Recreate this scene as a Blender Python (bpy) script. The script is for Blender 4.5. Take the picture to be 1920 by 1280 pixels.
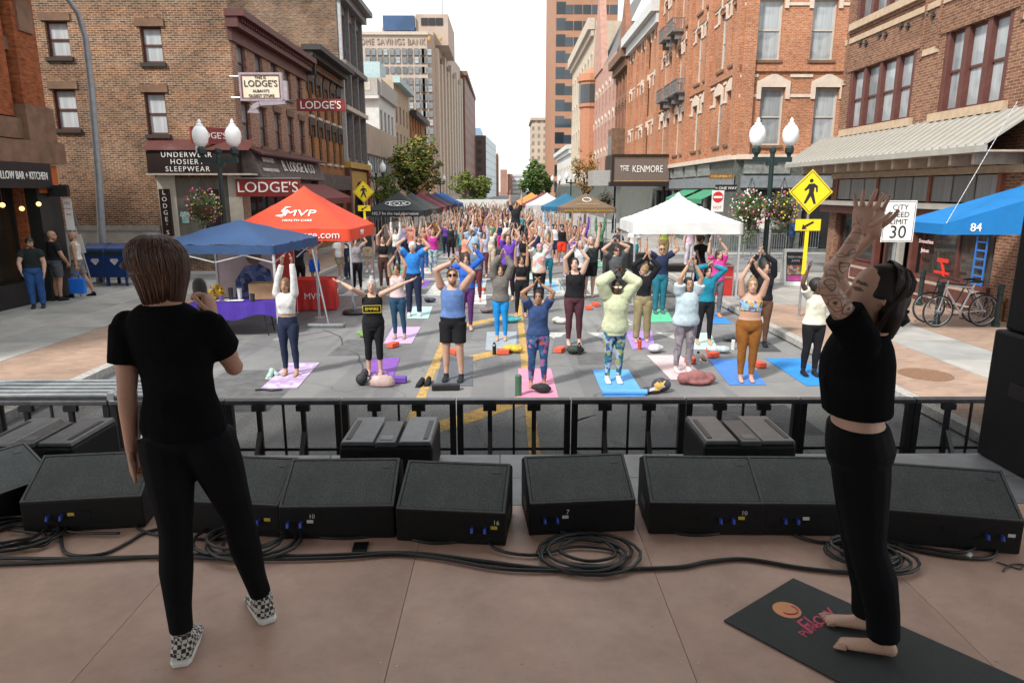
import bpy, bmesh, math, random
import numpy as np
from mathutils import Vector, Matrix
random.seed(7); np.random.seed(7)
S = bpy.context.scene
for o in list(bpy.data.objects): bpy.data.objects.remove(o)
C = S.collection
rad = math.radians
# ------------------------------------------------------------ camera, sky, sun
CH, FPX, PIT, YAW = 3.05, 1280.0, rad(12.42), math.atan(10/1280)
cam = bpy.data.objects.new('camera', bpy.data.cameras.new('camera')); C.objects.link(cam)
cam.location = (0, 0, CH); cam.rotation_euler = (rad(90)-PIT, 0, -YAW)
cam.data.lens = 24; cam.data.sensor_width = 36; cam.data.clip_end = 5000; cam.data.clip_start = .05
S.camera = cam
SUNV = Vector((-.52, -.55, .78)).normalized()          # towards the sun
W = bpy.data.worlds.new('World'); S.world = W; W.use_nodes = True
nt = W.node_tree; bg = nt.nodes['Background']
sky = nt.nodes.new('ShaderNodeTexSky'); sky.sky_type = 'NISHITA'; sky.sun_disc = False
sky.sun_elevation = math.asin(SUNV.z); sky.sun_rotation = math.atan2(SUNV.x, SUNV.y)
sky.dust_density = 4
mx = nt.nodes.new('ShaderNodeMix'); mx.data_type = 'RGBA'; mx.inputs['Factor'].default_value = .93
mx.inputs['B'].default_value = (8.6, 9.0, 9.0, 1)      # bright even cloud cover
nt.links.new(sky.outputs[0], mx.inputs['A']); nt.links.new(mx.outputs['Result'], bg.inputs['Color'])
bg.inputs['Strength'].default_value = .105
sl = bpy.data.lights.new('sun', 'SUN'); sl.energy = 3.2; sl.angle = rad(6); sl.color = (1, .95, .87)
sun = bpy.data.objects.new('sun', sl); C.objects.link(sun)
sun.rotation_euler = (-SUNV).to_track_quat('-Z', 'Y').to_euler(); sun.location = (-10, -12, 30)
S.view_settings.view_transform = 'Standard'; S.view_settings.look = 'None'
S.view_settings.exposure = 0.62; S.view_settings.gamma = 1

# ------------------------------------------------------------ pixel helpers (photo pixels, 1920 wide)
def ray(x, y):
    u, v = (x-960)/FPX, (640-y)/FPX
    a, b, c = u, math.cos(PIT)+v*math.sin(PIT), -math.sin(PIT)+v*math.cos(PIT)
    cs, sn = math.cos(YAW), math.sin(YAW)
    return Vector((a*cs+b*sn, -a*sn+b*cs, c))
def G(x, y, z=0.): d = ray(x, y); return Vector((0, 0, CH))+d*((z-CH)/d.z)
def AY(x, y, Y): d = ray(x, y); return Vector((0, 0, CH))+d*(Y/d.y)
def AX(x, y, X): d = ray(x, y); return Vector((0, 0, CH))+d*(X/d.x)

# ------------------------------------------------------------ materials
MC = {}
def nodes(name):
    m = bpy.data.materials.new(name); m.use_nodes = True
    t = m.node_tree; return m, t, t.nodes['Principled BSDF']
def N(t, k, **kw):
    n = t.nodes.new('ShaderNode'+k)
    for a, b in kw.items(): setattr(n, a, b)
    return n
def mixc(t, f, a, b, mode='MIX'):
    n = N(t, 'Mix', data_type='RGBA', blend_type=mode)
    for i, v in (('Factor', f), ('A', a), ('B', b)):
        if hasattr(v, 'links') or hasattr(v, 'is_linked'): t.links.new(v, n.inputs[i])
        elif i == 'Factor': n.inputs[i].default_value = v
        else: n.inputs[i].default_value = (*v[:3], 1)
    return n.outputs['Result']
def ramp(t, src, stops, interp='LINEAR'):
    r = N(t, 'ValToRGB'); r.color_ramp.interpolation = interp
    e = r.color_ramp.elements
    while len(e) < len(stops): e.new(.5)
    for i, (p, c) in enumerate(stops):
        e[i].position = p; e[i].color = (*c, 1) if len(c) == 3 else c
    t.links.new(src, r.inputs[0]); return r.outputs[0]
def noise(t, scale, detail=4, co=None, rough=.6):
    n = N(t, 'TexNoise'); n.inputs['Scale'].default_value = scale; n.inputs['Detail'].default_value = detail
    n.inputs['Roughness'].default_value = rough
    if co is None: co = N(t, 'TexCoord').outputs['Object']
    t.links.new(co, n.inputs['Vector']); return n.outputs['Fac']
def bumpn(t, h, strength, dist, bs):
    b = N(t, 'Bump'); b.inputs['Strength'].default_value = strength; b.inputs['Distance'].default_value = dist
    t.links.new(h, b.inputs['Height']); t.links.new(b.outputs[0], bs.inputs['Normal'])
def sc(c, k): return tuple(min(1, max(0, v*k)) for v in c[:3])
def M(name, c, r=.6, var=.18, s=6, bump=0, bs=80, metal=0, spec=.5, emit=0, coat=0):
    if name in MC: return MC[name]
    m, t, b = nodes(name); MC[name] = m
    b.inputs['Roughness'].default_value = r; b.inputs['Metallic'].default_value = metal
    b.inputs['Specular IOR Level'].default_value = spec; b.inputs['Coat Weight'].default_value = coat
    if var:
        f = noise(t, s); col = ramp(t, f, [(.3, sc(c, 1-var)), (.7, sc(c, 1+var))])
        t.links.new(col, b.inputs['Base Color'])
    else: b.inputs['Base Color'].default_value = (*c, 1)
    if bump: bumpn(t, noise(t, bs), bump, .01, b)
    if emit: b.inputs['Emission Color'].default_value = (*c, 1); b.inputs['Emission Strength'].default_value = emit
    return m
def brickm(name, c1, c2, mortar=(.42, .36, .30), bw=.21, bh=.072, stain=.35):
    if name in MC: return MC[name]
    m, t, b = nodes(name); MC[name] = m
    co = N(t, 'TexCoord').outputs['Object']; sp = N(t, 'SeparateXYZ'); t.links.new(co, sp.inputs[0])
    ad = N(t, 'Math', operation='ADD'); t.links.new(sp.outputs[0], ad.inputs[0]); t.links.new(sp.outputs[1], ad.inputs[1])
    cb = N(t, 'CombineXYZ'); t.links.new(ad.outputs[0], cb.inputs[0]); t.links.new(sp.outputs[2], cb.inputs[1])
    br = N(t, 'TexBrick'); t.links.new(cb.outputs[0], br.inputs['Vector'])
    for k, v in (('Scale', 1), ('Brick Width', bw), ('Row Height', bh), ('Mortar Size', .011), ('Mortar Smooth', .2), ('Bias', 0)): br.inputs[k].default_value = v
    br.inputs['Color1'].default_value = (*c1, 1); br.inputs['Color2'].default_value = (*c2, 1); br.inputs['Mortar'].default_value = (*mortar, 1)
    n2 = N(t, 'TexNoise'); n2.inputs['Scale'].default_value = 1.0; n2.inputs['Detail'].default_value = 1
    mp = N(t, 'Mapping'); mp.inputs['Scale'].default_value = (1/bw*1.1, 1/bh*1.0, 1); t.links.new(cb.outputs[0], mp.inputs[0]); t.links.new(mp.outputs[0], n2.inputs['Vector'])
    v = ramp(t, n2.outputs['Fac'], [(.25, (.55, .5, .5)), (.5, (1, 1, 1)), (.75, (1.35, 1.3, 1.2))])
    col = mixc(t, .8, br.outputs['Color'], v, 'MULTIPLY')
    big = ramp(t, noise(t, .45, 6, co), [(.35, sc((1, 1, 1), 1-stain)), (.6, (1.06, 1.06, 1.06))])
    col = mixc(t, 1.0, col, big, 'MULTIPLY'); t.links.new(col, b.inputs['Base Color'])
    b.inputs['Roughness'].default_value = .85; b.inputs['Specular IOR Level'].default_value = .2
    bumpn(t, br.outputs['Fac'], -.35, .01, b); return m
def glassm(name, c, r=.06, var=.5, s=.8):
    if name in MC: return MC[name]
    m, t, b = nodes(name); MC[name] = m
    co = N(t, 'TexCoord').outputs['Object']; oi = N(t, 'ObjectInfo'); rr = ramp(t, oi.outputs['Random'], [(.0, sc(c, 1-var)), (.55, c), (1, sc(c, 1+var*.5))])
    mp = N(t, 'Mapping'); mp.inputs['Scale'].default_value = (14, 14, .5); t.links.new(co, mp.inputs[0])      # hanging folds of curtain or blind behind the glass
    fo = ramp(t, noise(t, 1, 2, mp.outputs[0]), [(.35, (.72, .72, .72)), (.65, (1.1, 1.1, 1.1))]); cl = ramp(t, noise(t, s*.5, 1, co), [(.42, (.55, .56, .58)), (.5, (1, 1, 1))])
    col = mixc(t, .7, rr, fo, 'MULTIPLY'); t.links.new(mixc(t, var, col, cl, 'MULTIPLY'), b.inputs['Base Color'])
    b.inputs['Roughness'].default_value = r; b.inputs['Specular IOR Level'].default_value = .7; return m
def cell_pattern(name, cols, scale, r=.7, dist=1.5):
    if name in MC: return MC[name]
    m, t, b = nodes(name); MC[name] = m
    co = N(t, 'TexCoord').outputs['Object']; nz = N(t, 'TexNoise'); nz.inputs['Scale'].default_value = scale*.6; t.links.new(co, nz.inputs['Vector'])
    ms = N(t, 'VectorMath', operation='MULTIPLY_ADD'); t.links.new(nz.outputs['Color'], ms.inputs[0]); ms.inputs[1].default_value = (dist/scale,)*3; t.links.new(co, ms.inputs[2])
    vo = N(t, 'TexVoronoi'); vo.inputs['Scale'].default_value = scale; t.links.new(ms.outputs[0], vo.inputs['Vector'])
    sp = N(t, 'SeparateColor'); t.links.new(vo.outputs['Color'], sp.inputs[0])
    n = len(cols); t.links.new(ramp(t, sp.outputs[0], [(i/n, c) for i, c in enumerate(cols)], 'CONSTANT'), b.inputs['Base Color'])
    b.inputs['Roughness'].default_value = r; return m
def cloth(c, k=''):
    c = tuple(round(v, 3) for v in c); nm = 'cloth_%s_%d_%d_%d' % (k, c[0]*255, c[1]*255, c[2]*255)
    return M(nm, c, .85, .26, 7, .9, 13, spec=.2)

# ------------------------------------------------------------ mesh builder
class MB:
    def __init__(s): s.v, s.f, s.m = [], [], []
    def add(s, vs, fs, mi=0):
        b = len(s.v); s.v += [tuple(v) for v in vs]; s.f += [tuple(b+i for i in f) for f in fs]; s.m += [mi]*len(fs); return s
    def box(s, x0, x1, y0, y1, z0, z1, mi=0, mtx=None):
        vs = [Vector((x, y, z)) for x in (x0, x1) for y in (y0, y1) for z in (z0, z1)]
        if mtx: vs = [mtx @ v for v in vs]
        return s.add(vs, [(0, 1, 3, 2), (4, 6, 7, 5), (0, 4, 5, 1), (2, 3, 7, 6), (0, 2, 6, 4), (1, 5, 7, 3)], mi)
    def bar(s, a, b, w, h=None, mi=0):
        a, b = Vector(a), Vector(b); h = h or w; d = b-a; L = d.length
        q = d.to_track_quat('Z', 'Y').to_matrix().to_4x4(); q.translation = a
        return s.box(-w/2, w/2, -h/2, h/2, 0, L, mi, q)
    def rings(s, rs, mi=0, cap=True):
        n = len(rs[0]); b = len(s.v)
        for r in rs: s.v += [tuple(p) for p in r]
        for i in range(len(rs)-1):
            for j in range(n):
                k = (j+1) % n
                s.f.append((b+i*n+j, b+i*n+k, b+(i+1)*n+k, b+(i+1)*n+j)); s.m.append(mi)
        if cap:
            s.f.append(tuple(b+j for j in range(n-1, -1, -1))); s.f.append(tuple(b+(len(rs)-1)*n+j for j in range(n))); s.m += [mi, mi]
        return s
    def tube(s, pts, r, n=8, mi=0, cap=True):
        pts = [Vector(p) for p in pts]; rs = r if isinstance(r, (list, tuple)) else [r]*len(pts)
        out = []; up = None
        for i, p in enumerate(pts):
            d = (pts[min(i+1, len(pts)-1)]-pts[max(i-1, 0)]).normalized()
            if up is None: up = d.orthogonal().normalized()
            up = (up-d*up.dot(d)); up = up.normalized() if up.length > 1e-6 else d.orthogonal().normalized()
            w = d.cross(up)
            out.append([p+(up*math.cos(a)+w*math.sin(a))*rs[i] for a in [2*math.pi*j/n for j in range(n)]])
        return s.rings(out, mi, cap)
    def lathe(s, prof, n=14, c=(0, 0, 0), mi=0):
        return s.rings([[(c[0]+r*math.cos(2*math.pi*j/n), c[1]+r*math.sin(2*math.pi*j/n), c[2]+z) for j in range(n)] for r, z in prof], mi)
    def ball(s, c, r, n=10, m=7, mi=0, q=(1, 1, 1)):
        c = Vector(c); out = []
        for i in range(m+1):
            a = math.pi*(i+.02)/(m+.04)-math.pi/2
            out.append([(c.x+q[0]*r*math.cos(a)*math.cos(2*math.pi*j/n), c.y+q[1]*r*math.cos(a)*math.sin(2*math.pi*j/n), c.z+q[2]*r*math.sin(a)) for j in range(n)])
        return s.rings(out, mi)
    def prism(s, poly, y0, y1, mi=0):            # polygon in x,z extruded along y
        n = len(poly); vs = [(x, y0, z) for x, z in poly]+[(x, y1, z) for x, z in poly]
        fs = [tuple(range(n)), tuple(range(2*n-1, n-1, -1))]+[(i, i+n, (i+1) % n+n, (i+1) % n) for i in range(n)]
        return s.add(vs, fs, mi)
    def mesh(s, name, mats, smooth=False):
        me = bpy.data.meshes.new(name); me.from_pydata(s.v, [], s.f)
        for m in (mats if isinstance(mats, (list, tuple)) else [mats]): me.materials.append(m)
        if any(s.m): me.polygons.foreach_set('material_index', s.m)
        if smooth: me.polygons.foreach_set('use_smooth', [True]*len(s.f))
        me.update(); return me
    def build(s, name, mats, parent=None, loc=(0, 0, 0), rz=0, smooth=False, bevel=0):
        return put(name, s.mesh(name, mats, smooth), parent, loc, rz, bevel)
def put(name, me, parent=None, loc=(0, 0, 0), rz=0, bevel=0):
    o = bpy.data.objects.new(name, me); C.objects.link(o); o.location = loc
    o.rotation_euler = rz if isinstance(rz, (tuple, list)) else (0, 0, rz)
    if parent: o.parent = parent
    if bevel:
        b = o.modifiers.new('bevel', 'BEVEL'); b.width = bevel; b.segments = 2; b.limit_method = 'ANGLE'
    return o
def tag(o, label=None, cat=None, group=None, kind=None):
    if label: o['label'] = label
    if cat: o['category'] = cat
    if group: o['group'] = group
    if kind: o['kind'] = kind
    return o
def thing(name, label, cat, loc=(0, 0, 0), rz=0, group=None):
    return tag(put(name, None, None, loc, rz), label, cat, group)
def struct(o): o['kind'] = 'structure'; return o
def copy_tree(o, parent=None):
    c = o.copy(); C.objects.link(c); c.parent = parent
    for ch in list(o.children): copy_tree(ch, c)
    return c
def text(s, size, mat, parent, loc, rz=0, rx=90, name='lettering', ext=.008, align='CENTER', sx=1, shear=0, sp=1, fit=None):
    cu = bpy.data.curves.new('t', 'FONT'); cu.body = s; cu.size = size; cu.extrude = ext; cu.align_x = align; cu.align_y = 'CENTER'; cu.shear = shear; cu.space_character = sp; cu.resolution_u = 3
    o = bpy.data.objects.new('t', cu); C.objects.link(o)
    me = bpy.data.meshes.new_from_object(o.evaluated_get(bpy.context.evaluated_depsgraph_get()))
    bpy.data.objects.remove(o); me.materials.clear(); me.materials.append(mat)
    if fit: sx = fit/max(1e-3, max(v.co.x for v in me.vertices)-min(v.co.x for v in me.vertices))
    q = put(name, me, parent, loc, (rad(rx), 0, rz)); q.scale = (sx, 1, 1); return q
BLACK = M('black_paint', (.012, .012, .014), .45, .2)
STEEL = M('galvanised_steel', (.42, .44, .46), .42, .2, 9, metal=.8)
GREYM = M('grey_metal', (.30, .31, .33), .45, .15, metal=.3)
WHITEP = M('white_paint', (.78, .78, .76), .5, .08)
YELLOW = M('sign_yellow', (.85, .62, .01), .4, .05)
# ------------------------------------------------------------ ground, road, pavements
def worn(name, c, base, amt=.5):
    m, t, b = nodes(name); f = ramp(t, noise(t, 9, 8, rough=.75), [(amt-.1, (0, 0, 0)), (amt+.12, (1, 1, 1))])
    t.links.new(mixc(t, f, base, c), b.inputs['Base Color']); b.inputs['Roughness'].default_value = .8; return m
def asphalt():
    m, t, b = nodes('asphalt'); co = N(t, 'TexCoord').outputs['Object']
    a = ramp(t, noise(t, 130, 3, co), [(.3, (.145, .145, .15)), (.7, (.265, .265, .268))])
    g = ramp(t, noise(t, .35, 6, co), [(.35, (.66, .66, .68)), (.65, (1.12, 1.11, 1.08))])
    col = mixc(t, 1, a, g, 'MULTIPLY')
    # long repaired strips running along the street
    mp = N(t, 'Mapping'); mp.inputs['Scale'].default_value = (1.1, .07, 1); t.links.new(co, mp.inputs[0])
    st = ramp(t, noise(t, 1, 2, mp.outputs[0]), [(.47, (.80, .80, .82)), (.5, (1, 1, 1))])
    col = mixc(t, .8, col, st, 'MULTIPLY')
    vo = N(t, 'TexVoronoi', feature='DISTANCE_TO_EDGE'); vo.inputs['Scale'].default_value = .33
    nz = N(t, 'TexNoise'); nz.inputs['Scale'].default_value = 1.3; t.links.new(co, nz.inputs['Vector'])
    vm = N(t, 'VectorMath', operation='MULTIPLY_ADD'); vm.inputs[1].default_value = (1.2,)*3; t.links.new(nz.outputs['Color'], vm.inputs[0]); t.links.new(co, vm.inputs[2]); t.links.new(vm.outputs[0], vo.inputs['Vector'])
    cr = ramp(t, vo.outputs['Distance'], [(.0, (.45, .45, .45)), (.006, (1, 1, 1))])
    t.links.new(mixc(t, .8, col, cr, 'MULTIPLY'), b.inputs['Base Color'])
    b.inputs['Roughness'].default_value = .85; bumpn(t, noise(t, 160, 2, co), .35, .006, b); return m
ASPH = asphalt()
def sheet(name, x0, x1, y0, y1, z, mat, parent=None):
    return MB().add([(x0, y0, z), (x1, y0, z), (x1, y1, z), (x0, y1, z)], [(0, 1, 2, 3)]).build(name, mat, parent)
struct(sheet('ground', -1500, 1500, -300, 2500, -.03, M('far_ground', (.16, .155, .15), .9, .2, .05)))
struct(sheet('road', -6.72, 5.84, -8, 420, 0, ASPH))
KL, KR = -6.89, 5.95
CONC = M('concrete', (.36, .345, .325), .85, .2, 1.3, .3, 90)
CONC2 = M('concrete_grey', (.30, .295, .285), .85, .25, .9, .3, 90)
KERB = M('granite_kerb', (.36, .35, .335), .8, .3, 14, .3, 60)
PAVE = brickm('brick_pavers', (.36, .20, .13), (.27, .15, .10), (.30, .24, .19), .20, .10, .25)
def pavers_flat():
    m, t, b = nodes('brick_paving'); co = N(t, 'TexCoord').outputs['Object']
    br = N(t, 'TexBrick'); t.links.new(co, br.inputs['Vector'])
    for k, v in (('Scale', 1), ('Brick Width', .2), ('Row Height', .1), ('Mortar Size', .006)): br.inputs[k].default_value = v
    br.inputs['Color1'].default_value = (.365, .245, .185, 1); br.inputs['Color2'].default_value = (.285, .185, .14, 1); br.inputs['Mortar'].default_value = (.30, .25, .20, 1)
    g = ramp(t, noise(t, .8, 6, co), [(.3, (.75, .75, .75)), (.65, (1.12, 1.1, 1.08))])
    t.links.new(mixc(t, 1, br.outputs['Color'], g, 'MULTIPLY'), b.inputs['Base Color']); b.inputs['Roughness'].default_value = .85
    bumpn(t, br.outputs['Fac'], -.3, .006, b); return m
PAVF = pavers_flat()
slabs = {}
def slab(parent, x0, x1, y0, y1, mat, z=.15):
    w, d = round(x1-x0, 2), round(y1-y0, 2); k = (w, d, mat.name)
    if k not in slabs: slabs[k] = MB().box(0, w-.014, 0, d-.014, -.05, 0).mesh('slab', mat)
    put('slab', slabs[k], parent, (x0+.007, y0+.007, z+.004+random.uniform(-.002, .002)))
def pavement(name, x0, x1, y0, y1):
    return struct(MB().box(x0, x1, y0, y1, -.1, .146).build(name, CONC2))
pl = pavement('pavement_left', -26, KL+.17, -8, 400)
pr = pavement('pavement_right', KR-.11, 26, -8, 400)
for y in range(-4, 22):                                             # kerb stones, left and right
    for p, x0 in ((pl, KL-.001), (pr, KR-.16)):
        k = ('kerb', p.name)
        if k not in slabs: slabs[k] = MB().box(0, .18, 0, 1.79, -.12, 0).mesh('kerb_stone', KERB)
        put('kerb_stone', slabs[k], p, (x0, y*1.8, .152+random.uniform(-.004, .004)))
MB().add([(-8.8, -8, .15), (KL-.01, -8, .15), (KL-.01, 60, .15), (-8.8, 60, .15)], [(0, 1, 2, 3)]).build('brick_strip', PAVF, pl)
for (a, b) in ((KR+.03, 7.6), (9.0, 11.6)):
    MB().add([(a, -8, .15), (b, -8, .15), (b, 17.6 if a < 7 else 19.2, .15), (a, 17.6 if a < 7 else 19.2, .15)], [(0, 1, 2, 3)]).build('brick_strip', PAVF, pr)
for j in range(12):
    for i in range(2): slab(pl, -8.82-(i+1)*1.35, -8.82-i*1.35, 3.5+j*1.6, 5.1+j*1.6, CONC if (i+j) % 3 else CONC2)
for j in range(2):
    for i in range(7): slab(pl, -13.0-i*1.6-.02, -11.52-i*1.6, 19.5+j*1.6, 21.1+j*1.6, CONC if (i*j) % 2 else CONC2)
for j in range(11): slab(pr, 7.62, 8.98, 2.0+j*1.6, 3.6+j*1.6, CONC if j % 3 else CONC2)
for j in range(3):
    for i in range(3): slab(pr, 6.1+i*1.75, 7.85+i*1.75, 19.62+j*1.7, 21.32+j*1.7, CONC if (i+j) % 2 else CONC2)
sheet('side_street', -60, -7.2, 22.9, 24.4, .156, ASPH, pl)
sheet('side_street', 6.2, 60, 24.9, 32, .156, ASPH, pr)
rim = MB().lathe([(.0, 0), (.40, 0), (.40, .006), (.36, .007), (.355, .003), (0, .003)], 24).build('manhole_cover', M('rusty_iron', (.20, .11, .065), .7, .3, 20, .5, 60), None, (6.78, 10.63, .151))
tag(rim, 'round rusty manhole cover in the brick pavement beside the kerb', 'manhole cover')
# painted markings
YEL = worn('worn_yellow_paint', (.56, .33, .06), (.19, .17, .14), .46); WHT = worn('worn_white_paint', (.55, .55, .53), (.19, .19, .19), .45)
road = bpy.data.objects['road']
def mark(name, pts, mat, z=.004): return MB().add([(x, y, z) for x, y in pts], [tuple(range(len(pts)))]).build(name, mat, road)
for x in (-1.30, .33): mark('yellow_line', [(x-.07, 4.5), (x+.07, 4.5), (x+.07, 19.5), (x-.07, 19.5)], YEL)
for k in range(-1, 3):
    y = 8.0+k*3.55; mark('yellow_hatch', [(-1.23, y), (.26, y+1.55), (.26, y+2.05), (-1.23, y+.5)], YEL)
for x in (1.05, 2.05, 3.55):
    mark('give_way_triangle', [(x-.28, 14.75), (x, 14.0), (x+.28, 14.75)], WHT)
for y in (20.2, 24.0): mark('crossing_line', [(-6.6, y), (5.8, y), (5.8, y+.25), (-6.6, y+.25)], WHT)
for k in range(10): mark('crossing_bar', [(-6.2+k*1.25, 20.5), (-5.7+k*1.25, 20.5), (-5.7+k*1.25, 23.95), (-6.2+k*1.25, 23.95)], WHT)
PATCH = M('asphalt_patch', (.105, .105, .11), .85, .3, 5, .4, 120); SEAL = M('crack_sealer', (.045, .045, .05), .6, .2)
for k, (x, y, w, d) in enumerate(((-4.9, 9.2, 1.5, 2.4), (2.2, 8.2, 1.9, 1.3), (3.4, 16.8, 1.2, 3.6), (-3.4, 12.6, 1.1, 1.5), (-.6, 17.2, 1.4, 2.0), (-5.6, 15.6, 1.0, 3.0), (1.3, 11.9, .8, 1.0))): mark('asphalt_patch', [(x, y), (x+w, y+.05), (x+w-.04, y+d), (x+.03, y+d-.06)], PATCH, .0025)
rs_ = random.Random(3)
for k in range(16):
    x, y = rs_.uniform(-6, 5.2), rs_.uniform(7, 19); a_ = rs_.choice((0, 1.57))+rs_.uniform(-.3, .3); p_ = []
    for i in range(7): p_.append((x, y)); a_ += rs_.uniform(-.35, .35); x += .3*math.cos(a_); y += .3*math.sin(a_)
    mark('crack_seal', [(q[0]-.012, q[1]-.012) for q in p_]+[(q[0]+.012, q[1]+.012) for q in p_[::-1]], SEAL, .003)
mark('stop_line', [(-6.6, 30.5), (5.8, 30.5), (5.8, 30.9), (-6.6, 30.9)], WHT)
# ------------------------------------------------------------ stage
SZ = 1.18
def plywood(name, c, r):
    m, t, b = nodes(name); co = N(t, 'TexCoord').outputs['Object']
    a = ramp(t, noise(t, 2.2, 8, co, .7), [(.3, sc(c, .78)), (.7, sc(c, 1.18))])
    mp = N(t, 'Mapping'); mp.inputs['Scale'].default_value = (1, 14, 1); mp.inputs['Rotation'].default_value = (0, 0, .5); t.links.new(co, mp.inputs[0])
    sct = ramp(t, noise(t, 5, 6, mp.outputs[0], .8), [(.64, (1, 1, 1)), (.72, (1.7, 1.7, 1.75))])
    col = mixc(t, .6, a, sct, 'MULTIPLY')
    sp = ramp(t, noise(t, 38, 2, co), [(.70, (1, 1, 1)), (.74, (.35, .32, .3))]); t.links.new(mixc(t, .5, col, sp, 'MULTIPLY'), b.inputs['Base Color']); b.inputs['Specular IOR Level'].default_value = .3
    t.links.new(ramp(t, noise(t, 3, 6, co), [(.3, (r-.1,)*3), (.7, (r+.12,)*3)]), b.inputs['Roughness'])
    bumpn(t, noise(t, 220, 2, co), .12, .003, b); return m
PLY = [plywood('stage_plywood_a', (.50, .33, .26), .42), plywood('stage_plywood_b', (.475, .31, .242), .45)]
stage = struct(MB().box(-6, 6, -7, 4.68, .02, SZ-.022).build('stage_floor', BLACK))
for i in range(-5, 6):
    for j, (y0, y1) in enumerate(((3.85-2.44, 3.85), (3.85-4.88, 3.85-2.44))):
        x0 = -.48+1.22*i
        if x0 < -6.2 or x0 > 5: continue
        put('panel', MB().box(.0015, 1.2185, .0015, y1-y0-.0015, -.018, 0).mesh('panel', PLY[(i+j) % 2]), stage, (x0, y0, SZ+random.uniform(-.0008, .0008)))
screw = MB().lathe([(.0001, .0006), (.005, .0006), (.006, 0)], 8)
sm = screw.mesh('screw', M('bright_screw', (.40, .36, .33), .4, .1, metal=.6))
for i in range(-2, 4):
    for j in range(6):
        for sx in (-.035, .035): put('screw', sm, stage, (-.48+1.22*i+sx, 1.55+j*.44+random.uniform(-.02, .02), SZ+.0012))
DECK = M('grey_deck', (.20, .205, .215), .5, .25, 4, .2, 50)
for i in range(-4, 4):
    put('deck_plate', MB().box(.004, 1.216, 0, .40, -.02, 0).mesh('deck_plate', DECK), stage, (-.05+1.22*i, 3.858, SZ))
    put('deck_plate', MB().box(.004, 1.216, 0, .405, -.02, 0).mesh('deck_plate', DECK), stage, (-.05+1.22*i, 4.264, SZ))
rf = MB().box(-6.2, 6.2, -8, 4.9, 5.65, 5.75).build('stage_roof', M('roof_cloth', (.42, .42, .42), .8, .1)); struct(rf)
for x in (-6.1, 6.1):
    for y in (-6.8, 4.75): MB().bar((x, y, 0), (x, y, 5.65), .3).build('roof_tower', GREYM, rf)
struct(MB().box(-6.1, 6.1, -7.1, -7.0, .0, 5.65).build('stage_backdrop', M('black_drape', (.015, .015, .016), .9, .2, 3)))
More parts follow.
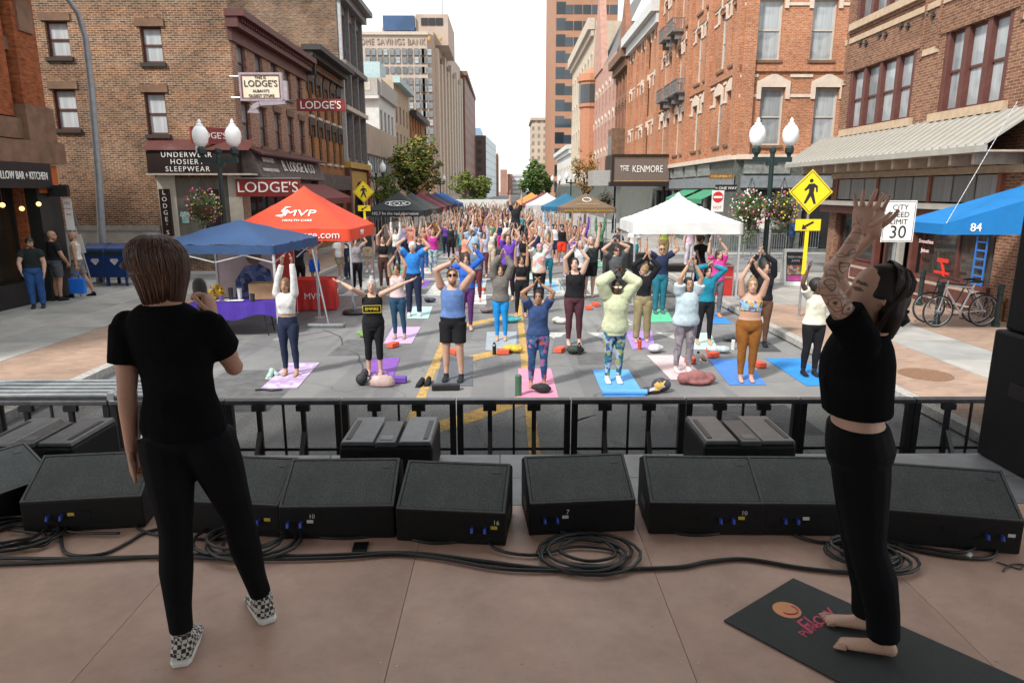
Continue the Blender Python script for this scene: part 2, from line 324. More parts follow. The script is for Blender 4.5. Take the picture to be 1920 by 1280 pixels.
# ------------------------------------------------------------ building kit
WC = {}
class Fac:
    def __init__(s, B, p0, p1, z0, z1, mat, holes=(), rv=.2, name='wall'):
        s.B, s.p0, s.z0 = B, Vector((*p0, z0)), z0
        d = Vector((p1[0]-p0[0], p1[1]-p0[1], 0)); s.L = d.length; s.d = d.normalized(); s.n = Vector((s.d.y, -s.d.x, 0)); s.rz = math.atan2(d.y, d.x)
        us = sorted({0, s.L, *[h[0] for h in holes], *[h[1] for h in holes]}); vs = sorted({0, z1-z0, *[h[2] for h in holes], *[h[3] for h in holes]})
        b = MB()
        for i in range(len(us)-1):
            for j in range(len(vs)-1):
                cu, cv = (us[i]+us[i+1])/2, (vs[j]+vs[j+1])/2
                if any(h[0] < cu < h[1] and h[2] < cv < h[3] for h in holes): continue
                b.add([(us[i], 0, vs[j]), (us[i+1], 0, vs[j]), (us[i+1], 0, vs[j+1]), (us[i], 0, vs[j+1])], [(0, 1, 2, 3)])
        for h in holes:
            q = [(h[0], h[2]), (h[1], h[2]), (h[1], h[3]), (h[0], h[3])]
            for k in range(4):
                a, c = q[k], q[(k+1) % 4]; b.add([(a[0], 0, a[1]), (c[0], 0, c[1]), (c[0], rv, c[1]), (a[0], rv, a[1])], [(3, 2, 1, 0)])
        s.rv = rv; s.o = b.build(name, mat, B, s.p0-B.location, s.rz)
    def at(s, u, v, out=0): return s.p0+s.d*u+s.n*out+Vector((0, 0, v))-s.B.location
    def put(s, name, me, u, v, out=0, parent=None): return put(name, me, parent or s.B, s.at(u, v, out), s.rz)
    def trim(s, name, u0, u1, v0, v1, out, mat, back=.05, bevel=0):
        k = ('trim', round(u1-u0, 3), round(v1-v0, 3), round(out, 3), mat.name, back)
        if k not in WC: WC[k] = MB().box(0, u1-u0, -out, back, 0, v1-v0).mesh(name, mat)
        o = s.put(name, WC[k], u0, v0)
        if bevel: bm_ = o.modifiers.new('b', 'BEVEL'); bm_.width = bevel; bm_.segments = 2
        return o
    def win(s, u, v, w, h, frame, pane, sill=None, lintel=None, lk='flat', far=False, rail=True, mull=0, cols=1):
        k = (round(w, 2), round(h, 2), frame.name, pane.name, far, rail, mull)
        if k not in WC:
            t = .07; b = MB(); b.box(-w/2, -w/2+t, -.06, .03, 0, h).box(w/2-t, w/2, -.06, .03, 0, h).box(-w/2+t, w/2-t, -.06, .03, 0, t).box(-w/2+t, w/2-t, -.06, .03, h-t, h)
            if rail: b.box(-w/2+t, w/2-t, -.045, .03, h*.5-.03, h*.5+.03)
            for i in range(mull): x = -w/2+w*(i+1)/(mull+1); b.box(x-.04, x+.04, -.05, .03, t, h-t)
            p = MB()
            if far: b.add([(-w/2, 0, 0), (w/2, 0, 0), (w/2, 0, h), (-w/2, 0, h)], [(0, 1, 2, 3)], 1); WC[k] = (b.mesh('window', [frame, pane]), None)
            else:
                p.box(-w/2+t, w/2-t, 0, .01, t, h*.5-.03).box(-w/2+t, w/2-t, -.02, .0, h*.5+.03, h-t) if rail else p.box(-w/2+t, w/2-t, 0, .01, t, h-t)
                WC[k] = (b.mesh('window', frame), p.mesh('pane', pane))
        f, p = WC[k]; o = s.put('window', f, u, v, -s.rv+.04 if not far else -s.rv+.03)
        if p: put('pane', p, o)
        y0 = -s.rv+.04
        if sill:
            ks = ('sill', round(w, 2), sill.name)
            if ks not in WC: WC[ks] = MB().box(-w/2-.08, w/2+.08, -.09, .15, -.13, -.004).mesh('sill', sill)
            put('sill', WC[ks], o, (0, y0, 0))
        if lintel:
            ks = ('lin', round(w, 2), lintel.name, lk)
            if ks not in WC:
                a = w/2; b = MB()
                if lk == 'flat': b.box(-a-.12, a+.12, -.05, .1, .004, .26)
                elif lk == 'ped':
                    b.prism([(-a-.22, -.5), (-a-.02, -.5), (-a-.02, .02), (a+.02, .02), (a+.02, -.5), (a+.22, -.5), (a+.22, .26), (.12, .58), (-.12, .58), (-a-.22, .26)], -.07, .02)
                else:
                    pts = [(-a-.2, -.42), (-a-.02, -.42)]+[(-(a+.02)*math.cos(q), .02+.26*math.sin(q)) for q in [math.pi*i/8 for i in range(9)]]+[(a+.02, -.42), (a+.2, -.42)]
                    pts += [((a+.22)*math.cos(q), .12+.40*math.sin(q)) for q in [math.pi*i/8 for i in range(9)]]
                    b.prism(pts, -.07, .02)
                    if lk == 'arch': b.box(-.1, .1, -.12, .02, .2, .62)
                WC[ks] = b.mesh('lintel', lintel)
            put('lintel', WC[ks], o, (0, y0, h))
        return o
def building(name, label, loc): return thing(name, label, 'building', loc)
def core(B, x0, x1, y0, y1, z1, mat): 
    l = B.location; return MB().box(x0-l.x, x1-l.x, y0-l.y, y1-l.y, 0, z1).build('core', mat, B)
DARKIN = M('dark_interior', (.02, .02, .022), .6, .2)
ROOFM = M('tar_roof', (.06, .06, .06), .9, .2)
MAROON = M('maroon_paint', (.085, .022, .02), .5, .2); MAROON2 = M('maroon_frame', (.10, .028, .022), .5, .2)
BLIND = glassm('window_blind', (.50, .53, .56), .25, .12, 2.2); GLASSD = glassm('dark_glass', (.045, .05, .055), .05, .5, .7)
GLASSM_ = glassm('mid_glass', (.20, .225, .24), .05, .55, 1.1); CURT = glassm('curtained_glass', (.36, .39, .41), .1, .5, 2.6)
STONE = M('pale_stone', (.50, .43, .36), .8, .18, 5, .2, 40); BROWNST = M('brownstone', (.17, .095, .06), .85, .3, 3, .4, 25)
BRICKL = brickm('brick_tan', (.30, .14, .065), (.115, .056, .036), (.36, .30, .235), stain=.45)
BRICKF = brickm('brick_facade', (.30, .145, .10), (.22, .105, .075), (.38, .28, .22), stain=.2)
BRICKO = brickm('brick_orange', (.35, .15, .055), (.27, .11, .045), (.30, .17, .10), stain=.25)
BRICKD = brickm('brick_old_dirty', (.24, .14, .085), (.13, .085, .06), (.25, .2, .16), .26, .09, .65)
BRICKK = brickm('brick_hotel', (.46, .19, .10), (.36, .145, .075), (.47, .29, .20), stain=.25)
BRICKR = brickm('brick_store', (.25, .115, .07), (.165, .075, .05), (.30, .21, .15), stain=.25)
BRICKH = brickm('brick_bar', (.36, .10, .035), (.26, .07, .028), (.24, .10, .05), stain=.4)
PINKB = M('pink_brick', (.42, .24, .19), .85, .2, 2); BEIGE = M('beige_stone', (.50, .42, .33), .85, .15, 1.5); TAN = M('tan_brick', (.40, .30, .22), .85, .15, 1)
SIGNBLK = M('sign_black', (.022, .012, .012), .4, .15); SIGNRED = M('sign_red', (.22, .022, .018), .4, .15); LETW = M('letter_white', (.80, .79, .76), .5, .06)
# ---- LODGE block: side wall towards us, facade along the street
XL = -9.6
B = building('corner_store', 'tan brick corner shop building with maroon cornice and Lodge\'s signs', (XL, 25.5, 0))
sw = [(-12.70, -11.96, 7.42, 8.60), (-12.80, -12.06, 5.02, 6.44), (-15.95, -15.16, 7.6, 8.78), (-16.0, -15.2, 5.2, 6.55), (-19.6, -18.8, 7.6, 8.8), (-19.6, -18.8, 5.2, 6.5)]
f = Fac(B, (-27, 25.5), (XL, 25.5), 0, 11.8, BRICKL, [(a+27, b+27, c, d) for a, b, c, d in sw])
SILLD = M('dark_sill', (.035, .03, .028), .8, .2)
for a, b, c, d in sw: f.win((a+b)/2+27, c, b-a, d-c, MAROON2, BLIND, SILLD, BROWNST)
f.trim('plinth', 0, 14.3, .15, 1.62, .06, M('render_grey', (.33, .30, .265), .85, .2, 1.5)); f.trim('plinth_cap', 0, 14.3, 1.625, 1.82, .10, M('render_grey2', (.27, .25, .22), .85, .2))
f.trim('shop_panel', 14.35, 15.0, .15, 3.62, .05, M('shop_beige', (.50, .45, .38), .7, .1)); f.trim('shop_panel', 16.9, 17.38, .15, 3.62, .05, MC['shop_beige'])
dw = MB().box(0, 1.86, -.04, .0, .45, 3.35).build('display_window', glassm('display_glass', (.24, .22, .19), .05, .6, 1.4), B, f.at(15.02, .15))
for k, c in enumerate(((.55, .03, .03), (.35, .55, .75), (.6, .25, .35), (.75, .75, .72), (.3, .5, .45), (.65, .5, .15), (.08, .08, .1))):
    MB().prism([(-.13, 0), (.13, 0), (.12, .22), (.2, .25), (.14, .42), (.06, .4), (-.06, .4), (-.14, .42), (-.2, .25), (-.12, .22)], -.05, -.042).build('display_garment', cloth(c), B, f.at(15.25+(k % 4)*.42, .9+.75*(k//4)+(k % 3)*.25, .01))
ug = MB().box(0, 3.15, -.5, .0, 0, .78).prism([(0, .79), (3.15, .79), (3.15, .80), (0, .80)], -.55, 0).build('fascia_sign', SIGNBLK, B, f.at(14.30, 3.66))
MB().add([(0, -.58, .79), (3.75, -.58, .79), (3.75, 0, 1.18), (0, 0, 1.18)], [(0, 1, 2, 3)]).build('fascia_roof', MAROON, B, f.at(14.2, 3.66))
MB().box(-.05, 3.7, -.56, 0, -.06, -.004).build('fascia_soffit', STONE, B, f.at(14.3, 3.66))
for i, sx in enumerate(('UNDERWEAR', 'HOSIERY', 'SLEEPWEAR')): text(sx, .25, LETW, B, f.at(15.72, 4.29-i*.245, .515), 0, sp=1.25)
def vsign(x, z0, z1, y, w=.32):
    o = MB().box(-w/2, w/2, -.05, .05, z0, z1).build('vertical_sign', SIGNBLK, B, Vector((x, y, 0))-B.location)
    for i, c in enumerate("LODGE'S"): text(c, (z1-z0)/7.3, LETW, B, Vector((x, y-.06, z1-(i+.55)*(z1-z0)/7))-B.location)
vsign(-12.38, 1.45, 3.12, 25.38, .36); vsign(-10.62, 1.6, 3.1, 25.38, .34)
UL = 9.0
cols = [.95, 2.75, 4.55, 6.3, 8.05]
hl = [(u-.42, u+.42, v, v+h) for u in cols for v, h in ((4.75, 1.5), (7.0, 1.2))]
hl2 = hl+[(.7, 8.6, .5, 2.9)]
f = Fac(B, (XL, 25.5), (XL, 25.5+UL), 0, 9.0, BRICKF, hl2)
for a, b, c, d in hl: f.win((a+b)/2, c, .84, d-c, MAROON2, GLASSM_, BROWNST, BROWNST)
f.win(4.65, .5, 7.9, 2.4, MAROON2, GLASSD, rail=False, mull=6)
f.trim('cornice', -.1, UL, 8.15, 8.55, .10, MAROON); f.trim('cornice', -.25, UL, 8.9, 9.12, .62, MAROON); f.trim('cornice', -.2, UL, 8.56, 8.89, .38, MAROON)
for i in range(40): f.trim('dentil', .05+i*.222, .15+i*.222, 8.76, 8.88, .46, MAROON)
# fascia along the street and the entrance marquee
fa = MB().prism([(0, 3.5), (.72, 3.55), (.40, 4.45), (0, 4.6)], 0, 8.9).build('fascia_sign', M('weathered_fascia', (.10, .075, .07), .7, .5, 3), B, (0, .05, 0))
MB().prism([(.0, 4.62), (.82, 4.32), (.84, 4.38), (0, 4.7)], 0, 8.95).build('fascia_roof', MAROON, B, (0, .05, 0))
text('B. LODGE & CO', .62, LETW, B, (.60, 5.2, 4.02), rad(90), rx=71, sx=1.05)
text('SWEATERS', .26, LETW, B, (.56, 1.35, 4.18), rad(90), rx=71); text('HOUSEHOLD TEXTILES', .17, LETW, B, (.66, 1.35, 3.82), rad(90), rx=71)
es = thing('entrance_sign', "long red LODGE'S sign board with big white letters above shop entrance", 'sign', AY(502, 352, 25.2))
w = AY(562, 352, 25.2).x-AY(442, 352, 25.2).x
MB().box(-w/2, w/2, 0, .12, -.31, .31).build('board', SIGNRED, es); text("LODGE'S", .52, LETW, es, (0, -.01, 0), sx=1.08); MB().box(-w/2-.02, w/2+.02, -.03, .14, .312, .35).build('top_rail', STEEL, es)
aw = MB().add([(0, 0, 3.35), (1.3, 0, 2.75), (1.3, 7.2, 2.75), (0, 7.2, 3.35)], [(0, 1, 2, 3)]).add([(1.3, 0, 2.75), (1.3, 7.2, 2.75), (1.3, 7.2, 2.5), (1.3, 0, 2.5)], [(0, 1, 2, 3)]).build('awning', M('awning_red', (.16, .03, .03), .8, .2), B, (.73, 1.5, 0))
def board_sign(nm, lab, px, py, Y, w, h, face, rimm, rows):
    o = thing(nm, lab, 'sign', AY(px, py, Y))
    MB().box(-w/2, w/2, 0, .14, -h/2, h/2).build('board', face, o)
    if rimm: MB().box(-w/2-.07, w/2+.07, -.02, .16, h/2, h/2+.07).box(-w/2-.07, w/2+.07, -.02, .16, -h/2-.07, -h/2).box(-w/2-.07, -w/2, -.02, .16, -h/2, h/2).box(w/2, w/2+.07, -.02, .16, -h/2, h/2).build('rim', rimm, o)
    for s_, sz, z, mt in rows: text(s_, sz, mt, o, (0, -.012, z))
    MB().tube([(-w/2-.4, .05, h/2-.05), (-w/2, .05, h/2-.05)], .025).tube([(-w/2-.4, .05, -h/2+.05), (-w/2, .05, -h/2+.05)], .025).build('bracket', STEEL, o)
    return o
INK = M('ink_dark', (.05, .02, .02), .5, .1); CREAM = M('sign_cream', (.70, .64, .50), .5, .08); LILAC = M('steel_lilac', (.36, .32, .36), .4, .15, metal=.2)
a = board_sign('arrow_sign', "cream projecting sign reading LODGE'S oldest store inside a grey arrow", 489, 163, 25.3, 1.36, .80, CREAM, LILAC,
    [('THIS IS', .13, .30, INK), ("LODGE'S", .30, .10, INK), ("ALBANY'S", .13, -.14, INK), ('OLDEST STORE', .13, -.30, INK)])
MB().box(-.66, .66, -.02, 0, -.39, -.365).box(-.66, .66, -.02, 0, .365, .39).box(-.67, -.64, -.02, 0, -.36, .36).box(.64, .67, -.02, 0, -.36, .36).build('inner_rim', SIGNRED, a)
MB().bar((.83, .07, .2), (.83, .07, -.45), .16).bar((.80, .07, -.5), (-.1, .07, -.55), .16).bar((-.1, .07, -.55), (-.38, .07, -.72), .16).prism([(-.30, -.55), (-.55, -.86), (-.15, -.88)], 0, .15).build('arrow', LILAC, a)
board_sign('red_sign', "small red projecting LODGE'S sign high on the facade", 601, 197, 30.2, 2.0, .48, SIGNRED, None, [("LODGE'S", .44, -.02, LETW)])
o = thing('corner_sign', "short angled red LODGE'S sign above the corner fascia", 'sign', (-10.45, 25.1, 4.95), rad(42)); MB().box(-.62, .62, 0, .1, -.28, .28).build('board', SIGNRED, o); text("LODGE'S", .3, LETW, o, (0, -.012, 0)); MB().box(-.5, -.42, 0, .08, -.6, -.28).box(.42, .5, 0, .08, -.6, -.28).build('post', STEEL, o)
core(B, -26.5, XL-.3, 25.8, 34.4, 8.9, DARKIN)
# ---- orange brick with heavy black cornice
B = building('orange_brick_building', 'orange brick building with heavy black bracketed cornice beside the corner shop', (XL, 34.5, 0))
BLKC = M('black_cornice', (.028, .026, .026), .6, .3, 8)
hl = [(u-.3, u+.3, v, v+h) for u in (.75, 2.2, 3.65, 5.1, 6.5) for v, h in ((4.5, 1.7), (6.7, 1.55))]
f = Fac(B, (XL, 34.5), (XL, 41.8), 0, 9.3, BRICKO, hl+[(.5, 6.8, .4, 3.0)])
for a, b, c, d in hl: f.win((a+b)/2, c, .6, d-c, BLKC, GLASSD, STONE, BLKC, 'ped')
f.win(3.65, .4, 6.3, 2.6, BLKC, GLASSD, rail=False, mull=4)
f.trim('cornice', -.1, 7.3, 9.55, 9.8, .85, BLKC); f.trim('cornice', 0, 7.3, 9.3, 9.54, .45, BLKC); f.trim('cornice', 0, 7.3, 8.85, 8.95, .22, BLKC)
f.trim('shop_fascia', 0, 7.3, 3.1, 3.9, .35, MC['weathered_fascia'])
for i in range(8): f.put('bracket', MB().prism([(0, 0), (.16, 0), (.16, .9), (0, .9)], -.5, 0).mesh('bracket', BLKC) if i == 0 else bpy.data.meshes['bracket'], .1+i*.98, 8.45)
Fac(B, (-22, 34.5), (XL, 34.5), 8.5, 9.7, BRICKD)
core(B, -22, XL-.3, 34.7, 41.6, 9.2, DARKIN)
# ---- tall ornate dark building with stained side wall
B = building('ornate_cast_iron_building', 'tall dark ornate narrow building with stained brick side wall', (XL, 41.8, 0))
Fac(B, (-30, 41.8), (XL-.02, 41.8), 0, 17.5, BRICKD)
IRON = M('cast_iron_grey', (.16, .15, .15), .6, .3, 6); IRONW = M('cast_iron_pale', (.38, .38, .39), .6, .2)
hl = [(u-.75, u+.75, v, v+h) for u in (1.15, 3.1, 5.05) for v, h in ((5.0, 2.6), (8.1, 1.9), (10.6, 2.5))]
f = Fac(B, (XL, 41.8), (XL, 48), 0, 14.2, IRON, hl+[(.5, 5.7, .3, 3.6)])
for a, b, c, d in hl: f.win((a+b)/2, c, 1.5, d-c, M('brown_frame', (.16, .07, .045), .6, .2), GLASSM_, mull=1)
for u in (.05, 2.0, 3.95, 5.85): f.trim('column', u, u+.24, 4.6, 13.6, .2, IRONW if u < .1 else IRON)
f.trim('cornice', -.2, 6.2, 14.0, 14.3, .9, IRON); f.trim('cornice', -.1, 6.2, 13.6, 13.99, .5, IRON); f.trim('ledge', 0, 6.2, 10.1, 10.4, .4, IRON); f.trim('ledge', 0, 6.2, 7.7, 7.95, .35, STONE); f.trim('ledge', 0, 6.2, 4.4, 4.75, .4, M('gold_trim', (.45, .28, .06), .5, .3))
f.trim('parapet', .2, 6.0, 14.32, 15.4, .1, IRONW); f.trim('gilded_finial', 2.5, 3.6, 15.42, 16.4, .12, MC['gold_trim']); f.trim('pier', 0, .5, .15, 4.38, .3, MAROON2); f.trim('pier', 5.7, 6.2, .15, 4.38, .3, M('red_pier', (.28, .04, .03), .5, .2))
ar = [(-2.3, 0), (-1.9, 0), (-1.9, 1.9)]+[(-1.9*math.cos(q)*(1-.2*math.sin(q)), 1.9+1.6*math.sin(q)) for q in [math.pi*i/10 for i in range(1, 10)]]+[(1.9, 1.9), (1.9, 0), (2.3, 0), (2.3, 4.1), (-2.3, 4.1)]
f.put('gothic_arch', MB().prism(ar, -.2, 0).mesh('gothic_arch', MC['gold_trim']), 3.1, .15, .02)
core(B, -30, XL-.3, 42.1, 47.8, 14, DARKIN)
# ---- low beige block, white classical block, brick infill
B = building('low_beige_building', 'low beige block with ribbon windows beyond the ornate building', (XL, 48, 0))
f = Fac(B, (XL, 48), (XL, 62), 0, 7.6, M('beige_panel', (.42, .33, .27), .8, .1, 1), [(.3, 13.7, 4.3, 5.6), (.3, 13.7, .4, 3.0)])
for i in range(13): f.win(.85+i*1.03, 4.3, 1.03, 1.3, IRONW, GLASSM_, rail=False); f.win(.85+i*1.03, .4, 1.03, 2.6, IRON, GLASSD, rail=False)
core(B, -28, XL-.3, 48.05, 61.9, 7.55, MC['beige_panel'])
B = building('white_classical_building', 'white classical block with yellow band and grey parapet', (-11.2, 63, 0))
WST = M('white_stone', (.55, .55, .54), .8, .12, 2)
f = Fac(B, (-30, 63), (-11.2, 63), 0, 12.2, WST, [(14.6, 15.9, 8.2, 10.2), (10.6, 11.9, 8.2, 10.2)])
for u in (15.25, 11.25): f.win(u, 8.2, 1.3, 2.0, IRON, GLASSM_)
f.trim('parapet', 10, 18.8, 11.2, 12.6, .3, M('grey_stone', (.36, .34, .32), .8, .15)); f.trim('ledge', 10, 18.9, 10.9, 11.15, .5, WST); f.trim('yellow_band', 12, 18.8, 6.4, 7.2, .15, M('yellow_band', (.62, .42, .05), .6, .1)); f.trim('ledge', 12, 18.9, 7.4, 7.7, .4, IRONW)
for u in (13.6, 16.2): f.trim('recess_panel', u, u+2, 11.6, 12.3, .33, STONE); f.trim('band_window', u-.2, u+1.3, 6.6, 7.0, .17, DARKIN)
hl = [(u-.5, u+.5, v, v+1.9) for u in (1.2, 3.2, 5.2, 7.2) for v in (8.2, 4.0)]
f = Fac(B, (-11.2, 63), (-11.2, 72), 0, 12.2, WST, hl)
for a, b, c, d in hl: f.win((a+b)/2, c, 1, 1.9, IRON, GLASSD, far=True)
f.trim('parapet', 0, 9, 11.2, 12.6, .3, MC['grey_stone']); f.trim('yellow_band', 0, 9, 6.4, 7.2, .15, MC['yellow_band']); core(B, -28, -11.6, 63.3, 72, 12.1, WST)
for nm, lab, x, y0, y1, z, mt, cm in (('brick_row_building', 'small tan brick building with copper roof box', -11.4, 73, 84, 14.2, TAN, M('copper_green', (.35, .46, .48), .6, .2)), ('cornice_row_building', 'brown brick row building with dark cornice behind the tree', -11.2, 84, 98, 12.2, BRICKO, BLKC)):
    B = building(nm, lab, (x, y0, 0)); Fac(B, (x-12, y0), (x, y0), 0, z, mt)
    hl = [(u-.5, u+.5, v, v+1.8) for u in (1.5, 4, 6.5, 9) for v in (4.2, 7.2, 10)]
    f = Fac(B, (x, y0), (x, y1), 0, z, mt, hl)
    for a, b, c, d in hl: f.win((a+b)/2, c, 1, 1.8, IRON, GLASSD, far=True)
    f.trim('cornice', -.2, y1-y0, z-.5, z+.1, .7, cm); core(B, x-12, x-.3, y0+.3, y1, z-.05, mt)
    MB().box(-3.6, -1.4, .5, 4, z, z+1.6).build('roof_box', cm, B)
# ---- savings bank tower (near face towards us, street face turned away)
BANKM = M('bank_limestone', (.44, .355, .30), .85, .12, .25); SPAN = M('brown_spandrel', (.20, .11, .07), .8, .2)
c0, c1 = AY(806, 300, 200), AY(655, 300, 200)
B = building('savings_bank_tower', 'tall beige stone HOME SAVINGS BANK tower with rows of paired windows', (c0.x, 200, 0))
ztop = AY(750, 66, 200).z; L = c0.x-c1.x
f = Fac(B, (c1.x, 200), (c0.x, 200), 0, ztop, BANKM, name='front_wall')
rows = [AY(750, y, 200).z for y in (98, 113, 132, 153, 167, 183, 198, 214, 230, 246, 262)]
pw, ph = 1.25, 1.75
for i in range(6):
    for s_ in (-1, 1):
        u = (AY(695+i*22.8 if i < 5 else 817.5-.0, 100, 200).x if i < 5 else AY(800, 100, 200).x)-c1.x+s_*.78
        for j, z in enumerate(rows):
            f.win(u, z-ph/2, pw, ph, IRON, CURT if (i*7+j*5+s_) % 4 == 0 else GLASSM_, far=True).location += f.n*.35
        f.trim('spandrel_strip', u-pw/2, u+pw/2, rows[-1]-30, rows[3]+.4, .06, SPAN); f.trim('spandrel_strip', u-pw/2, u+pw/2, rows[1]-.4, rows[0]-.4, .06, SPAN)
text('HOME SAVINGS BANK', 2.3, M('carved_letters', (.31, .24, .195), .8, .1), B, f.at(AY(798, 80, 200).x-c1.x, AY(722, 79, 200).z, .15), sp=1.1, ext=.08, align='RIGHT', fit=19.2)
f.trim('coping', 0, L+.4, ztop, ztop+.8, .5, STONE)
d1 = AY(818, 300, 203); d2 = AY(866, 300, 262)
zc = AY(810, 62, 200).z
Fac(B, (c0.x, 200), (d1.x, 203), 0, zc, BANKM, name='corner_wall'); g = Fac(B, (d1.x, 203), (d2.x, 262), 0, zc+1, BANKM, name='street_wall')
for i in range(9): g.trim('pier', 2+i*6.6, 4.4+i*6.6, 2, zc-3-3*(i % 2), .9, STONE)
for i in range(8):
    for j, z in enumerate(rows[:9]): g.win(6.6+i*6.6-1.3, z-ph/2, 2.2, ph, IRON, GLASSM_, far=True).location += g.n*.35
pt = AY(780, 45, 206); 
MB().box(AY(779, 40, 206).x-c0.x, AY(840, 40, 206).x-c0.x, 6, 30, zc-2, AY(800, 27, 206).z).build('penthouse', BANKM, B)
for x in (796, 810, 824): MB().box(-.95, .95, 5.8, 6.1, 0, 1.9).build('penthouse_window', DARKIN, B, (AY(x, 48, 206).x-c0.x, 0, AY(x, 48, 206).z))
MB().box(AY(719, 45, 206).x-c0.x, AY(778, 45, 206).x-c0.x, 5.0, 7, AY(750, 59, 206).z, AY(750, 31, 206).z).build('billboard', glassm('billboard_blue', (.05, .13, .30), .2, .6, .25), B)
MB().box(AY(714, 45, 206).x-c0.x, AY(779, 45, 206).x-c0.x, 7.2, 20, zc-2, AY(750, 50, 206).z).build('penthouse', BANKM, B)
MB().tube([(AY(826, 20, 206).x-c0.x, 12, zc), (AY(826, 20, 206).x-c0.x, 12, zc+22)], .12).build('mast', GREYM, B)
core(B, c1.x, c0.x-1, 202.5, 262, ztop-.3, BANKM)
for u_ in (807.5, 829): put('gilded_panel', MB().ball((0, 0, 0), .5, 10, 6, 0, (.9, .25, 1.2)).mesh('gilded_panel', MC['gold_trim']), B, AY(u_-3, 73, 199.6 if u_ < 815 else 204)-B.location)
# ---- far towers (windows too small to tell apart: grid material)
def gridm(name, wall, glass, cw, chh, fw, fh):
    if name in MC: return MC[name]
    m, t, b = nodes(name); MC[name] = m
    sp = N(t, 'SeparateXYZ'); t.links.new(N(t, 'TexCoord').outputs['Object'], sp.inputs[0])
    ad = N(t, 'Math', operation='ADD'); t.links.new(sp.outputs[0], ad.inputs[0]); t.links.new(sp.outputs[1], ad.inputs[1])
    def band(src, p, f):
        a = N(t, 'Math', operation='DIVIDE'); t.links.new(src, a.inputs[0]); a.inputs[1].default_value = p
        c = N(t, 'Math', operation='FRACT'); t.links.new(a.outputs[0], c.inputs[0])
        d = N(t, 'Math', operation='LESS_THAN'); t.links.new(c.outputs[0], d.inputs[0]); d.inputs[1].default_value = f; return d.outputs[0]
    mu = N(t, 'Math', operation='MULTIPLY'); t.links.new(band(ad.outputs[0], cw, fw), mu.inputs[0]); t.links.new(band(sp.outputs[2], chh, fh), mu.inputs[1])
    w2 = ramp(t, noise(t, .08, 4), [(.3, sc(wall, .85)), (.7, sc(wall, 1.12))])
    t.links.new(mixc(t, mu.outputs[0], w2, glass), b.inputs['Base Color']); b.inputs['Roughness'].default_value = .6; return m
def far_box(name, label, xl, xr, ytop, Y, depth, mat, side=None, xr2=None, trimc=None):
    a, b = AY(xl, ytop, Y), AY(xr, ytop, Y); B = building(name, label, (b.x, Y, 0))
    MB().box(a.x-b.x, 0, 0, depth, 0, a.z).build('wall', mat, B)
    if xr2:
        e = AY(xr2, ytop, Y+depth); MB().add([(0, -.05, 0), (e.x-b.x, depth, 0), (e.x-b.x, depth, a.z), (0, -.05, a.z)], [(0, 1, 2, 3)]).add([(0, -.05, a.z), (e.x-b.x, depth, a.z), (a.x-b.x, depth, a.z)], [(0, 1, 2)]).build('street_wall', side, B)
    if trimc: MB().box(a.x-b.x-1, 1, -1, depth, a.z, a.z+1.5).build('cornice', trimc, B)
    return B
far_box('red_brick_tower', 'dark red brick tower with cornice right of the bank tower', 840, 871, 142, 262, 70, gridm('g1', (.20, .085, .06), (.05, .04, .04), 3.4, 4.2, .4, .5), gridm('g1', 0, 0, 0, 0, 0, 0), 890.5, SPAN)
far_box('glass_corner_tower', 'brown office block with pale glass side in the distance', 880, 911, 254, 330, 70, gridm('g2', (.10, .055, .045), (.03, .03, .035), 4, 4, .45, .5), gridm('g2b', (.44, .50, .55), (.60, .66, .70), 5, 3.6, .85, .8), 930)
far_box('blue_roof_tower', 'pale blue rooftop block far behind the brown office', 888, 901, 240, 400, 40, M('blue_roof', (.22, .33, .48), .4, .1))
far_box('narrow_brown_tower', 'narrow orange brown slab at the far end of the street', 926, 934, 288, 420, 30, M('orange_slab', (.32, .14, .06), .8, .1))
far_box('twin_brick_slab', 'plain reddish brick slab block far down the street', 938, 951, 318, 520, 40, M('red_slab', (.32, .17, .13), .8, .15, .1))
far_box('lower_brick_slab', 'lower reddish slab beside the plain brick slab block', 951.5, 961, 326, 530, 40, MC['red_slab'])
far_box('white_grid_block', 'white balcony block at the end of the street', 961, 985, 326, 560, 40, gridm('g3', (.55, .56, .56), (.25, .27, .30), 6, 3.3, 1.1, .45))
far_box('beige_far_tower', 'slim beige tower with crown far down the right side', 998, 1030, 226, 420, 40, gridm('g4', (.46, .36, .27), (.20, .17, .16), 3.4, 4.2, .45, .55), None, None, TAN)
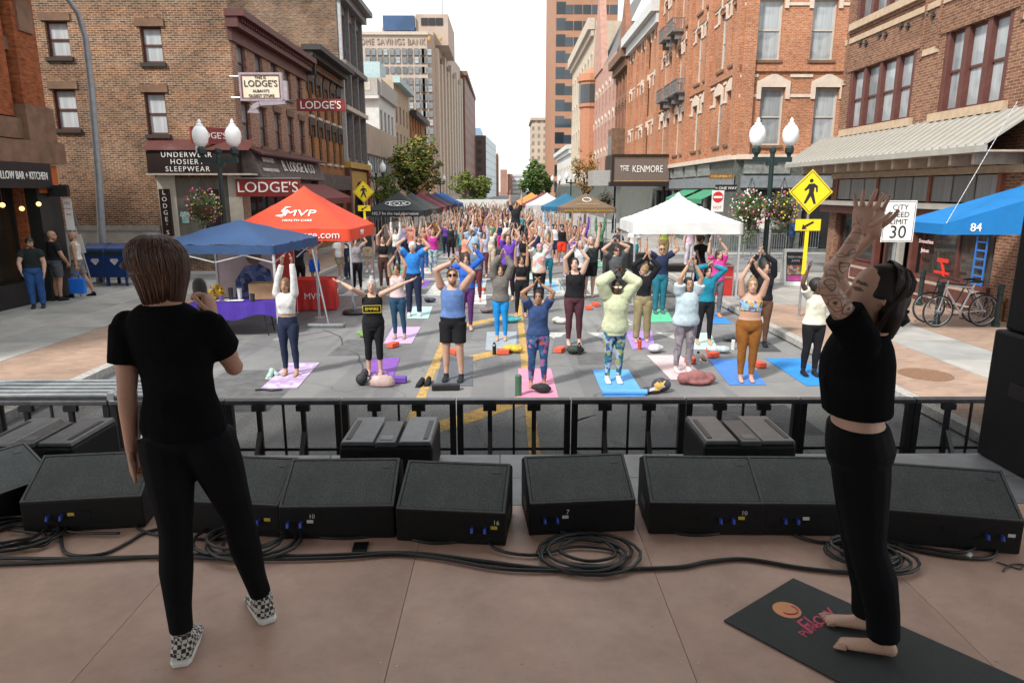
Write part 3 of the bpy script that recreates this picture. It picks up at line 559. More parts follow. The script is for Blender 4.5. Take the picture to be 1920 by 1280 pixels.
# ------------------------------------------------------------ right side
XS = 11.3
B = building('brick_cafe_building', 'brown brick cafe building with white metal awning and grouped windows', (XS, 24.2, 0))
WH_ = []
def yz(x, y): p = AX(x, y, XS); return 24.2-p.y, p.z
g1 = (yz(1585, 236)[0], yz(1706, 205)[0], 5.05, 6.85); g2 = (yz(1759, 186)[0], yz(1884, 156)[0], 5.05, 7.0); g3 = (g1[0], g1[1], 8.35, 10.2)
f = Fac(B, (XS, 24.2), (XS, 13.2), 0, 12, BRICKR, [g1, g2, g3, (g2[0], g2[1], 8.45, 10.4), (.5, 8.4, .15, 3.85)], rv=.22)
FRM = M('cafe_frame', (.115, .04, .032), .5, .2); TANST = M('tan_stone', (.48, .36, .25), .8, .15)
for g, n in ((g1, 4), (g2, 3), (g3, 4), ((g2[0], g2[1], 8.45, 10.4), 3)):
    w = (g[1]-g[0])/n
    for i in range(n): f.win(g[0]+w*(i+.5), g[2], w-.02, g[3]-g[2], FRM, CURT)
    for i in range(n+1): f.trim('mullion', g[0]+w*i-.09 if 0 < i < n else (g[0] if i == 0 else g[1]-.16), g[0]+w*i+.09 if 0 < i < n else (g[0]+.16 if i == 0 else g[1]), g[2]+.002, g[3]-.002, -.02, FRM, .2)
    f.trim('sill', g[0]-.2, g[1]+.2, g[2]-.22, g[2]-.01, .12, TANST)
    f.trim('brick_header', g[0]-.2, g[1]+.2, g[3]+.01, g[3]+.3, .035, BRICKR)
    for u0, u1 in ((g[0]-.33, g[0]-.23), (g[1]+.23, g[1]+.33)): f.trim('brick_frame', u0, u1, g[3]-.3, g[3]+1.2, .05, BRICKR)
    f.trim('brick_frame', g[0]-.33, g[1]+.33, g[3]+1.2, g[3]+1.3, .05, BRICKR)
    for i in range(4):
        for q in (0, .35): f.put('brick_cross', WC.setdefault('cross', MB().box(-.09, .09, -.05, 0, -.025, .025).box(-.025, .025, -.052, 0, -.09, .09).mesh('brick_cross', SILLD)), g[0]+.5+i*1.15+q, g[3]+.72+(.0 if q else .08))
for u0, u1, v in ((0, g1[0]-.25, 6.5), (g1[1]+.25, g2[0]-.25, 6.6), (g2[1]+.25, 11, 6.7), (0, 11, 7.75)): 
    if u1 > u0: f.trim('stone_band', u0, u1, v, v+.16, .04, TANST)
# awning with brackets
AWM = M('white_awning_metal', (.35, .335, .305), .45, .12, 3); AWW = M('awning_wood', (.42, .33, .25), .7, .2)
U0, U1 = -1.1, 9.4
sl_ = MB().add([(U0, -1.25, 4.0), (U1, -1.25, 4.0), (U1, -.02, 4.85), (U0, -.02, 4.85)], [(0, 1, 2, 3)]).box(U0, U1, -1.27, -1.2, 3.86, 3.998); aw = sl_.build('awning_roof', AWM, B, f.at(0, 0), f.rz)
n = 34
for i in range(n+1):
    u = U0+.02+(U1-U0-.04)*i/n; put('seam', WC.setdefault('seam', MB().bar((0, -1.25, 4.02), (0, -.02, 4.87), .03, .05).mesh('seam', AWM)), aw, (u, 0, 0))
MB().box(U0, U1, -1.18, -.02, 3.86, 3.90).build('soffit', AWW, B, f.at(0, 0), f.rz)
for i in range(12): f.put('bracket', WC.setdefault('awbr', MB().prism([(-.05, 3.62), (.05, 3.62), (.05, 3.855), (-.05, 3.855)], -1.1, -.02).mesh('bracket', AWW)), .05+i*.8, 0)
f.trim('frieze', 0, 9.2, 3.45, 3.62, .06, TANST)
# storefront: transoms, ledge, windows, panels
GREYP = glassm('frosted_pane', (.30, .31, .31), .35, .2, 1.5)
for i in range(9): MB().box(.02, .83, -.05, 0, 2.78, 3.42).build('transom_pane', GREYP, B, f.at(.55+i*.87, 0), f.rz)
for i in range(4): f.trim('transom_post', .45+i*2.61, .57+i*2.61, 2.7, 3.45, .1, M('rust_post', (.26, .085, .05), .6, .2))
f.trim('ledge', .1, 8.9, 2.6, 2.74, .55, AWM); f.trim('ledge_board', .1, 8.7, 2.36, 2.595, .40, FRM)
f.win(1.9, .85, 2.7, 1.5, FRM, glassm('cafe_glass', (.085, .07, .06), .04, .7, 1.6), rail=False); f.win(6.9, .8, 3.0, 1.55, FRM, MC['cafe_glass'], rail=False, mull=1)
f.trim('door', 3.5, 4.5, .16, 2.34, -.12, FRM, .2); f.trim('door_glass', 3.65, 4.35, .6, 2.2, -.09, MC['cafe_glass'], .1); f.trim('door_post', 3.3, 3.45, .16, 2.35, .12, FRM); f.trim('door_post', 5.2, 5.35, .16, 2.35, .12, FRM); f.trim('door_post', 4.55, 4.7, .16, 2.35, .1, AWM)
PANL = M('panel_tan', (.42, .32, .26), .6, .1)
for u0, u1 in ((.5, 3.25), (5.4, 8.45)):
    f.trim('bulkhead', u0, u1, .16, .84, .1, FRM); n = 2
    for i in range(n): 
        a = u0+.15+i*(u1-u0)/n; b = a+(u1-u0)/n-.3
        f.trim('panel_moulding', a, b, .28, .72, .13, PANL); f.trim('panel', a+.07, b-.07, .35, .65, .14, FRM)
text('Healthy', .36, M('neon_pink_paint', (.75, .16, .10), .5, .1), B, f.at(2.35, 1.78, .05), f.rz, shear=.2); text('SOUL', .34, M('lime_paint', (.38, .62, .16), .5, .1), B, f.at(2.2, 1.42, .05), f.rz)
text('Smoothies', .15, M('pink_white_paint', (.75, .55, .55), .5, .1), B, f.at(5.75, 1.72, .0), f.rz); text('Juices', .15, MC['pink_white_paint'], B, f.at(5.75, 1.48, .0), f.rz)
neon = thing('neon_sign', 'small lit red and blue neon OPEN sign in the cafe window', 'sign', f.at(2.45, 2.08, .04)+B.location, f.rz)
text('OPEN', .17, M('neon_red', (1, .12, .04), .4, 0, emit=1.6), neon, (0, -.01, 0)); MB().box(-.29, .29, -.01, 0, -.13, -.10).box(-.29, .29, -.01, 0, .10, .13).box(-.29, -.26, -.01, 0, -.10, .10).box(.26, .29, -.01, 0, -.10, .10).build('rim', M('neon_blue', (.03, .12, .9), .4, 0, emit=1.2), neon)
st = thing('red_stool', 'bright red metal bar stool behind the cafe window glass', 'stool', f.at(6.6, .75, .03)+B.location, f.rz)
RED = M('bright_red', (.62, .035, .02), .45, .1)
MB().box(-.2, .25, -.02, 0, .5, .6).bar((.0, -.01, .5), (.22, -.01, 0), .07, .02).box(-.28, .35, -.02, 0, .2, .27).build('frame', RED, st)
sh = thing('blue_shelf', 'blue slatted shelf standing behind the cafe window', 'shelf', f.at(8.0, .75, .03)+B.location, f.rz); bb = MB().box(-.2, -.16, -.02, 0, 0, 1.25).box(.16, .2, -.02, 0, 0, 1.25)
bb.build('side', M('shelf_blue', (.03, .17, .55), .5, .1), sh)
for i in range(6): MB().box(-.16, .16, -.02, 0, .1+i*.2, .14+i*.2).build('shelf_board', MC['shelf_blue'], sh)
core(B, XS+.35, 26, 13.4, 24, 11.9, DARKIN)
Fac(B, (24, 24.2), (XS, 24.2), 0, 12, BRICKR)
o = MB().box(-.5, .5, -.12, .0, 0, 12).build('corner_pier', M('white_corner', (.50, .47, .43), .7, .15, 4), B, f.at(9.95, 0), f.rz)
# ---- hotel
XK = 10.8
B = building('orange_brick_hotel', 'large orange brick hotel with pale stone bands and arched windows', (XK, 33.2, 0))
HST = M('hotel_stone', (.60, .50, .42), .75, .12, 3); GRAN = M('green_granite', (.10, .115, .105), .35, .45, 5); WFR = M('white_frame', (.52, .48, .42), .6, .1)
RZ = [(5.3, 2.45), (8.95, 2.7), (12.7, 2.5)]
cols = [1.9, 4.0, 6.6, 8.7, 11.4, 13.4, 15.6, 17.6]                 # from the far end
Yc = [51.0-u for u in (34.7-33.2,)]
us = [17.8-x for x in (1.35, 3.25, 5.75, 7.6, 10.2, 12.0, 14.3, 16.2)]
hl = [(u-.5, u+.5, v, v+h) for u in us for v, h in RZ]
f = Fac(B, (XK, 51), (XK, 33.2), 4.7, 17.5, BRICKK, [(a, b, c-4.7, d-4.7) for a, b, c, d in hl], rv=.28)
for a, b, c, d in hl: f.win((a+b)/2, c-4.7, 1.0, d-c, WFR, CURT, BROWNST, HST, 'ped' if c < 6 else 'arch')
fs_ = Fac(B, (XK, 33.2), (25, 33.2), 4.7, 17.5, BRICKK, [])
sidew = [(AY(1441, 280, 33.2).x, 5.15, 2.55), (AY(1541, 280, 33.2).x, 5.15, 2.55), (AY(1441, 100, 33.2).x, 8.9, 2.6), (AY(1541, 100, 33.2).x, 8.9, 2.6)]
sidew += [(x, 12.7, 2.5) for x, z, h in sidew[:2]]+[(AY(1541, 280, 33.2).x+3, 5.15, 2.55)]
bpy.data.objects.remove(fs_.o)
fs_ = Fac(B, (XK, 33.2), (25, 33.2), 4.7, 17.5, BRICKK, [(x-XK-.55, x-XK+.55, z-4.7, z-4.7+h) for x, z, h in sidew], rv=.28)
for x, z, h in sidew: fs_.win(x-XK, z-4.7, 1.1, h, WFR, CURT, BROWNST, HST, 'ped' if z < 6 else 'arch')
for fc, L in ((f, 17.8), (fs_, 14)):
    ws = sorted([(u, v, h) for u in us for v, h in RZ] if fc is f else [(x-XK, z, h) for x, z, h in sidew])
    for v in (7.28, 8.15, 11.2, 11.85, 14.75):
        cuts = sorted((u-.74, u+.74) for u, z, h in ws if z-.2 < v < z+h+.6); p_ = 0
        for c0_, c1_ in cuts+[(L, L)]:
            if c0_-p_ > .05: fc.trim('stone_band', p_, c0_, v-4.7, v-4.7+.13, .05, HST)
            p_ = max(p_, c1_)
    for v in (8.4, 11.98): fc.trim('brick_course', 0, L, v-4.7, v-4.7+.28, .1, BRICKK)
for u in (0, 4.65, 8.4, 12.55, 17.2): f.trim('pilaster', u, u+.6, 0, 12.8, .22, BRICKK)
for u in (.0, 5.0, 9.5): fs_.trim('pilaster', u+.001, u+.55, 0, 12.8, .22, BRICKK)
def balcony(F, u, v):
    k = 'balc'
    if k not in WC:
        b = MB().box(-.75, .75, -.75, 0, 0, .12)
        for i in range(13): b.box(-.74+i*.12, -.71+i*.12, -.73, -.70, .12, .75)
        for i in range(6):
            for s_ in (-.74, .71): b.box(s_, s_+.03, -.62+i*.11, -.59+i*.11, .12, .75)
        b.box(-.75, .75, -.75, -.70, .75, .8).box(-.75, -.7, -.7, 0, .75, .8).box(.7, .75, -.7, 0, .75, .8).prism([(-.6, -.4), (-.48, -.4), (-.48, 0), (-.6, 0)], -.5, 0).prism([(.48, -.4), (.6, -.4), (.6, 0), (.48, 0)], -.5, 0)
        WC[k] = b.mesh('balcony', IRON)
    F.put('balcony', WC[k], u, v)
for u in (us[4], us[5], us[6]): balcony(f, u, 8.75-4.7); 
for u in (us[5], us[6]): balcony(f, u, 12.5-4.7)
for p0, p1, L in (((XK, 51), (XK, 33.2), 17.8), ((XK, 33.2), (25, 33.2), 14.2)):
    q = Fac(B, p0, p1, 0, 4.69, GRAN, [(.8+i*2.55, 2.9+i*2.55, .3, 3.1) for i in range(int(L/2.6))], rv=.3, name='granite_base')
    for i in range(int(L/2.6)): q.win(1.85+i*2.55, .3, 2.1, 2.8, BLACK, GLASSD, rail=False)
    q.trim('ledge', 0, L, 4.5, 4.72, .25, HST); q.trim('fascia', .3, L, 3.2, 3.75, .12, M('fascia_grey', (.20, .22, .24), .5, .2))
    for i in range(5): q.trim('granite_panel', .4+i*2.8, 2.6+i*2.8, 3.85, 4.45, .08, M('light_granite', (.22, .235, .23), .4, .4, 6))
GREEN = M('green_canvas', (.04, .23, .12), .8, .15)
for y in (34.6, 39.0): MB().add([(0, y-33.2, 3.15), (-1.1, y-33.2, 2.65), (-1.1, y-33.2+3.4, 2.65), (0, y-33.2+3.4, 3.15)], [(0, 1, 2, 3)]).add([(-1.1, y-33.2, 2.65), (-1.1, y-33.2+3.4, 2.65), (-1.1, y-33.2+3.4, 2.42), (-1.1, y-33.2, 2.42)], [(0, 1, 2, 3)]).build('awning', GREEN, B)
core(B, XK+.4, 25, 33.6, 51, 17.4, DARKIN)
# marquee sign
mz0, mz1 = AY(1200, 341, 46).z, AY(1200, 294, 46).z
mq = thing('hotel_marquee', 'brown projecting marquee sign reading THE KENMORE over the pavement', 'sign', (XK, 46, 0))
xl, xr = AY(1150, 320, 46).x-XK, AY(1255, 320, 46).x-XK
MQ = M('marquee_brown', (.155, .115, .10), .5, .1); MB().box(xl, xr, 0, 3.0, mz0, mz1).build('board', MQ, mq)
GOLD = MC['gold_trim']
MB().box(xl-.1, xr+.1, -.08, 3.1, mz1, mz1+.16).box(xl-.25, xr+.1, -.08, 3.1, mz0-.28, mz0).box(xl-.12, xl, -.08, 3.1, mz0, mz1).box(xr, xr+.12, -.08, 3.1, mz0, mz1).build('frame', SIGNBLK, mq)
MB().box(xl+.02, xr-.02, -.03, 0, mz1-.07, mz1-.03).box(xl+.02, xr-.02, -.03, 0, mz0+.03, mz0+.07).build('gold_line', GOLD, mq)
W2 = xr-xl; text('THE', .40, LETW, mq, (xl+.2*W2, -.03, (mz0+mz1)/2+.02), fit=.15*W2); text('KENMORE', .62, LETW, mq, (xl+.61*W2, -.03, (mz0+mz1)/2), fit=.54*W2); MB().box(xl+.12*W2, xl+.28*W2, -.04, -.01, (mz0+mz1)/2+.20, (mz0+mz1)/2+.24).build('bar', LETW, mq)
MB().box(xl-1.3, xl-.13, .4, 3.0, mz0-.25, mz0+.75).build('side_board', M('marquee_white', (.35, .34, .33), .5, .1), mq)
MB().tube([(xr-.1, 1, mz0-.2), (xr, 1, 1.6), (xr, 1, .15)], .09).build('support', BLACK, mq)
# ---- row beyond the hotel
def row(name, label, y0, y1, z, mat, wins, fr, pn, x=XK, lk='arch', lint=HST, cor=None, corz=.6, gap=2.1, w=.95, base=GRAN):
    B = building(name, label, (x, y0, 0)); L = y1-y0
    n = max(1, int(L/gap)); us_ = [L*(i+.5)/n for i in range(n)]
    hl = [(u-w/2, u+w/2, v, v+h) for u in us_ for v, h in wins]
    F = Fac(B, (x, y1), (x, y0), 0, z, mat, hl, rv=.3)
    for a, b, c, d in hl: F.win((a+b)/2, c, w, d-c, fr, pn, None, lint, lk, far=True)
    F.trim('shopfront', 0, L, .15, 3.9, .12, base); F.trim('stone_band', 0, L, 4.2, 4.5, .2, lint)
    if cor: F.trim('cornice', -.2, L+.1, z-.1, z+corz, .8, cor); F.trim('cornice', 0, L, z-.8, z-.12, .4, cor)
    core(B, x+.4, x+14, y0+.01, y1-.01, z-.1, DARKIN); return B, F
_, F = row('white_cornice_building', 'orange brick building with white bracketed cornice next to the hotel', 51, 63.5, 15.3, BRICKK, [(5.2, 2.4), (8.6, 2.4), (12, 2.2)], WFR, CURT, cor=M('white_cornice', (.55, .56, .56), .6, .1))
for v in (8.1, 11.4): F.trim('stone_band', 0, 12.5, v, v+.14, .05, HST)
for u in (0, 4, 8, 12): F.trim('pilaster', u, u+.4, 4.6, 14.4, .2, BRICKK)
B, F = row('brownstone_building', 'brown sandstone building with arch and bay window', 63.5, 71, 14.6, M('red_brownstone', (.24, .105, .06), .8, .2, 2), [(5.2, 2.2), (8.2, 2.6), (11.8, 1.8)], BROWNST, GLASSM_, lint=BROWNST, cor=BROWNST, gap=1.8)
F.put('bay_window', MB().prism([(-1.3, 4.6), (1.3, 4.6), (1.3, 8.6), (-1.3, 8.6)], -1.2, 0).mesh('bay_window', BROWNST), 5.2, 0); F.put('bay_pane', MB().box(-.9, .9, -1.25, -1.2, 5.6, 8.0).mesh('bay_pane', CURT), 5.2, 0)
F.put('gable', MB().prism([(-3.2, 14.6), (3.2, 14.6), (0, 20)], -.1, .4).mesh('gable', MC['red_brownstone']), 4, 0)
B, F = row('pink_gabled_building', 'pink brick building with tall gable, slate roof and corner turret', 71, 90, 16.5, PINKB, [(5.2, 2.0), (8.4, 2.3), (11.8, 2.2)], BROWNST, GLASSM_, lint=HST, gap=2.7)
MB().add([(0, 0, 16.5), (0, 19, 16.5), (4.2, 19, 25), (4.2, 0, 25)], [(0, 1, 2, 3)]).build('roof', M('slate', (.13, .13, .135), .7, .25, 4), B)
F.put('gable', MB().prism([(-4, 16.4), (4, 16.4), (0, 26)], -.15, .6).mesh('gable', PINKB), 5, 0)
MB().lathe([(.2, 5), (1.25, 6), (1.3, 13), (1.5, 13.2), (1.5, 16), (1.7, 16.2), (1.6, 17), (.3, 17.8)], 14).build('turret', M('terracotta', (.42, .19, .11), .8, .15), B, (-.3, 18.3, 0))
MB().lathe([(1.52, 13.6), (1.53, 15.8)], 14).build('turret_glazing', GLASSD, B, (-.3, 18.3, 0))
B, F = row('beige_stone_building', 'beige stone building with parapet before the office tower', 90, 118, 22.5, BEIGE, [(5.2, 2.4), (9, 2.6), (13, 2.6), (17, 2.6)], TAN, GLASSM_, lint=STONE, gap=3.4, w=1.3, cor=STONE, corz=1.2)
Fac(B, (XK, 90), (XK+14, 90), 14, 23.4, BEIGE)
B, F = row('low_white_building', 'low white building in front of the striped office tower', 118, 150, 10, WST, [(5.0, 2.0)], IRON, GLASSM_, lint=STONE, gap=3.4, w=1.6, cor=WST)
# ---- striped office tower
a, b = AY(1039, 300, 165), AY(1150, 300, 165); e = AY(1026, 300, 200)
B = building('striped_office_tower', 'tall office tower with brown brick bands and dark ribbon windows', (a.x, 165, 0))
OB = M('office_brick', (.36, .185, .115), .8, .12, .4); W_ = b.x-a.x
MB().box(0, W_, 0, 40, 0, 75).build('wall', OB, B); OG = glassm('office_glass', (.05, .065, .08), .06, .6, .25)
MB().add([(0, -.02, 0), (e.x-a.x, 35, 0), (e.x-a.x, 35, 75), (0, -.02, 75)], [(3, 2, 1, 0)]).build('side_wall', gridm('g5', (.50, .47, .45), (.36, .38, .40), 60, 4.1, 1.1, .45), B)
for k in range(14):
    z = AY(1060, 352-30.4*k, 165).z
    for i in range(7):
        w = W_/7*(.9 if i else 1.05); x = W_*i/7+.1
        put('window', WC.setdefault(('ow', i > 0), MB().box(0, w, -.08, 0, 0, 1.9 if i else 2.5).mesh('window', OG)), B, (x, 0, z-1.0))
# ---- bar on the left edge
XH = -12.6
B = building('corner_bar', 'orange brick and brownstone corner bar with arched window and black shopfront', (XH, 19.2, 0))
f = Fac(B, (XH, 8.3), (XH, 19.2), 0, 12, BRICKH, [(6.0, 8.6, 4.9, 7.6), (.6, 10.0, .3, 3.3)], rv=.35)
f.win(7.3, 4.9, 2.6, 2.7, BLACK, GLASSD, mull=1); f.win(2.9, .3, 4.5, 3.0, BLACK, glassm('bar_glass', (.06, .045, .03), .04, .8, 1.3), rail=False, mull=2); f.win(7.6, .3, 4.7, 3.0, BLACK, MC['bar_glass'], rail=False, mull=2)
ap = [(-1.95, -1.9), (-1.32, -1.9), (-1.32, -.3)]+[(-1.32*math.cos(q), -.3+1.32*math.sin(q)) for q in [math.pi*i/10 for i in range(1, 10)]]+[(1.32, -.3), (1.32, -1.9), (1.95, -1.9), (1.95, -.2)]+[(1.95*math.cos(q), -.2+1.95*math.sin(q)) for q in [math.pi*i/12 for i in range(1, 12)]]+[(-1.95, -.2)]
f.put('stone_arch', MB().prism(ap, -.22, .0).mesh('stone_arch', BROWNST), 7.3, 7.2)
f.trim('stone_course', 0, 10.9, 4.35, 4.85, .28, BROWNST); f.trim('stone_course', 0, 10.9, 6.5, 6.8, .12, BROWNST); f.trim('cornice', -.1, 11.2, 3.75, 4.3, .5, BROWNST)
f.trim('pilaster', 10.1, 10.95, 4.9, 12, .30, BRICKH); f.trim('pilaster', 9.2, 9.9, 4.9, 12, .16, BRICKH); f.trim('carved_panel', 10.25, 10.8, 7.0, 7.8, .36, BROWNST); f.trim('pilaster_base', 9.95, 11.05, 4.3, 5.2, .42, BROWNST); f.trim('shop_pier', 10.05, 10.95, .15, 3.7, .35, M('bar_black', (.016, .017, .018), .4, .2)); f.trim('orange_panel', 10.1, 10.9, 3.0, 3.72, .38, M('orange_panel', (.42, .10, .02), .6, .1))
MB().lathe([(.35, 0), (.5, .25), (.62, .55), (.5, .8), (.7, .95), (.72, 1.3), (.2, 1.35)], 14).build('corbel', BROWNST, B, (.25, -.5, 7.9))
f.trim('sign_band', 4, 10.4, 3.12, 3.74, .55, BLACK); f.trim('kick_panel', .5, 10, .16, .75, .12, BLACK); text('THE HOLLOW BAR + KITCHEN', .27, LETW, B, f.at(10.2, 3.42, .57), f.rz, align='RIGHT', fit=2.3)
MB().box(0, .12, -.9, 0, 2.9, 3.2).build('awning_arm', BLACK, B, f.at(10.4, 0), f.rz)
for i in range(9):
    b_ = MB().ball((0, 0, 0), .06, 8, 6).build('string_bulb', M('warm_bulb', (1, .55, .2), .3, 0, emit=1.5 if i % 3 == 0 else 1.5), None, f.at(4.6+i*.65, 2.72-.1*(i % 2), .5)+B.location); tag(b_, '%s warm glass bulb in the string above the bar window, counted from the left' % ['first', 'second', 'third', 'fourth', 'fifth', 'sixth', 'seventh', 'eighth', 'ninth'][i], 'bulb', 'string of bulbs over the bar window')
    tag(b_, kind=None); MB().tube([(0, 0, .05), (0, 0, .42)], .008, 5).build('cord', BLACK, b_)
core(B, -25, XH-.4, 8.3, 19.1, 11.9, DARKIN); Fac(B, (XH, 19.2), (-25, 19.2), 0, 12, BRICKL)
# ------------------------------------------------------------ people kit: lofted volumes fused by a voxel remesh into one surface
JOBS = []
def V(*a): return Vector(a)
def lerp(a, b, t): return a+(b-a)*t
def ell(c, ax, ay, n=14): return [c+ax*math.cos(2*math.pi*j/n)+ay*math.sin(2*math.pi*j/n) for j in range(n)]
def limb(b, pts, rs, n=12):
    # dome the ends so that a limb closes roundly inside the next volume
    pts = [Vector(p) for p in pts]; b.tube(pts, list(rs), n)
def flush():
    tmp = []
    for o, b, vox, sm, post in JOBS:
        t = bpy.data.objects.new('tmp', b.mesh('tmp', [])); C.objects.link(t)
        m = t.modifiers.new('r', 'REMESH'); m.mode = 'VOXEL'; m.voxel_size = vox
        if sm: k = t.modifiers.new('s', 'SMOOTH'); k.factor = .5; k.iterations = sm
        tmp.append(t)
    bpy.context.view_layer.update(); dg = bpy.context.evaluated_depsgraph_get()
    for t, (o, b, vox, sm, post) in zip(tmp, JOBS):
        me = bpy.data.meshes.new_from_object(t.evaluated_get(dg)); me.name = o.name
        old = o.data; mats = list(old.materials)
        if post: me = post(me) or me
        me.materials.clear()
        for m in mats: me.materials.append(m)
        me.polygons.foreach_set('use_smooth', [True]*len(me.polygons)); o.data = me
    for t in tmp:
        d = t.data; bpy.data.objects.remove(t); bpy.data.meshes.remove(d)
    JOBS.clear()
def job(name, b, mat, parent, vox, sm=2, post=None):
    me = bpy.data.meshes.new(name); me.materials.append(mat); o = put(name, me, parent); JOBS.append((o, b, vox, sm, post)); return o
def skinm(c, ink=0):
    nm = 'skin_%d_%d' % (c[0]*255, ink)
    if nm in MC: return MC[nm]
    m, t, b = nodes(nm); MC[nm] = m; co = N(t, 'TexCoord').outputs['Object']
    base = ramp(t, noise(t, 9, 5, co), [(.3, sc(c, .88)), (.7, sc((c[0], c[1]*.97, c[2]*.95), 1.1))])
    at = N(t, 'Attribute', attribute_name='feat'); sp = N(t, 'SeparateColor'); t.links.new(at.outputs['Color'], sp.inputs[0])
    base = mixc(t, sp.outputs[0], base, (c[0]*.75, c[1]*.42, c[2]*.42))
    base = mixc(t, sp.outputs[1], base, (.03, .02, .016))
    if ink:
        vo = N(t, 'TexVoronoi'); vo.inputs['Scale'].default_value = 13
        nz = N(t, 'TexNoise'); nz.inputs['Scale'].default_value = 11; t.links.new(co, nz.inputs['Vector'])
        vm = N(t, 'VectorMath', operation='MULTIPLY_ADD'); vm.inputs[1].default_value = (.07,)*3; t.links.new(nz.outputs['Color'], vm.inputs[0]); t.links.new(co, vm.inputs[2]); t.links.new(vm.outputs[0], vo.inputs['Vector'])
        ln = ramp(t, vo.outputs['Distance'], [(.0, (1, 1, 1)), (.10, (.8, .8, .8)), (.15, (0, 0, 0)), (.30, (0, 0, 0)), (.33, (1, 1, 1)), (.37, (0, 0, 0)), (.52, (.1, .1, .1)), (.55, (.9, .9, .9)), (.60, (0, 0, 0))]); sh = ramp(t, noise(t, 20, 3, co), [(.55, (0, 0, 0)), (.68, (.6, .6, .6))])
        wv = N(t, 'TexWave', wave_type='RINGS'); wv.inputs['Scale'].default_value = 9; wv.inputs['Distortion'].default_value = 7; t.links.new(co, wv.inputs['Vector'])
        ln = mixc(t, 1, ln, ramp(t, wv.outputs['Fac'], [(.0, (.6, .6, .6)), (.08, (0, 0, 0))]), 'LIGHTEN')
        ik = mixc(t, 1, mixc(t, 1, ln, sh, 'LIGHTEN'), sp.outputs[2], 'MULTIPLY')
        base = mixc(t, ik, base, (.035, .038, .045))
    t.links.new(base, b.inputs['Base Color']); b.inputs['Roughness'].default_value = .5; b.inputs['Specular IOR Level'].default_value = .35
    b.inputs['Subsurface Weight'].default_value = .06; b.inputs['Subsurface Radius'].default_value = (.02, .008, .005); return m
def hand_mesh(b, w, d, nrm, s, side, curl=.25, spread=.25, fn=6):
    d = d.normalized(); nrm = (nrm-d*nrm.dot(d)); nrm = nrm.normalized() if nrm.length > 1e-4 else d.orthogonal().normalized()
    x = d.cross(nrm)*side                                            # towards the thumb
    L = .092*s
    R_ = [ell(w-d*.02*s, x*.026*s, nrm*.020*s, 10), ell(w+d*.02*s, x*.034*s, nrm*.019*s, 10), ell(w+d*L*.7, x*.042*s, nrm*.017*s, 10), ell(w+d*L, x*.040*s, nrm*.013*s, 10)]
    b.rings(R_)
    for i, (ox, ln) in enumerate(((.030, .072), (.010, .082), (-.011, .076), (-.030, .058))):
        a = w+d*(L-.012*s)+x*ox*s; dv = (d+x*(ox/.03)*spread*.55).normalized(); p = [a]; cur = curl
        for k, q in enumerate((.42, .32, .26)):
            dd = (dv*math.cos(cur)+nrm*math.sin(cur)); p.append(p[-1]+dd*ln*q*s*1.08); cur += curl
        b.tube(p, [.0088*s, .0082*s, .0074*s, .0058*s], fn)
    a = w+d*.022*s+x*.026*s; dv = (d*.72+x*(.5+spread)+nrm*.25).normalized()
    b.tube([a, a+dv*.035*s, a+dv*.035*s+(dv+d*.3).normalized()*.032*s, a+dv*.035*s+(dv+d*.5).normalized()*.058*s], [.0125*s, .0105*s, .0092*s, .0065*s], fn)
def ik(a, t, l1, l2, hint):
    v = t-a; D = v.length; D2 = min(D, (l1+l2)*.998); d = v.normalized(); t = a+d*D2
    x = (l1*l1-l2*l2+D2*D2)/(2*D2); h = math.sqrt(max(0, l1*l1-x*x))
    hv = hint-d*hint.dot(d); hv = hv.normalized() if hv.length > 1e-5 else d.orthogonal().normalized()
    return a+d*x+hv*h, t
HEADR = [(-.117, .018, .016, -.058), (-.108, .036, .034, -.048), (-.085, .048, .058, -.028), (-.05, .062, .080, -.012), (-.01, .070, .090, -.002), (.035, .074, .096, .004), (.07, .068, .090, .008), (.098, .050, .068, .010), (.114, .026, .036, .011), (.119, .006, .008, .011)]
def head_vol(b, c, R_, s, k=1.0):
    b.rings([ell(c+R_ @ V(0, cy*s, z*s), R_ @ V(rx*s*k, 0, 0), R_ @ V(0, ry*s*k, 0), 16) for z, rx, ry, cy in HEADR])
    P = lambda x, y, z: c+R_ @ V(x*s, y*s, z*s)
    b.tube([P(0, -.088, .018), P(0, -.100, -.012), P(0, -.108, -.030), P(0, -.094, -.040)], [.009*s, .011*s, .0135*s, .008*s], 8)
    for q in (-1, 1): b.ball(P(q*.073, .012, -.012), .022*s, 8, 6, 0, (.45, .8, 1.25))
    b.tube([P(-.022, -.083, -.066), P(0, -.092, -.066), P(.022, -.083, -.066)], .009*s, 6)
def feats(c, R_, s, smile=False):
    Ri = R_.inverted(); c = c.copy()
    def f(me, inkfn=None):
        n = len(me.vertices); co = np.empty(n*3, 'f'); me.vertices.foreach_get('co', co); co = co.reshape(-1, 3)
        q = (co-np.array(c))@np.array(Ri).T/s
        x, y, z = np.abs(q[:, 0]), q[:, 1], q[:, 2]; fr = (y < -.05)
        dark = fr & ((((x-.031)/.019)**2+((z-.006)/.0085)**2 < 1) | ((np.abs(z-.032+(x-.03)*.1) < .007) & (x > .012) & (x < .055)))
        lips = fr & (x < .028) & (np.abs(z+.066) < .0115)
        out = np.zeros((n, 4), 'f'); out[:, 3] = 1; out[:, 0] = np.where(lips, .9, 0); out[:, 1] = np.where(dark, .85, 0)
        if inkfn: out[:, 2] = inkfn(co)
        a = me.color_attributes.new('feat', 'FLOAT_COLOR', 'POINT'); a.data.foreach_set('color', out.ravel())
    return f
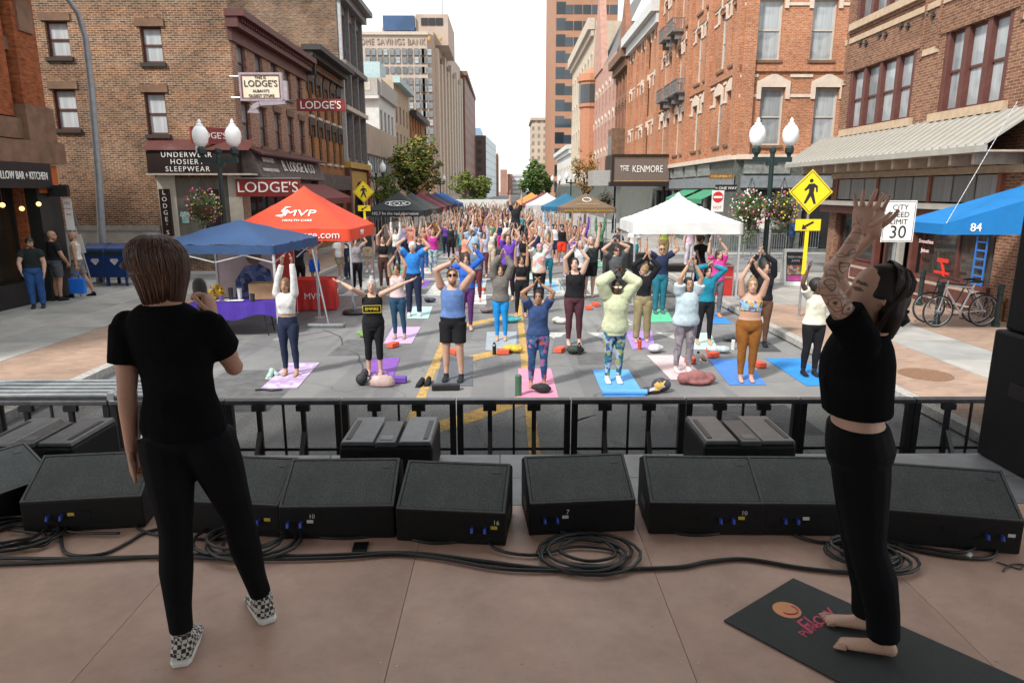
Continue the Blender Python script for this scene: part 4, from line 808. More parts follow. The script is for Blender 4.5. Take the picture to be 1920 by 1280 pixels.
def hair_vol(b, kind, c, R_, s):
    P = lambda x, y, z: c+R_ @ V(x*s, y*s, z*s)
    def shell(k, y, z, ry=1.0, rz=1.0, lo=-.05):
        rs = []
        for zz in np.linspace(lo, .131*rz, 9):
            t = max(0, 1-((zz-.02)/(.112*rz))**2) if zz > .02 else 1.0
            rs.append(ell(P(0, y, zz+z), R_ @ V(.081*k*math.sqrt(t)*s+.002, 0, 0), R_ @ V(0, .098*k*ry*math.sqrt(t)*s+.002, 0), 14))
        b.rings(rs)
    if kind == 'bald': return False
    if kind == 'short': shell(1.04, .011, .006, .97, 1, -.02)
    elif kind == 'afro': b.ball(P(0, .035, .04), .135*s, 14, 10)
    elif kind == 'cap':
        shell(1.03, .012, .012, .98, .95, .03); b.rings([ell(P(0, -.115, .045), R_ @ V(.06*s, 0, 0), R_ @ V(0, .055*s, 0), 12), ell(P(0, -.11, .058), R_ @ V(.06*s, 0, 0), R_ @ V(0, .055*s, 0), 12)])
    elif kind == 'beanie': shell(1.06, .012, .012, .98, 1.02, .025)
    else:
        shell(1.05, .013, .006, .97, 1, -.03); b.rings([ell(P(0, .045, z), R_ @ V(rx*s, 0, 0), R_ @ V(0, ry*s, 0), 12) for z, rx, ry in ((.03, .078, .065), (-.05, .076, .058), (-.085, .055, .04))])
        if kind == 'bun': b.ball(P(0, .045, .145), .042*s, 10, 8)
        if kind == 'pony': b.tube([P(0, .11, .04), P(0, .15, .02), P(0, .15, -.08), P(0, .13, -.18)], [.022*s, .03*s, .028*s, .01*s], 8)
        if kind == 'long':
            b.rings([ell(P(0, .055, z), R_ @ V(rx*s, 0, 0), R_ @ V(0, ry*s, 0), 12) for z, rx, ry in ((.03, .075, .06), (-.06, .088, .062), (-.15, .092, .05), (-.22, .07, .032))])
    return True
TOR = [(.84, .120, .085, .0), (.89, .160, .112, .008), (.95, .172, .120, .012), (1.01, .158, .110, .006), (1.08, .136, .098, .0), (1.16, .136, .100, -.004), (1.25, .150, .110, -.006), (1.33, .158, .108, -.002), (1.39, .150, .092, .006), (1.43, .115, .075, .010), (1.46, .070, .060, .012)]
def tor(z):
    z = min(max(z, TOR[0][0]), TOR[-1][0])
    for a, b in zip(TOR, TOR[1:]):
        if a[0] <= z <= b[0]: t = (z-a[0])/(b[0]-a[0]); return [lerp(a[i], b[i], t) for i in (1, 2, 3)]
def person(label, loc, yaw=0, H=1.68, hands=None, hint=None, fem=True, fat=1.0, skin=(.42, .25, .175), hair=('long', (.06, .03, .02)),
           top=('tee', (.1, .1, .1)), bot=('leggings', (.02, .02, .03)), foot=None, vox=.014, look=(0, 0), feet=None, group=None, glasses=None, lean=0, beard=False, J=None, name='person', ink=None, curl=.2, spread=.2, hd=None, knees=None):
    J = J or {}
    root = thing(name, label, 'person', loc, yaw, group); s = H/1.70
    K = lambda x, y, z: V(x*s, y*s, z*s)
    fx = feet or ((-.10, 0), (.10, 0)); gy = J.get('gy') or (lambda z: lean*(z-.9) if z > .9 else 0)   # forward lean of the trunk
    gx = J.get('gx', lambda z: 0)
    sh = [K(-.168*(1 if fem else 1.1)+gx(1.4), gy(1.4), 1.395), K(.168*(1 if fem else 1.1)+gx(1.4), gy(1.4), 1.395)]
    hands = hands or [V(-.28*s, -.05, .78*s), V(.28*s, -.05, .78*s)]
    hint = hint or [V(-1, .3, -.2), V(1, .3, -.2)]
    arms = []
    for i in (0, 1):
        up = hands[i].z > 1.45*s
        a = sh[i]+(K(.012*(1 if i == 0 else -1), 0, .045) if up else K(.010*(1 if i == 0 else -1), 0, -.028))
        e, w = ik(a, hands[i], .285*s, .255*s, hint[i]); arms.append((a, e, w))
    legs = []
    for i, q in ((0, -1), (1, 1)):
        hp = K(q*.088*fat**.4+gx(.9), .008, .90); an = K(fx[i][0], fx[i][1]+.02, .085)
        kn = (hp+an)/2+K(0, -.025, .02)+(knees[i] if knees else V(0, 0, 0)); legs.append((hp, kn, an))
    hp_, hy_ = look; R_ = (Matrix.Rotation(hy_, 3, 'Z') @ Matrix.Rotation(-hp_, 3, 'X'))
    hc = K(gx(1.55), gy(1.55)+.0, 1.578)+R_ @ K(0, -.012, .008)+K(0, 0, J.get('neck', 0))
    fa = lambda z: fat*(1.0 if fem else 1.03)
    def trunk(b, z0, z1, infl, wk=1.0):
        zs = [z0]+[t[0] for t in TOR if z0+.015 < t[0] < z1-.015]+[z1]; rs = []
        for z in zs:
            rx, ry, cy = tor(z); bel = 1+(fat-1)*(1.25 if z < 1.25 else .5)
            if not fem: rx *= 1.06 if z > 1.2 else (.95 if z < 1.0 else 1.08)
            rs.append(ell(K(gx(z), cy+gy(z), z), V((rx*bel*s+infl)*wk, 0, 0), V(0, ry*bel*s+infl, 0), 18))
        b.rings(rs)
    def bust(b, infl):
        if fem:
            for q in (-1, 1): b.ball(K(q*.066+gx(1.26), -.058*fat**.3+gy(1.26), 1.26), .064*s*fat**.4+infl*.7, 12, 9, 0, (1.05, 1, 1.15))
    def armv(b, i, t0, t1, infl, flare=0):
        a, e, w = arms[i]; prof = [(0, .055), (.12, .051), (.3, .045), (.5, .037), (.6, .039), (.72, .035), (1, .025)]
        def at(t): return lerp(a, e, t/.5) if t <= .5 else lerp(e, w, (t-.5)/.5)
        ts = sorted({t0, t1, *[p[0] for p in prof if t0 < p[0] < t1]}); rs = []
        for t in ts:
            for (pa, ra), (pb, rb) in zip(prof, prof[1:]):
                if pa <= t <= pb: r = lerp(ra, rb, (t-pa)/(pb-pa)); break
            rs.append((r*s*(1 if fem else 1.18)*fat**.5+infl+flare*(t-t0)))
        limb(b, [at(t) for t in ts], rs)
    def legv(b, i, t1, infl, flare=0, t0=0):
        hp, kn, an = legs[i]; prof = [(0, .102), (.1, .098), (.22, .088), (.45, .062), (.52, .057), (.68, .058), (.85, .042), (1, .036)]
        def at(t): return lerp(hp, kn, t/.5) if t <= .5 else lerp(kn, an, (t-.5)/.5)+K(0, .02*math.sin(math.pi*(t-.5)*2), 0)
        ts = sorted({t0, t1, *[p[0] for p in prof if t0 < p[0] < t1]}); rs = []
        for t in ts:
            for (pa, ra), (pb, rb) in zip(prof, prof[1:]):
                if pa <= t <= pb: r = lerp(ra, rb, (t-pa)/(pb-pa)); break
            rs.append(r*s*fat**.6*J.get('legk', 1)+infl+flare*max(0, t-.25))
        limb(b, [at(t) for t in ts], rs)
    def footv(b, i, infl=0):
        an = legs[i][2]; q = J.get('footyaw', (0, 0))[i]; r = Matrix.Rotation(q, 3, 'Z')
        F = lambda x, y, z: V(an.x, an.y, 0)+r @ K(x, y, z)
        b.rings([ell(F(0, .062, .032), r @ V(.010*s+infl*.3, 0, 0), V(0, 0, .012*s), 10), ell(F(0, .045, .038), r @ V(.032*s+infl, 0, 0), V(0, 0, .034*s+infl), 10), ell(F(0, 0, .045), r @ V(.035*s+infl, 0, 0), V(0, 0, .042*s+infl), 10), ell(F(0, -.07, .030), r @ V(.040*s+infl, 0, 0), V(0, 0, .027*s+infl), 10), ell(F(0, -.14, .020), r @ V(.044*s+infl, 0, 0), V(0, 0, .017*s+infl), 10), ell(F(0, -.175, .016), r @ V(.028*s+infl, 0, 0), V(0, 0, .010*s+infl*.5), 10)])
        limb(b, [an+V(0, 0, -.045*s), an+V(0, 0, .03*s)], [.036*s+infl, .036*s+infl*.6])
    # body
    b = MB(); trunk(b, .84, 1.46, 0); bust(b, 0)
    b.rings([ell(K(gx(1.44), gy(1.44)+.012, 1.42), V(.060*s, 0, 0), V(0, .058*s, 0)), ell(lerp(K(gx(1.44), gy(1.44)+.012, 1.44), hc, .5), V(.050*s*fat**.3, 0, 0), V(0, .052*s, 0)), ell(hc+R_ @ K(0, .01, -.03), V(.05*s, 0, 0), V(0, .055*s, 0))])
    head_vol(b, hc, R_, s, fat**.25)
    for i in (0, 1):
        armv(b, i, 0, 1, 0); b.ball(arms[i][0], (.054 if hands[i].z > 1.45*s else .047)*s*(1 if fem else 1.15), 10, 8); b.ball(arms[i][1], .040*s, 10, 8); legv(b, i, 1, 0); b.ball(legs[i][1], .057*s, 10, 8)
        if foot is None: footv(b, i)
    hb = MB()
    for i, q in ((0, -1), (1, 1)):
        a, e, w = arms[i]; d = (w-e).normalized()
        if hd: d, nr = Vector(hd[i][0]), Vector(hd[i][1])
        elif hands[i].z > 1.5*s: d = (d+V(0, 0, .9)).normalized(); nr = V(-q, -.25, 0)
        else: nr = V(-q, .1, 0)
        sd = (1 if i == 0 else -1)
        hand_mesh(hb, w, d, nr, s, -sd if not hd else hd[i][2], J.get('curl', (curl, curl))[i], spread, 5 if vox > .01 else 8)
    ft = feats(hc, R_, s)
    def post(me):
        bm = bmesh.new(); bm.from_mesh(me); t = hb.mesh('h', []); bm.from_mesh(t); bm.normal_update(); bm.to_mesh(me); bm.free(); bpy.data.meshes.remove(t); ft(me, ink); return me
    body = job('body', b, skinm(skin, 1 if ink else 0), root, vox, 2, post)
    # clothes
    tk, tc = top[0], top[1]; tm = top[2] if len(top) > 2 else cloth(tc); b = MB()
    P = {'tee': (.93, 1.455, .013, .27), 'loose': (.86, 1.455, .035, .30), 'tank': (.95, 1.40, .014, 0), 'crop': (1.12, 1.40, .012, 0), 'bra': (1.19, 1.36, .010, 0), 'long': (.94, 1.46, .016, .96), 'croplong': (1.09, 1.455, .014, .96), 'hoodie': (.90, 1.47, .034, .95), 'jacket': (.80, 1.47, .05, .95), 'croptee': (1.02, 1.455, .036, .27), 'longtank': (.80, 1.40, .02, 0)}[tk]
    z0, z1, inf, sl_ = P; z0 = J.get('hem', z0); trunk(b, z0, z1, inf); bust(b, inf)
    if tk == 'croptee': inf = .013
    if sl_:
        for i in (0, 1): armv(b, i, 0, sl_, inf+.004, .05 if sl_ < .4 else 0); b.ball(arms[i][0], ((.060 if hands[i].z > 1.45*s else .050)*(1 if fem else 1.15))*s+inf*.8, 10, 8); (b.ball(arms[i][1], .044*s+inf, 10, 8) if sl_ > .5 else None)
    else:
        for q in (-1, 1): b.tube([K(q*.085+gx(1.4), -.085+gy(1.4), 1.34), K(q*.088+gx(1.4), -.03+gy(1.4), 1.432), K(q*.088+gx(1.4), .05+gy(1.4), 1.425), K(q*.08+gx(1.4), .095+gy(1.4), 1.34)], .028*s if tk != 'bra' else .016*s, 8)
    sm_ = 3 if vox > .01 else 9
    to = job({'bra': 'sports_top', 'jacket': 'jacket', 'hoodie': 'hoodie', 'tank': 'tank_top', 'crop': 'tank_top', 'longtank': 'tank_top'}.get(tk, 'shirt'), b, tm, root, vox, sm_)
    bk, bc = bot[0], bot[1]; bmt = bot[2] if len(bot) > 2 else cloth(bc); b = MB()
    t1, inf, fl = {'leggings': (.97, .006, 0), 'capri': (.80, .006, 0), 'pants': (1.0, .018, .022), 'jeans': (1.0, .016, .012), 'shorts': (.40, .018, .12), 'flare': (1.0, .010, .022)}[bk]
    xi = .006 if vox < .01 else 0; inf += xi*.5
    trunk(b, .84, 1.05 if fem else 1.0, max(.006, inf*.9)+xi*.6)
    for i in (0, 1):
        legv(b, i, t1, inf, fl)
        if t1 > .5: b.ball(legs[i][1], .058*s+inf, 10, 8)
    job({'shorts': 'shorts', 'leggings': 'leggings', 'capri': 'leggings', 'flare': 'leggings'}.get(bk, 'trousers'), b, bmt, root, vox, sm_)
    b = MB()
    if hair and hair_vol(b, hair[0], hc, R_, s): job({'cap': 'cap', 'beanie': 'beanie'}.get(hair[0], 'hair'), b, M('hair_%d_%d_%d' % tuple(v*255 for v in hair[1]), hair[1], .55, .4, 30, .5, 60) if len(hair) < 3 else hair[2], root, vox, 1)
    if hair and hair[0] == 'cap':
        b = MB(); hair_vol(b, 'short', hc, R_, s*.985); job('hair', b, M('hair_dk', (.02, .015, .012), .6, .3, 30), root, vox, 1)
    if beard:
        b = MB(); P2 = lambda x, y, z: hc+R_ @ K(x, y, z); b.rings([ell(P2(0, cy, z), R_ @ K(rx, 0, 0), R_ @ K(0, ry, 0), 12) for z, rx, ry, cy in ((-.135, .02, .02, -.055), (-.11, .048, .05, -.04), (-.08, .062, .068, -.026), (-.058, .066, .058, -.012))]); job('beard', b, M('beard', beard, .7, .3, 40), root, vox, 1)
    if glasses:
        b = MB(); P2 = lambda x, y, z: hc+R_ @ K(x, y, z)
        for q in (-1, 1): b.rings([ell(P2(q*.033, y, .006), R_ @ K(.026, 0, 0), R_ @ K(0, 0, .02), 10) for y in (-.108, -.098)]); b.tube([P2(q*.058, -.1, .01), P2(q*.078, -.02, .01)], .004*s, 5)
        b.tube([P2(-.01, -.106, .01), P2(.01, -.106, .01)], .004*s, 5); b.build('sunglasses', M('glasses_%d' % (glasses[0]*99), glasses, .2, 0), root)
    if foot:
        for i in (0, 1): b = MB(); footv(b, i, .006 if foot[0] == 'sock' else .011); job('sock' if foot[0] == 'sock' else 'shoe', b, foot[2] if len(foot) > 2 else cloth(foot[1]), root, vox*.8, 1)
    return root, dict(s=s, hc=hc, R=R_, arms=arms, legs=legs)
def pxperson(label, fx, fy, ht, hl, hr, z=0., yaw=0, wide=None, **kw):
    """feet pixel, head-top pixel row, wrists as pixels; size follows from the ground point"""
    g = G(fx, fy, z); zt = AY(fx, ht, g.y).z-z; H = max(1.5, min(1.92, zt))
    loc = V(g.x, g.y, z); hs = []
    for p, q in ((hl, -1), (hr, 1)):
        w = AY(p[0], p[1], g.y-.06)-loc; hs.append(V(w.x, -.06, w.z-.045*H/1.7 if w.z > 1.5 else w.z))
    R_ = Matrix.Rotation(-yaw, 3, 'Z'); hs = [R_ @ h for h in hs]
    wd = .75 if wide is None else wide
    rp = random.Random(fx*7+fy); kw.setdefault('look', (rp.uniform(-.02, .28), rp.uniform(-.25, .25))); kw.setdefault('feet', ((-.10+rp.uniform(-.03, .02), rp.uniform(-.04, .04)), (.10+rp.uniform(-.02, .03), rp.uniform(-.04, .04)))); kw.setdefault('lean', rp.uniform(-.03, .06))
    if yaw == 0: yaw = rp.uniform(-.14, .14)
    return person(label, loc, yaw, H, hs, [V(-wd, -.25, .1), V(wd, -.25, .1)], **kw)
# ------------------------------------------------------------ yoga class
FAIR, TANS, OLIVE, DARK, PALE = (.50, .31, .235), (.42, .25, .17), (.36, .20, .13), (.105, .052, .034), (.56, .37, .29)
BRN, BLD, BLK, GRY, RDH = (.05, .026, .015), (.30, .19, .09), (.012, .010, .010), (.34, .33, .32), (.20, .07, .025)
NAVY, KBLK = (.018, .025, .055), (.012, .012, .015)
def mat_(label, pts, c, m=None, th=.006):
    q = [G(x, y, .005) for x, y in pts]; cx = sum((p for p in q), V(0, 0, 0))/4; cx.z = 0
    poly = [p-cx for p in q]; b = MB(); n = 4
    b.add([(p.x, p.y, .005) for p in poly]+[(p.x, p.y, .005+th) for p in poly], [(3, 2, 1, 0), (4, 5, 6, 7)]+[(i, (i+1) % 4, (i+1) % 4+4, i+4) for i in range(4)])
    o = b.build('yoga_mat', m or M('mat_%d_%d_%d' % tuple(v*255 for v in c), c, .75, .12, 5, .2, 180), None, cx); return tag(o, label, 'yoga mat', 'yoga mats on the street')
LIL = (.42, .30, .52)
marble = cell_pattern('marbled_lilac', [(.45, .33, .52), (.55, .46, .60), (.38, .27, .47)], 9, .7, 3)
P_ = pxperson
Z0 = .012
P_('person in white long sleeved crop top and navy leggings on marbled lilac mat', 546, 702, 522, (530, 478), (546, 478), Z0, fem=True, skin=TANS, hair=('long', (.16, .085, .04)), top=('croplong', (.62, .62, .62)), bot=('leggings', NAVY), wide=.3)
mat_('marbled lilac yoga mat nearest the purple table', [(489, 728), (557, 728), (599, 680), (542, 680)], LIL, marble)
P_('person in black EMPIRE tank top with arms spread wide on purple mat', 704, 701, 524, (640, 524), (768, 522), Z0, skin=FAIR, hair=('bun', GRY), top=('longtank', KBLK), bot=('capri', KBLK), fat=1.05, hd=((V(-1, 0, .3), V(0, 0, 1), 1), (V(1, 0, .35), V(0, 0, 1), -1)), wide=.1, look=(.1, 0))
mat_('purple yoga mat under the person with spread arms', [(676, 705), (738, 705), (750, 671), (700, 671)], (.20, .075, .38))
P_('person in blue tank top and black shorts with hands joined overhead', 851, 712, 505, (847, 487), (862, 487), Z0, fem=False, fat=1.08, skin=FAIR, hair=('short', (.22, .10, .04)), beard=(.18, .075, .03), top=('tank', (.11, .19, .42)), bot=('shorts', KBLK), foot=('sock', (.02, .022, .028)), glasses=(.01, .01, .01))
mat_('dark grey yoga mat under the person in blue tank top', [(815, 724), (886, 723), (887, 668), (830, 668)], (.10, .11, .13))
P_('person in navy top and blue floral leggings with palms together on pink mat', 1008, 724, 545, (1002, 528), (1014, 528), Z0, fat=1.12, skin=OLIVE, hair=('bun', BLK), top=('tee', (.035, .065, .17)), bot=('leggings', 0, cell_pattern('floral_blue', [(.01, .05, .16), (.012, .07, .2), (.01, .05, .16), (.05, .16, .3), (.35, .07, .09), (.015, .08, .19), (.30, .12, .3), (.01, .05, .15)], 16)))
mat_('pink yoga mat at the centre of the front row', [(969, 745), (1047, 745), (1033, 691), (972, 691)], (.62, .24, .36))
P_('person in pale green oversized jacket and white sunglasses on light blue mat', 1150, 717, 524, (1152, 508), (1168, 508), Z0, fat=1.02, skin=DARK, hair=('bun', BLK), top=('jacket', (.52, .56, .38)), bot=('leggings', 0, cell_pattern('camo_teal', [(.30, .40, .60), (.02, .10, .14), (.36, .48, .62), (.03, .16, .20), (.30, .32, .08), (.05, .08, .22)], 18)), foot=('sock', (.65, .68, .62)), glasses=(.75, .70, .5))
mat_('light blue yoga mat with rolled front edge', [(1132, 743), (1210, 743), (1178, 693), (1111, 693)], (.10, .33, .72))
P_('person in pale blue top and grey camouflage leggings on pale pink mat', 1281, 697, 521, (1290, 492), (1304, 492), Z0, fat=1.2, skin=TANS, hair=('short', BLK), top=('loose', (.44, .54, .60)), bot=('leggings', 0, cell_pattern('camo_grey', [(.22, .19, .22), (.30, .27, .30), (.16, .14, .17)], 13)), foot=('sock', (.6, .58, .58)), wide=.4)
mat_('pale pink yoga mat behind the dusty pink bundle', [(1258, 712), (1330, 712), (1275, 666), (1213, 666)], (.62, .46, .48))
P_('person in patterned sports top and orange brown leggings on blue mat', 1397, 713, 523, (1408, 490), (1420, 496), Z0, fat=1.2, skin=FAIR, hair=('bun', (.25, .16, .08)), top=('bra', 0, cell_pattern('bra_print', [(.18, .38, .50), (.55, .30, .05), (.30, .50, .55), (.12, .10, .2), (.25, .42, .6)], 22)), bot=('leggings', (.22, .085, .02)), wide=.7)
mat_('mid blue yoga mat under the person in orange brown leggings', [(1368, 722), (1437, 721), (1399, 673), (1328, 673)], (.06, .20, .58))
P_('person in cream tee and black leggings on bright blue mat by the kerb', 1518, 703, 526, (1515, 500), (1560, 498), Z0, fat=1.15, skin=DARK, hair=('afro', BLK), top=('tee', (.66, .63, .52)), bot=('leggings', KBLK), foot=('sock', (.015, .015, .018)), wide=.6)
mat_('bright blue yoga mat beside the right kerb', [(1512, 723), (1575, 722), (1502, 672), (1434, 672)], (.02, .23, .62))
# second row
P_('person in pale pink tank and teal navy leggings on lilac mat', 748, 634, 496, (741, 475), (751, 475), Z0, skin=TANS, hair=('pony', BRN), top=('tank', (.55, .44, .45)), bot=('leggings', (.02, .06, .11)), wide=.35)
mat_('light lilac yoga mat behind the spread armed person', [(719, 644), (772, 644), (789, 613), (737, 613)], (.50, .36, .62))
P_('person in bright blue tee and navy trousers', 777, 591, 454, (760, 443), (791, 443), Z0, fem=False, skin=FAIR, hair=('short', (.6, .6, .58)), top=('tee', (.03, .20, .60)), bot=('jeans', NAVY), foot=('shoe', (.5, .5, .5)))
mat_('pale aqua yoga mat under the person in bright blue tee', [(762, 597), (803, 597), (811, 575), (775, 575)], (.40, .60, .60))
P_('person in grey hoodie and bright blue leggings', 939, 638, 497, (939, 475), (949, 475), Z0, skin=FAIR, hair=('bun', BRN), top=('hoodie', (.15, .14, .13)), bot=('leggings', (.015, .24, .62)), wide=.45)
mat_('grey yoga mat under the person in bright blue leggings', [(910, 657), (968, 657), (969, 622), (913, 622)], (.30, .34, .38))
P_('person in shiny black crop tank and black leggings with straight raised arms', 977, 593, 479, (967, 456), (988, 456), Z0, skin=TANS, hair=('bun', BLK), top=('crop', KBLK), bot=('leggings', KBLK), wide=.3)
P_('person in black tank and dark maroon leggings with bent raised arms', 1075, 646, 485, (1076, 462), (1087, 462), Z0, fat=1.1, skin=PALE, hair=('short', BRN), top=('tank', KBLK), bot=('leggings', (.075, .028, .038)))
mat_('slate yoga mat under the person in maroon leggings', [(1034, 662), (1098, 660), (1090, 632), (1040, 632)], (.13, .14, .16))
P_('person in black sweater and khaki trousers looking sideways', 1203, 640, 496, (1208, 481), (1220, 481), Z0, skin=FAIR, hair=('bun', BLD), top=('long', KBLK), bot=('pants', (.24, .20, .11)), look=(.1, -.9), wide=.8)
mat_('violet yoga mat under the person in khaki trousers', [(1186, 655), (1228, 652), (1222, 620), (1172, 622)], (.36, .22, .60))
P_('person in navy tee and teal trousers with arms raised in a wide V', 1235, 587, 460, (1213, 448), (1265, 446), Z0, fem=False, fat=1.08, skin=TANS, hair=('bald', BLK), top=('tee', (.02, .03, .07)), bot=('jeans', (.02, .14, .20)), foot=('shoe', (.1, .12, .14)), glasses=(.01, .01, .01))
mat_('green yoga mat under the person in teal trousers', [(1218, 604), (1263, 603), (1250, 580), (1224, 580)], (.10, .50, .28))
P_('person in teal long sleeved top with hands joined above the forehead', 1319, 645, 499, (1328, 494), (1338, 494), Z0, skin=FAIR, hair=('long', BRN), top=('long', (.015, .20, .30)), bot=('leggings', KBLK))
mat_('mint yoga mat under the person in teal top', [(1298, 655), (1346, 655), (1332, 624), (1306, 624)], (.45, .66, .58))
P_('person in hot pink tee with straight raised arms', 1340, 594, 469, (1330, 450), (1351, 450), Z0, fat=1.06, skin=FAIR, hair=('long', BRN), top=('tee', (.62, .05, .28)), bot=('leggings', (.11, .12, .14)), foot=('shoe', (.45, .2, .08)), wide=.4)
mat_('royal blue yoga mat under the person in hot pink tee', [(1331, 607), (1373, 607), (1348, 586), (1325, 586)], (.03, .22, .65))
P_('person in black long sleeves and brown leggings behind the blue mat', 1425, 648, 491, (1424, 472), (1434, 472), Z0, skin=FAIR, hair=('long', BRN), top=('long', KBLK), bot=('leggings', (.10, .05, .03)), foot=('shoe', KBLK), wide=.7)
mat_('charcoal yoga mat under the person in brown leggings', [(1408, 659), (1465, 659), (1440, 640), (1400, 640)], (.055, .06, .065))
P_('person in dark grey tee and sunglasses behind the pale green jacket', 1152, 592, 461, (1145, 452), (1160, 452), Z0, fem=False, skin=FAIR, hair=('short', BRN), top=('tee', (.075, .08, .09)), bot=('shorts', (.05, .05, .06)), foot=('shoe', (.4, .4, .4)), glasses=(.01, .01, .01))
P_('person in blue long sleeves peering out behind the blue tank top', 876, 618, 477, (842, 497), (890, 463), Z0, skin=FAIR, hair=('bun', BRN), top=('long', (.03, .12, .50)), bot=('leggings', (.10, .03, .13)), wide=.8)
P_('person in slate blue tank and maroon leggings', 893, 565, 457, (884, 442), (897, 440), Z0, fat=1.05, skin=FAIR, hair=('long', BRN), top=('tank', (.12, .17, .25)), bot=('leggings', (.12, .03, .045)), wide=.4)
mat_('white yoga mat under the person in slate blue tank', [(880, 570), (912, 570), (911, 553), (884, 553)], (.62, .60, .62))
P_('person in purple tee with hands joined high', 953, 562, 441, (957, 425), (965, 425), Z0, fat=1.08, skin=FAIR, hair=('long', (.10, .05, .025)), top=('tee', (.13, .05, .36)), bot=('leggings', KBLK), wide=.6)
P_('person in pink beanie and tie dyed tee', 1010, 566, 458, (1003, 447), (1019, 447), Z0, fat=1.05, skin=FAIR, hair=('beanie', (.70, .25, .36)), top=('loose', 0, cell_pattern('tie_dye', [(.65, .30, .28), (.35, .60, .60), (.68, .60, .55), (.60, .42, .35)], 7)), bot=('leggings', KBLK), wide=.8)
P_('person in lavender tank and teal leggings', 1026, 537, 442, (1021, 413), (1032, 413), Z0, skin=FAIR, hair=('bun', BLD), top=('tank', (.42, .40, .50)), bot=('leggings', (.02, .17, .21)), wide=.6)
mat_('sky blue yoga mat under the person in teal leggings', [(1006, 545), (1048, 545), (1040, 528), (1012, 528)], (.16, .40, .66))
P_('person in black tank and red shorts', 1053, 497, 421, (1048, 405), (1057, 405), Z0, fem=False, skin=TANS, hair=('short', BLK), top=('tank', KBLK), bot=('shorts', (.65, .05, .02)), wide=.4)
P_('person in dark green tank tilting head back', 1105, 556, 444, (1098, 424), (1124, 420), Z0, fem=False, fat=1.2, skin=PALE, hair=('bald', BLK), top=('tank', (.035, .045, .045)), bot=('shorts', KBLK), look=(.4, 0))
P_('person in magenta tank and palm print leggings', 813, 514, 431, (809, 419), (820, 419), Z0, fat=1.05, skin=FAIR, hair=('bun', BLD), top=('tank', (.45, .03, .28)), bot=('leggings', 0, cell_pattern('palm_print', [(.40, .50, .50), (.08, .20, .24), (.50, .56, .55), (.15, .30, .35)], 14)))
P_('person in dark print tank and black leggings beside the magenta tank', 846, 487, 420, (842, 408), (851, 408), Z0, skin=TANS, hair=('long', BLK), top=('tank', (.025, .025, .03)), bot=('leggings', KBLK))
P_('person in black crop top and brown leggings by the red tent', 721, 542, 443, (716, 428), (727, 428), Z0, skin=FAIR, hair=('bun', BRN), top=('crop', KBLK), bot=('leggings', (.06, .03, .025)), wide=.6)
P_('person in lavender long sleeves and maroon leggings', 908, 519, 436, (902, 421), (911, 421), Z0, skin=FAIR, hair=('long', BLK), top=('long', (.40, .40, .52)), bot=('leggings', (.11, .03, .04)), wide=.5)
P_('person in cream top and beige trousers', 921, 508, 432, (914, 420), (934, 418), Z0, skin=FAIR, hair=('short', BLD), top=('tee', (.62, .58, .52)), bot=('pants', (.50, .40, .30)))
P_('person in navy tank and magenta leggings', 938, 473, 416, (932, 404), (947, 402), Z0, skin=FAIR, hair=('pony', BRN), top=('tank', (.02, .03, .09)), bot=('leggings', (.55, .04, .24)), wide=.4)
P_('person in grey ribbed top beside the red table', 671, 545, 448, (664, 438), (678, 438), Z0, skin=FAIR, hair=('pony', BRN), top=('tee', (.26, .25, .28)), bot=('leggings', KBLK))
P_('person in white tee and khaki shorts behind the red tent pole', 641, 523, 444, (627, 494), (655, 494), Z0, fem=False, fat=1.1, skin=TANS, hair=('short', BRN), top=('loose', (.62, .62, .61)), bot=('shorts', (.26, .22, .16)), foot=('shoe', (.5, .5, .5)))
P_('person in black tee and khaki shorts under the red tent corner', 693, 511, 427, (682, 480), (704, 480), Z0, fem=False, fat=1.08, skin=FAIR, hair=('cap', KBLK), top=('tee', (.02, .022, .025)), bot=('shorts', (.30, .24, .16)), foot=('shoe', (.6, .6, .6)))
P_('person in orange sports top and blue shorts near the red table', 592, 540, 452, (585, 440), (600, 440), Z0, skin=OLIVE, hair=('long', BLK), top=('bra', (.70, .22, .12)), bot=('shorts', (.02, .10, .52)))
P_('person in dark navy top behind the white sleeved person', 565, 548, 456, (556, 446), (575, 446), Z0, skin=FAIR, hair=('long', BLK), top=('tee', (.02, .025, .04)), bot=('leggings', KBLK))
P_('person in salmon tank in the third row', 874, 520, 436, (869, 420), (880, 418), Z0, skin=TANS, hair=('long', BRN), top=('tank', (.70, .26, .2)), bot=('leggings', (.05, .05, .06)), wide=.5)
P_('person in black crop top with bare waist behind the purple tee', 983, 545, 436, (976, 421), (990, 421), Z0, skin=OLIVE, hair=('long', BLK), top=('crop', KBLK), bot=('leggings', KBLK), wide=.5)
P_('person in white tee and navy shorts left of the black tank', 1040, 492, 420, (1032, 404), (1046, 404), Z0, fem=False, skin=FAIR, hair=('short', BRN), top=('tee', (.60, .62, .66)), bot=('shorts', NAVY))
P_('person in orange tee far in the crowd', 919, 478, 418, (914, 404), (927, 404), Z0, fem=False, skin=FAIR, hair=('short', BRN), top=('tee', (.72, .24, .04)), bot=('shorts', (.1, .1, .1)))
P_('person in white top standing behind the dark green tank', 1086, 560, 452, (1080, 440), (1092, 440), Z0, skin=FAIR, hair=('short', GRY), top=('tee', (.5, .52, .55)), bot=('leggings', KBLK))
